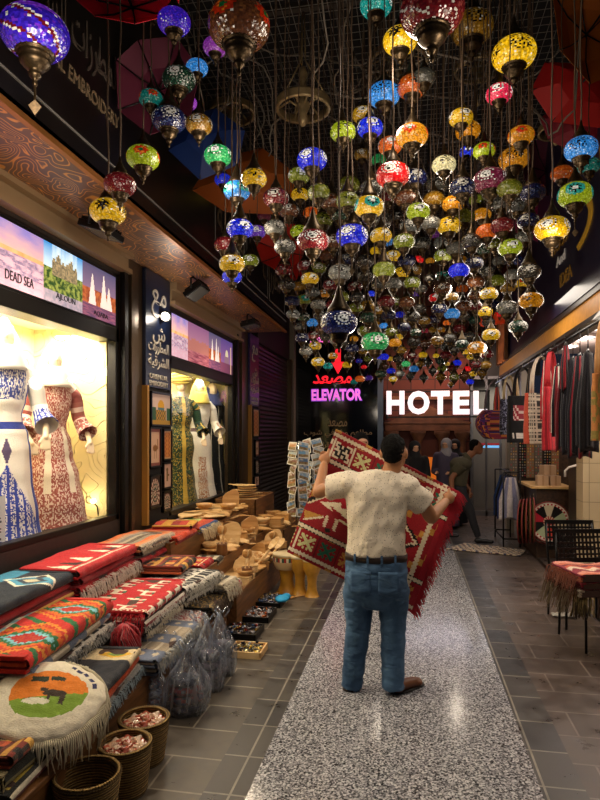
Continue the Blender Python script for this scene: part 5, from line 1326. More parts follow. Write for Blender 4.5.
# ---- woodware
rnd = random.Random(21)
def woodware(kind, p, lab, mat, s=1.0, rz=0, group=None):
    t = thing(kind, lab, kind.split('_')[-1], p, rz, group)
    if kind == 'wooden_bowl':
        mb = MB(); mb.lathe([(0.001, 0), (.035*s, 0), (.04*s, .008*s), (.075*s, .035*s), (.09*s, .07*s), (.084*s, .07*s), (.068*s, .038*s), (.03*s, .014*s), (0.001, .012*s)], 24); mb.build('bowl', mat, t, True)
    elif kind == 'wooden_spoon':
        mb = MB(); mb.tube([(0, -.16*s, .008), (0, .06*s, .010)], [.006*s, .007*s], 8); mb.build('handle', mat, t, True)
        mb = MB(); mb.rings([[(r*s*math.cos(2*PI*j/14), .10*s+r*1.45*s*math.sin(2*PI*j/14), z*s) for j in range(14)] for r, z in ((.001, .002), (.018, .004), (.030, .014), (.027, .014), (.016, .008), (.001, .006))]); mb.build('spoon_head', mat, t, True)
    elif kind == 'cutting_board':
        mb = MB(); R_ = []
        for j in range(40):
            a = 2*PI*j/40; r = (.10+.012*math.sin(3*a+s*5))*s; R_.append((r*math.cos(a), 1.45*r*math.sin(a)))
        mb.rings([[(x, y, z) for x, y in R_] for z in (0, .014)]); mb.build('board', mat, t, bevel=.004)
        mb = MB(); mb.tube([(0, -.14*s, .007), (0, -.22*s, .007)], [.018*s, .014*s], 10, ell=(1, .4)); mb.build('handle', mat, t, True)
    elif kind == 'wooden_box':
        mb = MB(); mb.bx(-.06*s, .06*s, -.08*s, .08*s, 0, .06*s); mb.build('body', mat, t, bevel=.004)
        mb = MB(); mb.bx(-.063*s, .063*s, -.083*s, .083*s, .061*s, .078*s); mb.build('lid', mat, t, bevel=.005)
    elif kind == 'wooden_cup':
        mb = MB(); mb.lathe([(0.001, 0), (.028*s, 0), (.032*s, .01), (.026*s, .03*s), (.038*s, .06*s), (.042*s, .10*s), (.037*s, .10*s), (.032*s, .06*s), (0.001, .04*s)], 20); mb.build('cup', mat, t, True)
    elif kind == 'carved_camel':
        blob('camel', [('e', (0, 0, .085*s), (.025*s, .05*s, .026*s)), ('e', (0, 0, .112*s), (.016*s, .022*s, .02*s)), ('c', (0, -.045*s, .09*s), .013*s, (0, -.075*s, .13*s), .010*s), ('c', (0, -.075*s, .13*s), .011*s, (0, -.10*s, .128*s), .007*s)]
             + [('c', (sx_*.013*s, y*s, .075*s), .009*s, (sx_*.013*s, y*s, .006*s), .006*s) for sx_ in (-1, 1) for y in (-.034, .034)], mat, t, .004*s, 3)
    return t
ords = ['nearest', 'second', 'third', 'fourth', 'fifth', 'sixth', 'seventh', 'eighth', 'ninth', 'tenth', 'eleventh', 'twelfth', 'thirteenth', 'fourteenth', 'fifteenth', 'sixteenth', 'seventeenth', 'eighteenth']
def fill_shelf(nm, x0, x1, y0, y1, z, ny, nx, kinds, sc=1.0, lv2=True):
    cnt = {}
    for i in range(ny):
        for j in range(nx):
            for lvl in range(2 if lv2 else 1):
                k_ = kinds[(i*3+j*2+lvl+(i*j) % 2) % len(kinds)]
                if lvl and k_ in ('carved_camel', 'wooden_cup'): k_ = 'cutting_board'
                c = cnt.get(k_, 0); cnt[k_] = c+1
                col_ = ('small cloth lined ' if 0 else '')+('pale ' if (i+j+lvl) % 2 else 'dark grained ')
                p = (x0+(x1-x0)*(j+.5)/nx+rnd.uniform(-.02, .02), y0+(y1-y0)*(i+.5)/ny+rnd.uniform(-.02, .02), z+lvl*.072*sc)
                woodware(k_, p, '%s%s, %s one from the camera %s' % (col_, k_.replace('_', ' '), ords[min(c, 17)], nm), PALE if (i+j+lvl) % 2 else OLIVE, sc*rnd.uniform(.9, 1.15), rnd.uniform(-1.6, 1.6), 'carved woodware on the crates')
fill_shelf('on the tall crate', -2.52, -2.10, 6.32, 7.50, .70, 7, 3, ['cutting_board', 'cutting_board', 'wooden_bowl', 'wooden_spoon'], 1.15)
fill_shelf('on the middle crate', -2.05, -1.82, 5.72, 7.25, .46, 9, 2, ['wooden_box', 'wooden_bowl', 'wooden_cup', 'carved_camel', 'wooden_spoon'], 1.0)
fill_shelf('on the low crate', -1.76, -1.53, 5.52, 7.15, .25, 9, 2, ['wooden_bowl', 'wooden_cup', 'wooden_box', 'wooden_bowl', 'carved_camel'], 1.05, True)
folded((-1.90, 5.50, .46), .22, .24, .06, .1, S_(['c8bca0', '3a3226', 'b8a888', '6a5a40'], 7), 'small cream and brown striped roll on the middle crate', seed=91)
# stack of flat wooden pieces at the far end
for i in range(7):
    woodware('cutting_board', (-2.28+.02*math.sin(i*3), 8.1, .80+i*.03), '%s board of the tall wooden pile before the far pillar' % ('lowest' if i == 0 else ords[i]+' lowest'), OLIVE if i % 2 else PALE, 1.25, 1.3+i*.5, 'pile of wooden boards')
crate(-2.56, -2.0, 7.62, 8.7, 0, .84, 'far wooden crate carrying the pile of boards', base=True)
crate(-1.98, -1.56, 7.35, 8.3, 0, .50, 'far low wooden crate in front of the shutter')
cnt = 0
for i in range(4):
    for j in range(2):
        for lv_ in range(2):
            woodware(['wooden_box', 'wooden_bowl', 'wooden_box', 'cutting_board'][(i+j+lv_) % 4], (-1.88+j*.2, 7.48+i*.21, .46+.08*lv_), 'pale woodware piece, %s from the camera on the far low crate' % ords[cnt], OLIVE if (i+j) % 2 else PALE, 1.2, i*.7, 'woodware on the far crate'); cnt += 1
# tall pale board standing with spoons leaning out of pots
t = woodware('wooden_spoon', (-1.52, 6.1, .40), 'long wooden spoon leaning over the low crate', PALE, 1.9); t.rotation_euler = (.85, .2, -.9)
t = woodware('wooden_spoon', (-1.50, 6.35, .36), 'second long wooden spoon leaning beside the striped drum', PALE, 1.8); t.rotation_euler = (.75, .1, -.7)
for i, (px, py, rz) in enumerate(((268, 596, .9), (280, 597, 1.1), (290, 594, 1.3), (300, 597, .8), (262, 601, 1.2))):
    woodware('wooden_spoon', atZ(px, py, .0), 'wooden ladle lying on the floor by the drums, %s from the left' % ords[i].replace('nearest', 'first'), OLIVE if i % 2 else PALE, 1.15, rz+PI/2, 'wooden ladles on the floor')
# upright pieces: boards and paddles standing among the bowls
for i, (x, y, z, sc_, rx, rz, lab) in enumerate(((-1.62, 5.75, .36, 1.3, 1.35, .3, 'pale board standing upright on the low crate, nearest'), (-1.66, 6.45, .36, 1.2, 1.45, -.2, 'grained board standing upright in the middle of the low crate'), (-1.9, 6.2, .60, 1.4, 1.4, .2, 'tall pale board standing on the middle crate'),
        (-1.88, 6.9, .58, 1.3, 1.5, .5, 'grained board standing at the far end of the middle crate'), (-1.60, 6.95, .42, 1.3, 1.3, 0, 'pale board standing at the far end of the low crate'), (-2.2, 7.2, .86, 1.3, 1.4, .4, 'board standing upright at the far end of the tall crate'))):
    o = woodware('cutting_board', (x, y, z), lab, PALE if i % 2 == 0 else OLIVE, sc_*.8, 0, 'carved woodware on the crates'); o.rotation_euler = (rx, 0, rz)
for i, (x, y, z) in enumerate(((-1.56, 5.62, .27), (-1.84, 5.70, .48), (-1.55, 6.7, .27))):
    pt_ = thing('spoon_pot', 'wooden pot for spoons, %s from the camera' % ords[i], 'pot', (x, y, z), 0, 'wooden spoon pots'); mb = MB()
    mb.lathe([(0.001, 0), (.045, 0), (.058, .05), (.05, .12), (.056, .14), (.048, .14), (.042, .10), (.05, .05), (0.001, .012)], 22); mb.build('pot', WALNUT, pt_, True)
    for j in range(4):
        o = woodware('wooden_spoon', (x+.02*math.cos(j*1.6), y+.02*math.sin(j*1.6), z+.17), 'spoon standing in the %s wooden pot, %s of four' % (ords[i], ords[j].replace('nearest', 'first')), PALE if j % 2 else OLIVE, 1.0, 0, 'spoons in the pots'); o.rotation_euler = (1.35+.1*math.sin(j), .0, j*1.6)
# goblet drums
def drum(px, py, H, R_, lab, band=None):
    p = atZ(px, py, 0); t = thing('goblet_drum', lab, 'drum', p, 0, 'goblet drums by the stall')
    mb = MB(); mb.lathe([(R_*.78, 0), (R_*.70, .02*H), (R_*.52, .16*H), (R_*.46, .34*H), (R_*.56, .52*H), (R_*.92, .70*H), (R_, .86*H), (R_*.98, .97*H)], 28); mb.build('body', pm('mustard_wood', 'b8842a', .4, noisy=.2, nscale=12), t, True)
    mb = MB(); mb.lathe([(0.001, H*.985), (R_*.98, H*.985), (R_*1.03, H*.97), (R_*1.03, .93*H), (R_*.99, .92*H)], 28); mb.build('skin', pm('drum_skin', 'd8c49a', .5), t, True)
    if band:
        mb = MB(); mb.rings([[(r*R_*math.cos(2*PI*j/40), r*R_*math.sin(2*PI*j/40), z*H) for j in range(40)] for r, z in ((.80, .60), (.95, .70), (1.025, .80), (1.035, .90))], lambda u, v: lin(['a8322a', 'e0d0b0', '3a5a4a'][int(v*40) % 3] if u > .4 else 'c8a878'), False); mb.build('woven_band', CLOTH, t, True)
drum(287, 592, .43, .15, 'mustard goblet drum with a woven band, leftmost of the drums', True)
drum(300, 594, .42, .11, 'plain mustard goblet drum in the middle')
drum(312, 596, .40, .10, 'plain mustard goblet drum right beside the man')

# ---- postcard spinners
def spinner(px, pyb, T, lab, n_lv, z0, z1):
    p = atT(px, 434, T); p.z = 0; t = thing('postcard_stand', lab, 'stand', p)
    mb = MB(); mb.tube([(0, 0, 0), (0, 0, z1)], .014, 8); mb.build('pole', CHROME, t, True)
    mb = MB(); mb.lathe([(0.001, 0), (.2, 0), (.2, .02), (.03, .04), (0.001, .04)], 20); mb.build('base', BLACK, t, True)
    rnd = random.Random(int(px)); n = 0
    side = 'left' if px < 305 else 'right'
    mb = MB()
    for i in range(n_lv):
        z = z0+(z1-z0-.1)*i/(n_lv-1)
        for a in (0, 1, 2, 3):
            an = a*PI/2+.78; mb.tube([(0, 0, z), (.10*math.cos(an), .10*math.sin(an), z)], .003, 4)
    for a in (0, 1, 2, 3): an = a*PI/2+.78; mb.tube([(.10*math.cos(an), .10*math.sin(an), z0-.02), (.10*math.cos(an), .10*math.sin(an), z1-.08)], .003, 4)
    mb.build('wire_rack', CHROME, t)
    for i in range(n_lv):
        z = z0+(z1-z0-.1)*(n_lv-1-i)/(n_lv-1)
        for a in (0, 1):
            an = -PI/2+(-.7 if a == 0 else .75); q = p+Vector((.12*math.cos(an), .12*math.sin(an), z))
            base = rnd.choice(['5a86b0', 'c08a5a', '6a9ac0', 'a8b8c0', '8a5a4a', '4a6a90'])
            cd = thing('postcard', '%s facing postcard in row %s from the top of the %s spinner' % ('left' if a == 0 else 'right', ords[i].replace('nearest', 'one').replace('second', 'two').replace('third', 'three').replace('fourth', 'four').replace('fifth', 'five').replace('sixth', 'six').replace('seventh', 'seven').replace('eighth', 'eight').replace('ninth', 'nine'), side), 'postcard', q, 0, 'postcards on the spinner stands', rot=(-.25, rnd.uniform(-.38, .38), an+PI/2+rnd.uniform(-.3, .3)))
            mb = MB(); sd = rnd.uniform(0, 50)
            def cf(u, v):
                if u < .07 or u > .93 or v < .09 or v > .91: return lin('e8e6e0')
                return lerp(base, 'e0d8c8', (v-.5)*1.2+fbm(u*3, v*4, sd)) if v > .4 else lerp('6a4a30', '9a8a5a', fbm(u*5, v*5, sd)+.5)
            mb.grid(lambda u, v: ((u-.5)*.16, -.002, v*.115), 16, 12, cf); mb.grid(lambda u, v: ((.5-u)*.16, .002, v*.115), 1, 1, lambda u, v: lin('e4e0d8')); mb.build('card', PRINT, cd)
spinner(298.5, 0, 8.1, 'left postcard spinner stand in front of the black glass', 10, .60, 1.58)
spinner(313, 0, 8.6, 'right postcard spinner stand half hidden by the man', 10, .60, 1.62)
# ================================================================== THE SELLER HOLDING UP A RUG
YM = 4.0
def M(px, py, y=YM): return atY(px, py, y)
man = thing('person', 'person in white t-shirt and blue jeans seen from behind, holding up a red rug', 'person', (-.235, 4.02, 0)); mo = (-.235, 4.02, 0)
SKIN = pm('tan_skin', 'b07a52', .5, noisy=.08, nscale=30); HAIR = pm('black_hair', '070605', .85, spec=.15, bump=.8, nscale=160)
# joints
hc = M(393.5, 452, 3.98); shL = M(345, 481); shR = M(412, 485); elL = M(319, 492, 4.08); elR = M(431, 517, 4.10); hL = M(325, 459, 4.27); hR = M(449, 498, 4.30)
neck = M(388, 476, 4.0); chest = M(378, 500, 4.0)
prims = [('e', hc+Vector((0, .0, .012)), (.079, .098, .105)), ('e', hc+Vector((.022, .055, -.045)), (.056, .055, .068)), ('c', neck+Vector((0, 0, -.06)), .066, hc+Vector((0, .005, -.07)), .058),
         ('e', hc+Vector((.030, .108, -.028)), (.014, .018, .026)), ('e', hc+Vector((-.080, .004, -.010)), (.012, .022, .034)), ('e', hc+Vector((.082, .012, -.012)), (.012, .024, .036)),
         ('e', hc+Vector((.028, .10, -.072)), (.026, .014, .009)), ('e', hc+Vector((.010, .095, .022)), (.05, .014, .010)),
         ('c', neck+Vector((-.02, 0, -.10)), .055, shL+Vector((.05, 0, -.01)), .045), ('c', neck+Vector((.02, 0, -.10)), .055, shR+Vector((-.05, 0, -.01)), .045),
         ('c', shL, .046, elL, .046), ('c', elL, .046, hL+(elL-hL).normalized()*.06, .030), ('c', shR, .046, elR, .048), ('c', elR, .048, hR+(elR-hR).normalized()*.06, .031),
         ('c', chest+Vector((0, 0, .0)), .12, chest+Vector((0, 0, -.30)), .13)]
def grip(h, fwd, up, side):
    """hand closed over the cloth: palm, four bent fingers, thumb from the side of the palm"""
    f = Vector(fwd).normalized(); u = Vector(up).normalized(); s = f.cross(u).normalized()*side; out = []
    out.append(('e', h, (.040, .030, .042)))
    for i, (k_, L_) in enumerate(((-1.5, .036), (-.5, .041), (.5, .039), (1.5, .031))):
        b = h+u*.028*(-k_*.62)+f*.022; m = b+f*L_*.8+s*.014; e = m-s*L_*.5*0+f*-.004+s*.030; e2 = e-f*.026
        out += [('c', b, .0105, m, .0095), ('c', m, .0095, e, .0088), ('c', e, .0088, e2, .008)]
    b = h+u*.034-s*.006; m = b+u*.022+f*.022; e = m+f*.026+s*.010
    out += [('c', b, .0125, m, .011), ('c', m, .011, e, .0095)]
    return out
prims += grip(hL, (.15, .8, .25), (.3, 0, .95), -1)
prims += grip(hR, (.35, .8, .1), (-.2, 0, .95), -1)
blob('body', prims, SKIN, man, .006, 5, mo)
blob('hair', [('e', hc+Vector((-.003, -.016, .030)), (.080, .096, .092)), ('e', hc+Vector((-.006, -.048, -.022)), (.066, .050, .052))], HAIR, man, .006, 3, mo, disp=.006, dscale=40, dshape=(1, 1, 1))
TSH = NT('printed_tshirt'); co = TSH.coord((1, .25, 1)); vo = TSH.n('TexVoronoi', _Scale=75.0); TSH.l(co, vo.inputs['Vector'])
TSH.l(TSH.ramp(vo.outputs['Distance'], [(.16, lin('6f6658')), (.24, lin('ddd2be'))]), TSH.b.inputs['Base Color']); TSH.b.inputs['Roughness'].default_value = .9
nn = TSH.n('TexNoise', _Scale=9.0, _Detail=3, _Distortion=.6); TSH.l(TSH.coord((1, 1, .6)), nn.inputs['Vector']); TSH.bump(nn.outputs[0], .45, .05)
slL = shL+(elL-shL)*.62; slR = shR+(elR-shR)*.62
hip = M(376, 552, 4.0)
blob('t_shirt', [('l', [(hip+Vector((0, 0, -.012)), .208, .145), (hip+Vector((0, 0, .05)), .198, .140), (M(376, 530), .190, .132), (M(377, 510), .205, .132), (M(378, 495), .222, .128), (M(378, 482), .222, .112), (M(380, 474), .15, .09), (M(386, 470), .085, .075)]),
                 ('c', shL+Vector((.05, 0, -.015)), .090, slL, .084, True), ('c', shR+Vector((-.05, 0, -.02)), .092, slR, .090, True), ('e', shL+Vector((.03, 0, -.005)), (.085, .09, .075)), ('e', shR+Vector((-.03, 0, -.01)), (.085, .09, .078)),
                 ('c', M(386, 476), .088, M(387, 470.5), .080, True)], TSH.m, man, .009, 5, mo, disp=.016, dscale=8, dshape=(1, 1, .8))
mb = MB(); mb.tube([M(387, 471.5)+Vector((.073*math.cos(a), .068*math.sin(a), .006*math.sin(a))) for a in [2*PI*k/24 for k in range(25)]], .007, 6); mb.build('collar', pm('tshirt_rib', 'cbb998', .9), man, True, off=mo)
# belt and jeans
bz = M(376, 555, 4.0)
mb = MB(); mb.rings([[(bz.x+r*math.cos(2*PI*k/40), bz.y+r*.69*math.sin(2*PI*k/40), bz.z+z) for k in range(40)] for r, z in ((.200, -.03), (.206, -.028), (.206, .014), (.200, .016))], None, False); mb.build('belt', pm('brown_belt', '2a1a14', .5), man, True, off=mo)
JE = NT('blue_denim'); n1 = JE.n('TexNoise', _Scale=5.0, _Detail=5); JE.l(JE.coord((1, 1, .5)), n1.inputs['Vector'])
JE.l(JE.ramp(n1.outputs[0], [(.3, lin('2a4766')), (.7, lin('54789c'))]), JE.b.inputs['Base Color']); JE.b.inputs['Roughness'].default_value = .85
n2 = JE.n('TexNoise', _Scale=14.0, _Detail=3, _Distortion=1.0); JE.l(JE.coord((.6, .6, 1.3)), n2.inputs['Vector']); JE.bump(n2.outputs[0], .5, .03)
kL = M(358, 628); kR = M(393, 630); fL = M(351.5, 687, 4.0); fR = M(393, 689, 3.98)
blob('jeans', [('l', [(bz+Vector((0, 0, -.34)), .12, .11), (bz+Vector((0, 0, -.25)), .200, .148), (bz+Vector((0, 0, -.15)), .208, .155), (bz+Vector((0, 0, -.06)), .203, .145), (bz+Vector((0, 0, -.012)), .198, .136)]),
               ('e', bz+Vector((-.09, -.03, -.16)), (.105, .125, .12)), ('e', bz+Vector((.09, -.03, -.16)), (.105, .125, .12)),
               ('c', M(359, 590), .108, kL, .082), ('c', M(393, 590), .110, kR, .084), ('c', kL, .082, fL, .070, True), ('c', kR, .084, fR, .073, True), ('c', fL+Vector((0, 0, .03)), .07, fL, .074, True), ('c', fR+Vector((0, 0, .03)), .073, fR, .078, True)], JE.m, man, .009, 5, mo, disp=.008, dscale=11, dshape=(1, 1, 1.8))
DEN2 = pm('denim_seam', '16304a', .85)
for sd in (-1, 1):
    mb = MB(); c = bz+Vector((sd*.088, 0, -.145))
    def ps(u, v, c=c, sd=sd): x = (u-.5)*.13; z = (.5-v)*.14-(.016*(1-abs(u-.5)*2) if v > .9 else 0); return (c.x+x, 4.0-.166+.12*abs(x*sd+.01)**1.2, c.z+z)
    mb.grid(ps, 8, 8); mb.build('back_pocket', JE.m, man, True, off=mo, solid=.006)
for i, x in enumerate((-.13, -.045, .045, .13)):
    mb = MB(); yb = -.69*math.sqrt(.206**2-x*x); mb.box(bz.x+x, bz.y+yb-.004, bz.z-.006, .014, .008, .062); mb.build('belt_loop', JE.m, man, off=mo, bevel=.002)
# shoes
SH_B = pm('brown_leather_shoe', '6a3c20', .4); SH_D = pm('shoe_sole', '17120f', .6)
f0 = M(398, 689, 4.0); f0.z = 0
blob('shoe', [('e', f0+Vector((.0, .0, .045)), (.048, .06, .042)), ('c', f0+Vector((.0, .0, .045)), .042, f0+Vector((.10, .10, .035)), .036), ('e', f0+Vector((.12, .12, .03)), (.042, .045, .028))], SH_B, man, .006, 4, mo)
mb = MB(); mb.tube([f0+Vector((-.03, -.03, .008)), f0+Vector((.05, .05, .008)), f0+Vector((.155, .155, .008))], [.044, .048, .034], 14, ell=(1, .18)); mb.build('shoe_sole', SH_D, man, True, off=mo)
f1 = M(350, 690, 4.0); f1.z = 0
blob('shoe', [('e', f1+Vector((.0, .0, .042)), (.044, .055, .040)), ('c', f1+Vector((.0, .01, .042)), .040, f1+Vector((-.02, .15, .035)), .034), ('e', f1+Vector((-.025, .18, .03)), (.042, .05, .026))], SH_D, man, .006, 4, mo)
mb = MB(); mb.tube([f1+Vector((0, -.05, .008)), f1+Vector((-.01, .08, .008)), f1+Vector((-.025, .22, .008))], [.042, .046, .032], 14, ell=(1, .18)); mb.build('shoe_sole', pm('worn_sole', '3a2c22', .7), man, True, off=mo)

# ---- the rug he shows: a real cloth with a woven pattern, hanging from his two hands
RUGP = ('8e0f1c', 'd8cbb0', '14100f', '1c5a48', 'b8863a')
TL, TR, BR, BLc = (336, 429), (458, 491), (411, 612), (287, 552)
def rugpos(u, v):
    px = (TL[0]*(1-u)+TR[0]*u)*(1-v)+(BLc[0]*(1-u)+BR[0]*u)*v
    py = (TL[1]*(1-u)+TR[1]*u)*(1-v)+(BLc[1]*(1-u)+BR[1]*u)*v
    y = 4.40+.045*math.sin(u*9+v*4)+.03*math.sin(v*11-u*5)+.05*(v-.5)
    if v < .45: y += .07*math.sin(PI*v/.45)*math.sin(PI*u)
    dl = math.hypot((px-325)/16, (py-459)/16); dr = math.hypot((px-449)/16, (py-498)/16)
    y = y+(4.335-y)*math.exp(-dl*dl)*.9; y = y+(4.36-y)*math.exp(-dr*dr)*.9
    return atY(px, py, y)
SM = ["11000111", "10010001", "11010101", "01000100", "11101110", "00100010", "10101011", "10001001", "11100011"]
def motif(k_, x, y):
    """x, y in 0..1"""
    if k_ % 4 == 0:
        r = SM[min(8, int(y*9))]; return 'd8cbb0' if r[min(7, int(x*8))] == '1' else None
    d1, d2 = abs(x-.5), abs(y-.5)
    if abs(d1-d2) < .13 and max(d1, d2) < .42 or (max(d1, d2) > .30 and max(d1, d2) < .44 and min(d1, d2) < .16 and min(d1, d2) > .06): return ['b8863a', 'c8c890', '1f6a50'][k_ % 3]
    return None
def _uv(x, y):
    px, py = 280+x/5.714-TL[0], 420+y/5.714-TL[1]; ax, ay, bx_, by_ = TR[0]-TL[0], TR[1]-TL[1], BLc[0]-TL[0], BLc[1]-TL[1]
    D_ = ax*by_-ay*bx_; return ((px*by_-py*bx_)/D_, (ax*py-ay*px)/D_)
POLY = [(c, [_uv(*q) for q in pts]) for c, pts in (
 ('d8cbb0', [(228, 468), (300, 524), (292, 494), (345, 520), (352, 476)]), ('d8cbb0', [(300, 505), (384, 560), (380, 512), (340, 505)]), ('d8cbb0', [(345, 545), (430, 600), (430, 550), (385, 548)]),
 ('b8863a', [(142, 512), (250, 550), (142, 562)]), ('d8cbb0', [(134, 563), (252, 550), (250, 562), (136, 573)]), ('d8cbb0', [(264, 546), (282, 550), (260, 616), (244, 608)]),
 ('d8cbb0', [(318, 568), (338, 574), (314, 640), (298, 630)]), ('d8cbb0', [(330, 572), (440, 650), (440, 630), (338, 566)]), ('14100f', [(255, 620), (290, 622), (285, 645), (258, 645)]),
 ('14100f', [(150, 452), (330, 392), (330, 412), (160, 470)]), ('d8cbb0', [(160, 470), (330, 412), (330, 422), (164, 480)]), ('b8863a', [(205, 330), (218, 420), (175, 440)]))]
def _in(poly, u, v):
    r = False; j = len(poly)-1
    for i in range(len(poly)):
        (x1, y1), (x2, y2) = poly[i], poly[j]
        if (y1 > v) != (y2 > v) and u < (x2-x1)*(v-y1)/(y2-y1)+x1: r = not r
        j = i
    return r
def ruga(u, v):
    tooth = abs(((u*34) % 1)-.5)*.04
    for y0 in (.035, .235, .765, .965):
        if abs(v-y0) < .009+tooth*.45: return 'd8cbb0'
        if abs(v-y0) < .022: return '14100f' if y0 in (.235, .765) else '8e0f1c'
    if u > .955: return 'a01226'
    if abs(u-.90) < .012+abs(((v*34) % 1)-.5)*.02: return 'd8cbb0'
    for b0, off_ in ((.06, 0), (.79, 1)):
        if b0 < v < b0+.155:
            q = (u-.02)*6.2; k_ = int(q)+off_; x = q % 1
            if x < .08: return 'd8cbb0' if k_ % 4 in (0, 1) else '6a0c16'
            c = motif(k_, (x-.12)/.84, (v-b0-.015)/.125) if .12 < x < .96 and .015 < v-b0 < .14 else None
            if c: return c
            return '1a1412' if k_ % 4 == 0 and .2 < x < .85 and .03 < v-b0 < .13 else '8e0f1c'
    # field: large stepped diamond with cream triangles
    if u < .62 and .25 < v < .755:
        for c, p_ in POLY:
            if _in(p_, u+.006*(int(v*110) % 2), v): return c
        if u < .42: return '8e0f1c'
    us = int(u*60)/60; vs = int(v*70)/70
    d = abs(us-.46)*.72+abs(vs-.5)
    if .285 < d < .305: return '14100f'
    if .265 < d <= .285: return 'd8cbb0'
    if d >= .305: return ('8e0f1c' if (int(u*20)+int(v*20)) % 5 else 'b8863a')
    qx = (u*4.0) % 1; qy = ((v-.26)*4.2) % 1; kk = int(u*4.0)+int((v-.26)*4.2)
    if abs(qx-.5) < qy*.42*(.8+.2*math.sin(qy*40)) and .15 < qy < .75: return ['d8cbb0', 'b8863a', 'd8cbb0'][kk % 3]
    if abs(qx-.5) < .09 and qy > .78: return '1c5a48'
    return '8e0f1c'
rc = rugpos(.5, .5); rug = thing('held_rug', 'red woven rug with cream, black and green motifs held up by the seller', 'rug', rc)
mb = MB(); mb.grid(rugpos, 200, 200, lambda u, v: nz(ruga(u, v), u, v, .10)); mb.build('woven_cloth', CLOTH, rug, True, off=rc, solid=.006)
mb = MB(); rnd = random.Random(2)
for i in range(230):
    v = i/229; p0 = rugpos(.997, v); p1 = rugpos(.90, v); d = (p0-p1).normalized(); ln = rnd.uniform(.05, .085)
    mb.tube([p0, p0+d*ln*.5+Vector((0, 0, -.012)), p0+d*ln*.75+Vector((rnd.uniform(-.012, .012), 0, -ln*.6))], [.0035, .003, .002], 4)
mb.build('red_fringe', pm('rug_fringe_red', 'a01226', .9), rug, off=rc)

# ================================================================== OTHER PEOPLE
def P_(px, py, y): return atY(px, py, y)
def face_bits(hc, f, s=1):
    f = Vector(f).normalized(); r = Vector((f.y, -f.x, 0))
    return [('e', hc+f*.095*s+Vector((0, 0, -.02*s)), (.014*s, .014*s, .024*s)), ('e', hc+f*.085*s+Vector((0, 0, -.062*s)), (.024*s, .020*s, .008*s)), ('e', hc+f*.078*s+Vector((0, 0, .022*s)), (.05*s, .04*s, .012*s)),
            ('e', hc+r*.078*s+Vector((0, 0, -.005)), (.014*s, .018*s, .03*s)), ('e', hc-r*.078*s+Vector((0, 0, -.005)), (.014*s, .018*s, .03*s))]
# walking man, leaning forward
YW = 9.75; wo = P_(462, 434, YW); wo = (wo.x, YW, 0)
wk = thing('person', 'person in olive t-shirt and dark trousers striding past behind the rug', 'person', wo)
hc2 = P_(476, 447, YW); nk = P_(469, 456, YW); sh = P_(461, 463, YW); hp = P_(457, 487, YW); kn1 = P_(469.5, 510, YW-.1); an1 = P_(478, 537, YW-.1); kn2 = P_(452, 514, YW+.15); an2 = P_(444, 540, YW+.2)
elb = P_(451.5, 478, YW-.22); hd = P_(452.5, 496, YW-.25); elb2 = P_(462, 480, YW+.2); hd2 = P_(470, 490, YW+.2)
pr = [('e', hc2, (.092, .080, .112)), ('e', hc2+Vector((.045, 0, -.07)), (.055, .055, .05)), ('c', nk+Vector((-.05, 0, -.05)), .062, hc2+Vector((-.02, 0, -.05)), .058)]+face_bits(hc2, (1, -.15, 0))
for e_, h_, y_ in ((elb, hd, -.2), (elb2, hd2, .18)):
    s0 = sh+Vector((0, y_, -.03)); pr += [('c', s0, .044, e_, .042), ('c', e_, .042, h_, .028), ('e', h_+Vector((0, 0, -.05)), (.026, .034, .045))]
    for q in range(4): b = h_+Vector((-.02+.014*q, -.03+.018*q, -.08)); pr.append(('c', b, .011, b+Vector((.012, 0, -.06+.006*q)), .009))
    pr.append(('c', h_+Vector((.02, -.02, -.04)), .012, h_+Vector((.045, -.02, -.09)), .010))
pr += [('c', sh, .10, hp, .10)]
blob('body', pr, pm('tan_skin_deep', '8a5a3e', .5), wk, .011, 4, wo)
for nm_, sd_ in (('eye', -.028), ('eye', .03)):
    mb = MB(); c = hc2+Vector((.078, sd_-.012, .006)); mb.lathe([(0.001, -.011), (.010, 0), (0.001, .011)], 10, c); mb.build('eye', pm('dark_eye', '120d0a', .2), wk, True, off=wo)
blob('hair', [('e', hc2+Vector((-.022, 0, .032)), (.088, .084, .095)), ('e', hc2+Vector((-.06, 0, -.02)), (.045, .07, .06))], HAIR, wk, .011, 3, wo)
blob('t_shirt', [('c', sh+Vector((0, 0, -.02)), .17, hp+Vector((0, 0, .03)), .165, True, (1.15, .85)), ('e', sh+Vector((.0, 0, -.02)), (.17, .24, .12)), ('c', sh+Vector((0, -.2, -.03)), .085, sh+(elb-sh)*.62+Vector((0, -.03, 0)), .078, True), ('c', sh+Vector((0, .18, -.03)), .085, sh+(elb2-sh)*.6+Vector((0, .05, 0)), .078, True), ('c', nk+Vector((-.05, 0, -.04)), .10, nk, .075, True)],
     pm('olive_cotton', '45412f', .9), wk, .012, 4, wo, disp=.014, dscale=6)
blob('trousers', [('e', hp+Vector((0, 0, -.02)), (.155, .19, .13)), ('c', hp+Vector((.03, -.09, -.05)), .105, kn1, .075), ('c', kn1, .075, an1, .052, True), ('c', hp+Vector((-.02, .09, -.05)), .105, kn2, .075), ('c', kn2, .075, an2, .052, True)], pm('dark_trousers', '1b1c22', .85), wk, .012, 4, wo, disp=.010, dscale=8)
for an, dz in ((an1, 0), (an2, .03)):
    b = Vector((an.x, an.y, .05+dz)); blob('shoe', [('e', b, (.06, .045, .05)), ('c', b, .042, b+Vector((.16, 0, -.012)), .034), ('e', b+Vector((.19, 0, -.015)), (.05, .042, .03))], pm('black_shoe', '0e0d0e', .4), wk, .010, 3, wo)
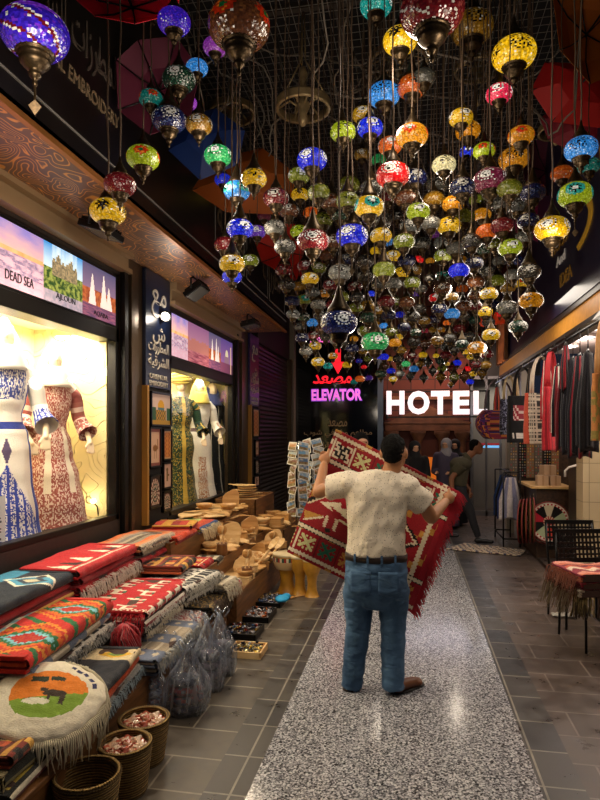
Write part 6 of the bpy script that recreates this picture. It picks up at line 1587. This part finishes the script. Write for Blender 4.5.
# veiled women and bystanders
def standing(px, Y, H, dress, scarf, lab, face=(0, -1, 0), w=.25, veil=True, skin='c09070', bag=None):
    p = P_(px, 434, Y); o_ = (p.x, Y, 0); t = thing('person', lab, 'person', o_); s = H/1.65; f = Vector(face).normalized()
    hc = Vector((p.x, Y, 1.53*s))
    arms = []
    r = Vector((f.y, -f.x, 0))
    for sd in (-1, 1):
        s0 = Vector((p.x, Y, 1.32*s))+r*sd*.17*s; e = s0+r*sd*.05*s+Vector((0, 0, -.28*s)); h = e-r*sd*.12*s+f*.18*s+Vector((0, 0, -.02*s)); arms.append((s0, e, h))
    pr = [('e', hc, (.082*s, .085*s, .108*s)), ('c', Vector((p.x, Y, 1.36*s)), .055*s, hc+Vector((0, 0, -.05)), .05*s)]+face_bits(hc-f*.004, f, s*.92)+[('c', Vector((p.x, Y, 1.25*s)), .1*s, Vector((p.x, Y, .9*s)), .1*s)]
    for s0, e, h in arms:
        pr += [('c', s0, .05*s, e, .042*s), ('c', e, .04*s, h, .028*s), ('e', h+f*.03*s, (.03*s, .03*s, .026*s))]
        for q in range(4): b = h+f*.05*s+r*(-.022+.015*q)*s; pr.append(('c', b, .010*s, b+f*(.045-.004*abs(q-1.4))*s+Vector((0, 0, -.02)), .008*s))
        pr.append(('c', h+f*.02*s+Vector((0, 0, .02)), .011*s, h+f*.06*s+Vector((0, 0, .035)), .009*s))
    blob('body', pr, pm('skin_'+skin, skin, .5), t, .012, 3, o_)
    dm = pm('robe_'+dress, dress, .85)
    pp = [('l', [(Vector((p.x, Y, .04)), w*s, w*.8*s), (Vector((p.x, Y, .5*s)), w*.86*s, w*.66*s), (Vector((p.x, Y, .95*s)), w*.72*s, w*.55*s), (Vector((p.x, Y, 1.22*s)), w*.72*s, w*.52*s), (Vector((p.x, Y, 1.36*s)), w*.70*s, w*.46*s), (Vector((p.x, Y, 1.42*s)), .08*s, .07*s)])]
    for s0, e, h in arms: pp += [('c', s0, .075*s, e, .068*s), ('c', e, .068*s, e+(h-e)*.8, .062*s, True)]
    blob('robe', pp, dm, t, .014, 4, o_, disp=.014, dscale=6, dshape=(1, 1, .3))
    sm = pm('veil_'+scarf, scarf, .85)
    if veil: blob('headscarf', [('e', hc+Vector((0, 0, .012))-f*.022*s, (.105*s, .105*s, .122*s)), ('c', hc+Vector((0, 0, -.08*s))-f*.02*s, .092*s, hc+Vector((0, 0, -.19*s)), .13*s), ('e', hc+Vector((0, 0, -.20*s)), (.15*s, .12*s, .07*s))], sm, t, .012, 4, o_)
    else: blob('hair', [('e', hc+Vector((0, 0, .03))-f*.015, (.09*s, .092*s, .10*s))], HAIR, t, .012, 3, o_)
    for sd in (-1, 1):
        mb = MB(); c = Vector((p.x, Y, .03))+r*sd*.09*s+f*.12*s; mb.lathe([(0.001, -.03), (.05, -.03), (.055, 0), (.04, .02), (0.001, .03)], 12, c); mb.build('shoe', BLACK, t, True, off=o_)
        mb = MB(); c = hc+f*.083*s+r*sd*.030*s+Vector((0, 0, .006)); mb.lathe([(0.001, -.009), (.009, 0), (0.001, .009)], 8, c); mb.build('eye', pm('dark_eye', '120d0a', .2), t, True, off=o_)
    return t
standing(446, 11.2, 1.62, '4a4358', '8f8e96', 'person in grey headscarf and violet grey robe behind the walking man', (-.4, -1, 0))
standing(455, 11.6, 1.60, '101014', '0c0c10', 'person in black headscarf and robe beside the grey headscarf', (-.2, -1, 0))
standing(415, 10.3, 1.58, '0d0d12', '0a0a0e', 'person in black robe and headscarf seen right of the seller', (.3, -1, 0), .24)
standing(403, 11.2, 1.45, '1c2a3c', '0a0a0e', 'person in dark blue top just right of the seller, half hidden', (.1, -1, 0), .2, False)
standing(361, 7.2, 1.72, '20242c', '0a0a0e', 'person with short black hair showing just above the held rug', (.5, -1, 0), .22, False)
# ================================================================== RIGHT SHOP: bags and garments on the rail, counter, wheel, chairs
t = thing('hanging_rail', 'long black hanging rail under the ochre beam', 'rail', (1.45, 6.5, 2.6)); c = (1.45, 6.5, 2.6)
mb = MB(); mb.tube([(1.44, 2.8, 2.58), (1.44, 10.72, 2.58)], .012, 8); mb.build('rail', BLACK, t, True, off=c)
mb = MB()
for i in range(9): y = 3.0+i*.9; mb.tube([(1.44, y, 2.58), (1.46, y, 2.62), (1.50, y, 2.68)], .006, 6)
mb.build('bracket', BLACK, t, True, off=c)
for i in range(7):
    y = 4.6+i*.85; t = thing('ceiling_downlight', 'oval white ceiling light in the right shop, %s from the camera' % ords[i], 'light', (2.25, y, 3.05), 0, 'oval lights on the right shop ceiling')
    mb = MB(); mb.lathe([(0.001, -.035), (.20, -.035), (.24, -.02), (.24, 0)], 28); mb.build('diffuser', pm('light_diffuser', 'fff4ea', .4, emit=2.4), t, True)
    mb = MB(); mb.lathe([(.24, -.03), (.26, -.03), (.265, 0), (.24, 0)], 28); mb.build('ring', pm('white_ring', 'd8c8c0', .5), t, True)
def strap_pts(w, h, y=0, n=12): return [(math.cos(PI*i/n)*w, y, h*math.sin(PI*i/n)**.8) for i in range(n+1)]
def tote(px, zt, W, H, Dp, strap, fn, lab, strapc, X=1.42, rz=PI/2, kind='square', extra=None):
    p = atX(px, 434, X); top = 2.57; H = H; b = (p.x, p.y, top-strap-H)
    t = thing('hanging_bag', lab, 'bag', b, rz, 'bags and garments on the rail')
    rings = []; NZ = 34; N = 56
    for i in range(NZ+1):
        q = i/NZ; ring = []
        if kind == 'round': wx = W/2*math.sin(PI*(.18+.62*q))**.7
        elif kind == 'taper': wx = W/2*(1.0-.18*q)
        else: wx = W/2*(.97+.03*math.sin(q*3))
        for j in range(N):
            a = 2*PI*j/N; ca, sa = math.cos(a), math.sin(a)
            x = wx*math.copysign(abs(ca)**.35, ca); y = Dp/2*math.copysign(abs(sa)**.6, sa)*(1.15-.5*q)
            y += .008*noise.noise(Vector((x*12, q*6, px)))
            ring.append((x, y, q*H-(.03*math.cos(ca*1.5) if kind == 'round' and q < .1 else 0)))
        rings.append(ring)
    mb = MB(); mb.rings(rings, lambda u, v: fn(((math.cos(v*2*PI)*.5+.5)), u, v)); mb.build('body', CLOTH, t, True)
    for sg in (-1, 1):
        mb = MB(); mb.tube([(x, y+sg*Dp*.18*(1-z/strap*.6), z+H-.01) for x, y, z in strap_pts(W*.30, strap)], .012, 8, ell=(1.5, .4)); mb.build('strap', pm('strap_'+strapc, strapc, .7), t, True)
    mb = MB(); mb.tube([(0, 0, H+strap-.01), (0, .0, H+strap+.02), (.0, .014, H+strap+.03), (0, .02, H+strap+.015)], .004, 6); mb.build('hook', CHROME, t, True)
    return t
def f_purple(x, z, v):
    n_ = noise.noise(Vector((x*5, z*6, v*9)))
    return nz(['2a1420', '6a1f4a', '3a2060', 'b06a2c', '7a2438'][int((n_+1)*7) % 5], x, z)
def f_grid(x, z, v):
    if x < .07 or x > .93: return nz('b84a34', x, z)
    if .40 < x < .60 and .3 < z < .8 and not (.44 < x < .56 and .34 < z < .76): return nz('2a2626', x, z)
    return nz('3a3430' if (int(x*22) % 2 and int(z*26) % 2) else 'cfc3ae', x, z)
def f_blackred(x, z, v):
    if .45 < z < .78 and .2 < x < .85: return nz('8e2a38' if (int(x*16)+int(z*18)) % 3 else 'd0b8b0', x, z)
    if .08 < z < .2 and int(x*9) % 2: return nz('c8c0b8', x, z)
    return nz('121014', x, z)
def f_blue(x, z, v): return nz(['26243a', '8a90a8', '15141c', '50506a'][int((noise.noise(Vector((x*9, z*9, 5)))+1)*6) % 4], x, z)
def f_stripe(a, b, n): return lambda x, z, v: nz(a if int(v*n) % 2 else b, x, z)
tote(499, 0, .74, .42, .16, .50, f_purple, 'large round purple patchwork shoulder bag at the left end of the rail', '3a1c28', 1.34, .25, 'round')
tote(509, 0, .30, .52, .10, .36, f_blue, 'narrow navy and grey patterned bag next to the purple one', 'c4ae86', 1.42, .5)
tote(523, 0, .46, .60, .12, .38, f_blackred, 'black shoulder bag with a red woven panel', '1a1618', 1.42, .5)
tote(541, 0, .44, .56, .12, .42, f_grid, 'cream and black checked tote bag with coral sides', 'c8b8a8', 1.42, .55)
tote(551, 0, .26, .66, .10, .38, f_stripe('b8202c', '8a1220', 24), 'bright red tote bag behind the checked one', 'b01c28', 1.44, .9)
tote(604, 0, .22, .50, .08, .42, lambda x, z, v: nz('b8763c' if noise.noise(Vector((x*6, z*8, 2))) > -.05 else '8a7a3a', x, z), 'tan flowered cloth bag at the right edge of the photo', 'a87a48', 1.42, .6)
# gathered garments: long pleated scarves/skirts hanging from hangers
def garment(px, W, H, cols, lab, X=1.42, top=2.55, n=9, rz=1.1, taper=.45, hem=.03):
    p = atX(px, 434, X); t = thing('hanging_garment', lab, 'garment', (p.x, p.y, top), rz, 'bags and garments on the rail')
    rings = []; N = 72
    for i in range(30):
        q = i/29; ring = []; w = W/2*(taper+(1-taper)*min(1, q*1.8)); z = -.06-q*H
        for j in range(N):
            a = 2*PI*j/N; f = 1+.16*min(1, q*3)*math.sin(a*n)
            ring.append((w*f*math.cos(a), w*.42*f*math.sin(a), z+(hem*math.sin(a*n*.5+1) if i == 29 else 0)))
        rings.append(ring)
    mb = MB(); mb.rings(rings, lambda u, v: nz(cols[int(v*n*2) % len(cols)], u, v)); mb.build('cloth', CLOTH, t, True)
    mb = MB(); mb.tube([(-W*taper*.5, 0, -.07), (0, 0, -.03), (W*taper*.5, 0, -.07)], .009, 6); mb.tube([(0, 0, -.03), (0, 0, max(.02, 2.56-top if top > 2 else .02)), (0, .02, max(.035, 2.575-top if top > 2 else .035))], .004, 6); mb.build('hanger', BLACK, t, True)
    return t
garment(558, .28, 0.66, ['15131a', '8a1c28', 'c8c0b4'], 'black scarf with red and white edge beside the red tote', n=7, top=2.42)
garment(565, .32, 0.80, ['6a1420', '0f0e16', '15131c'], 'dark red and black pleated garment right of the black scarf', n=8, top=2.42)
garment(573, .34, 0.82, ['14121c', '0e0d14', '1c1a24'], 'black pleated garment in the middle of the dark group', n=9, top=2.42)
garment(580, .36, 0.84, ['12101a', '7a1624', '0f0e16'], 'black garment with one crimson pleat', n=9, top=2.42)
garment(588, .34, 0.78, ['0e0d14', '181620'], 'plain black garment next to the tan flowered bag', n=7, top=2.42)
garment(497, .20, .50, ['8a1c24', '2a1a1c', 'b85a3a'], 'small red and brown cloth hanging at the far end of the rail', n=6)
garment(516, .16, .42, ['c8ae84', 'a88e64'], 'beige scarf hanging above the navy bag', n=6)
garment(530, .18, .52, ['16131a', '5a4a3a'], 'black and brown scarf hanging before the checked tote', n=6)
garment(546, .22, .62, ['b01c28', 'd0c0b8', '8a1420'], 'red and white checked scarf above the checked tote', n=8)
garment(566, .20, .40, ['1a1820', '8a1c28'], 'short black and crimson scarf above the dark group', n=7, X=1.36)

# counter, boxes
t = thing('shop_counter', 'brown display counter with light wooden top, behind the wheel', 'counter', (1.86, 9.15, 0)); c = (1.86, 9.15, 0)
mb = MB(); mb.bx(1.70, 2.12, 8.72, 9.6, 0, .95); mb.build('body', DARKW, t, off=c, bevel=.005)
mb = MB(); mb.bx(1.62, 2.16, 8.66, 9.66, .95, .985); mb.build('worktop', PALE, t, off=c, bevel=.004)
mb = MB(); mb.bx(1.72, 2.10, 8.70, 8.72, .5, .52); mb.bx(1.69, 1.70, 8.8, 9.5, .5, .52); mb.build('ledge', WALNUT, t, off=c)
for i, (x, y, z, s, lab) in enumerate(((1.80, 8.86, .985, .15, 'left small cardboard box on the counter'), (1.96, 8.86, .985, .14, 'right small cardboard box on the counter'), (1.90, 8.98, 1.125, .17, 'small cardboard box on top of the other two'), (1.88, 9.12, .985, .14, 'cardboard box at the back under the top one'))):
    t = thing('cardboard_box', lab, 'box', (x, y, z), .1*i, 'small boxes on the counter'); mb = MB(); mb.bx(-s/2, s/2, -s/2, s/2, 0, .135); mb.build('carton', pm('kraft_card', 'c0a080', .7), t, bevel=.004)
    mb = MB(); mb.bx(-.012, .012, -s/2-.002, s/2+.002, .001, .138); mb.build('tape', pm('parcel_tape', 'a88460', .3), t)
# display panels with hanging scarves/jewellery behind the counter
for i, px in enumerate((514, 523, 531, 539, 548, 556)):
    p = atY(px, 434, 9.8); t = thing('hanging_necklaces', 'strip of hanging necklaces on the back panel, %s from the left' % ords[i].replace('nearest', 'first'), 'necklaces', (p.x, 9.86, 1.72), 0, 'necklace strips behind the counter')
    mb = MB(); mb.bx(-.055, .055, -.01, .02, -.70, 0); mb.build('backing', pm(['velvet_grey', 'velvet_dark', 'velvet_tan'][i % 3], ['6a5f55', '1c1815', '8a6a48'][i % 3], .9), t)
    rnd = random.Random(i)
    for s_ in range(3):
        mb = MB()
        for q in range(16): mb.lathe([(0.001, -.011), (.010, 0), (0.001, .011)], 6, (-.035+s_*.035, -.02, -.04-q*.042), rnd.choice(['c8b8a0', 'b02430', 'd8a838', '8a8a90', '4a7a6a']))
        mb.build('bead_string', PRINT, t)
# pendant poster at the far end of the beam
t = thing('hanging_cloth', 'orange brown draped cloth framed behind the far end of the ochre beam', 'cloth', (1.44, 10.2, 3.0)); c = (1.44, 10.2, 3.0)
mb = MB(); mb.grid(lambda u, v: (1.44-.03*math.sin(u*16+v*2)*v, 9.75+u*.75, 3.55-v*.70), 40, 12); mb.build('drape', pm('orange_drape', 'b8683a', .8, noisy=.3, nscale=6), t, True, off=c, solid=.006)
mb = MB(); mb.bx(1.42, 1.47, 9.68, 9.73, 2.85, 3.6); mb.bx(1.42, 1.47, 10.55, 10.6, 2.85, 3.6); mb.bx(1.42, 1.47, 9.68, 10.6, 3.56, 3.6); mb.build('frame', WALNUT, t, off=c)
# red and blue glowing strip
t = thing('light_strip', 'red and blue glowing strip inside the glass door', 'light', (1.62, 13.6, 1.4))
mb = MB(); mb.bx(-.28, .30, 0, .03, 0, .05); mb.build('blue_strip', pm('blue_strip', '6ab0e8', .4, emit=1.1), t)
mb = MB(); mb.bx(-.28, .30, 0, .03, .06, .10); mb.build('red_strip', pm('red_strip', 'a02030', .4, emit=.6), t)
mb = MB(); mb.bx(-.30, -.28, .0, .03, -1.4, .1); mb.bx(.30, .32, 0, .03, -1.4, .1); mb.build('post', CHROME, t)
# dark cabinet beside the tiled pillar, white hook
t = thing('tall_cabinet', 'tall dark brown cabinet between the counter and the tiled pillar', 'cabinet', (2.15, 8.3, 0)); c = (2.15, 8.3, 0)
mb = MB(); mb.bx(2.06, 2.44, 8.0, 8.5, 0, 2.1); mb.build('body', pm('cabinet_brown', '33261c', .5), t, off=c, bevel=.005)
mb = MB(); mb.bx(2.10, 2.40, 7.985, 8.0, .1, 2.0); mb.build('door', pm('cabinet_door', '3d2e22', .45), t, off=c, bevel=.004)
mb = MB(); mb.bx(2.36, 2.385, 7.96, 7.985, .5, 1.5); mb.build('red_strip', pm('red_trim', '9a1c20', .5), t, off=c)
p = atY(566, 470, 7.4); t = thing('wall_hook', 'white curved display hook beside the tiled pillar', 'hook', p)
mb = MB(); mb.tube([(-.01, 0, -.08), (-.01, 0, -.01), (.03, 0, .03), (.20, .0, .08), (.34, 0, .10)], .013, 8); mb.build('tube', pm('white_tube', 'd8d0c8', .4), t, True)
# clothes rack with blue garments left of the counter
t = thing('clothes_rack', 'low black rack with garments left of the counter', 'rack', atY(507, 434, 9.9)*1); p = t.location; p.z = 0; t.location = p
mb = MB()
for x, y in ((-.12, -.45), (.12, -.45), (-.12, .45), (.12, .45)): mb.tube([(x, y, 0), (x, y, 1.12)], .012, 8)
mb.tube([(0, -.45, 1.12), (0, .45, 1.12)], .012, 8); mb.tube([(-.12, -.45, 1.12), (.12, -.45, 1.12)], .012, 8); mb.tube([(-.12, .45, 1.12), (.12, .45, 1.12)], .012, 8); mb.tube([(-.12, -.45, .12), (.12, -.45, .12)], .012, 8); mb.tube([(-.12, .45, .12), (.12, .45, .12)], .012, 8)
mb.tube([(-.12, -.45, .12), (-.12, .45, .12)], .012, 8)
mb.build('frame', BLACK, t, True)
bx_ = p.copy()
for i, (dy, col_, lab) in enumerate(((-.36, ['c8c0c0', '8a8aa8'], 'pale shirt on the low rack, nearest'), (-.16, ['2a3a78', '1c2850'], 'blue shirt on the low rack, second'), (.05, ['15151c', '26262e'], 'black shirt on the low rack, third'), (.25, ['2c4a80', '1a2a4a'], 'blue shirt at the far end of the low rack'))):
    g_ = garment(500, .34, .62, col_, lab, n=6, rz=.25, top=1.10); g_.location = (bx_.x, bx_.y+dy, 1.10); g_['group'] = 'garments on the low rack'
# wheel of colours and woven plates
def wheelcol(u, v):
    a = u*10; k_ = int(a)
    if v < .16: return lin('b03030')
    if v < .30: return lin('c8b090') if math.hypot(0, 0) == 0 and int(u*24) % 2 else lin('b03a34')
    if v > .92: return lin('c8b8a8')
    if v > .82: return lin('a8242c') if int(u*60) % 2 else lin('d8ccb8')
    return lin(['a8b48c', '14110f', 'c8b898', '14110f', 'b02030', '14110f', 'a8b48c', 'c8402c', '14110f', 'c8b490'][k_ % 10])
def plate(p, R_, rot, fn, lab, grp='round woven plates by the counter', name='woven_plate'):
    t = thing(name, lab, 'plate', p, 0, grp, rot=rot)
    mb = MB(); mb.grid(lambda u, v: (R_*v*math.cos(u*2*PI), R_*v*math.sin(u*2*PI), .03*v*v), 120, 24, fn); mb.build('face', PRINT, t, True, solid=.008)
    mb = MB(); mb.tube([(R_*math.cos(a), R_*math.sin(a), .03) for a in [2*PI*k/40 for k in range(41)]], .010, 6); mb.build('rim', pm('red_rim', '7a2a22', .7), t, True)
    mb = MB(); mb.tube([(0, R_, .03), (.02, R_+.03, .03), (0, R_+.055, .03), (-.02, R_+.03, .03), (0, R_, .03)], .004, 5); mb.build('hanging_loop', CHROME, t, True)
pw = atY(549, 522, 8.62)
plate(pw, .27, (PI/2-.12, 0, .12), wheelcol, 'round woven plate with coloured wedges like a wheel, facing the camera')
plate(pw+Vector((-.03, .06, -.03)), .27, (PI/2-.14, 0, .0), wheelcol, 'round plate half hidden behind the wheel patterned one')
def ringcol(cs): return lambda u, v: lin(cs[int(v*9) % len(cs)])
for i in range(5):
    p = atY(527, 520, 8.75+.0)+Vector((-.11+.035*i, .0-.03*i, -.02+.01*i))
    plate(p, .30, (PI/2, 0, 1.25+.05*i), ringcol([['b8a03a', '2a6a3a', '8a2a22'], ['8a2a22', 'c8b06a'], ['2a5a3a', 'c8a83a'], ['a89a6a', '5a2a1c'], ['6a7a2c', 'c8b48a']][i]), 'woven plate turned edge on left of the wheel, %s from the left' % ords[i].replace('nearest', 'first'))
# patterned mat on the floor
def matcol(u, v):
    n_ = (int(u*22)+int(v*9)) % 4; m_ = noise.noise(Vector((u*30, v*14, 0)))
    return nz(['c8b496', '26305a', 'b8a488', '5a3a44'][n_] if m_ > -.25 else 'd0c2a8', u, v)
c4 = [atZ(446, 549, .012), atZ(520, 556, .012), atZ(526, 550, .012), atZ(464, 543, .012)]; mc = sum(c4, Vector())/4
t = thing('floor_mat', 'patterned cream and navy mat spread on the passage floor', 'mat', mc)
mb = MB(); mb.grid(lambda u, v: (c4[0]*(1-u)+c4[1]*u)*(1-v)+(c4[3]*(1-u)+c4[2]*u)*v+Vector((0, 0, .006*noise.noise(Vector((u*8, v*5, 0))))), 90, 40, matcol); mb.build('weave', CLOTH, t, True, off=mc, solid=.008)

# perforated metal chairs stacked with rugs
def chair(p, rz, lab):
    t = thing('metal_chair', lab, 'chair', p, rz, 'perforated black metal chairs')   # front = local -Y
    W, D_, H = .46, .44, .45
    for sx_ in (-1, 1):
        for sy2 in (-1, 1):
            mb = MB(); mb.tube([(sx_*(W/2-.01), sy2*D_/2*1.02, 0), (sx_*(W/2-.015), sy2*D_/2*.95, H)], .0105, 10); mb.build('leg', BLACK, t, True)
    mb = MB(); mb.bx(-W/2, W/2, -D_/2, D_/2, H-.012, H+.002)
    mb.build('seat', BLACK, t, bevel=.006)
    for sx_ in (-1, 1):
        mb = MB(); mb.tube([(sx_*(W/2-.015), D_/2*.95, H), (sx_*(W/2-.01), D_/2+.05, H+.22), (sx_*(W/2-.02), D_/2+.09, H+.40)], .0105, 10); mb.build('back_post', BLACK, t, True)
    mb = MB(); z0, z1 = H+.17, H+.41; n, m = 13, 5; y0 = D_/2+.045
    def yy(z): return D_/2+.02+(z-H)*.16
    for i in range(n+1):
        x = -W/2+.01+(W-.02)*i/n; mb.add([(x-.008, yy(z0)-.004, z0), (x+.008, yy(z0)-.004, z0), (x+.008, yy(z1)-.004, z1), (x-.008, yy(z1)-.004, z1), (x-.008, yy(z0)+.004, z0), (x+.008, yy(z0)+.004, z0), (x+.008, yy(z1)+.004, z1), (x-.008, yy(z1)+.004, z1)], [(0, 1, 2, 3), (7, 6, 5, 4), (0, 3, 7, 4), (1, 5, 6, 2)])
    for j in range(m+1):
        z = z0+(z1-z0)*j/m; h_ = .020 if j in (0, m) else .009; mb.box(0, yy(z), z, W-.01, .009, h_*2)
    mb.build('perforated_backrest', BLACK, t, bevel=.001)
    return t
pc = Vector((1.44, 5.28, 0))
chair((1.50, 5.24, 0), PI*.0+.22, 'black perforated metal chair under the pile of rugs, nearer to the camera')
chair((1.52, 5.80, 0), .12, 'black perforated metal chair behind the rug laden one')
base = Vector((1.50, 5.16, .456))
folded(base, .60, .50, .06, PI/2+.22, S_(['7a1a24', 'c8b8a0', '3a2a20', '8a2a2a', '6a6a4a'], 16), 'striped dark red rug, bottom of the pile on the chair', fr=1, fr_side='farend', fr_len=.22, fr_col='7a6a50', grp='folded rugs on the chair', seed=101)
folded(base+Vector((.01, 0, .06)), .58, .50, .055, PI/2+.2, S_(['8a1226', '6a0e20', 'a83a2c', '8a1226'], 11), 'crimson rug in the middle of the pile on the chair', fr=1, fr_side='farend', fr_len=.20, fr_col='5a2a20', grp='folded rugs on the chair', seed=103)
folded(base+Vector((0, 0, .115)), .60, .48, .06, PI/2+.25, lambda s, l: nz(['c86a4a', 'd8907a', '8a1a30', 'e0c8b0', 'c8583a', '6a1226'][int((s*11+1.2*noise.noise(Vector((l*6, s*3, 2)))) % 6)], s, l), 'coral, pink and crimson striped rug on top of the chair pile', fr=1, fr_side='farend', fr_len=.14, fr_col='a8705a', grp='folded rugs on the chair', seed=107)
t = thing('hanging_tassels', 'bunch of long brown and olive tassels hanging off the front of the chair rugs', 'tassel', base+Vector((-.1, -.24, .04))); mb = MB(); rnd = random.Random(12)
for cx, cnt_, cols in ((-.12, 40, ['7a6a3a', '4a3a2a', 'a08a5a']), (.06, 44, ['3a2a22', '6a4a3a', '8a5a4a']), (.30, 44, ['a05a4a', 'c89078', '5a2a24'])):
    for i in range(cnt_):
        x = cx+rnd.gauss(0, .035); L_ = rnd.uniform(.14, .22); mb.tube([(x*.9, .03, .03), (x, -.02, .02), (x+rnd.uniform(-.015, .015), -.03, -L_*.5), (x+rnd.uniform(-.02, .02), -.02, -L_)], .005, 4, rnd.choice(cols))
mb.build('strands', CLOTH, t, True)
p = atZ(563, 617, 0); t = thing('paper_scrap', 'crumpled white paper on the floor under the chair', 'paper', p); mb = MB()
mb.grid(lambda u, v: ((u-.5)*.20, (v-.5)*.10, .018+.028*abs(noise.noise(Vector((u*5, v*5, 1))))), 14, 10); mb.build('sheet', pm('white_paper', 'c8c4bc', .8), t, solid=.002)
t = thing('mesh_basket', 'dark beaded basket on the floor at the right edge behind the chairs', 'basket', (1.95, 6.15, 0)); mb = MB()
mb.lathe([(0.001, 0), (.17, 0), (.20, .02), (.22, .5), (.21, .5), (.19, .03), (0.001, .02)], 24); mb.build('body', pm('beaded_black', '2a2624', .4, noisy=.8, nscale=120), t, True)
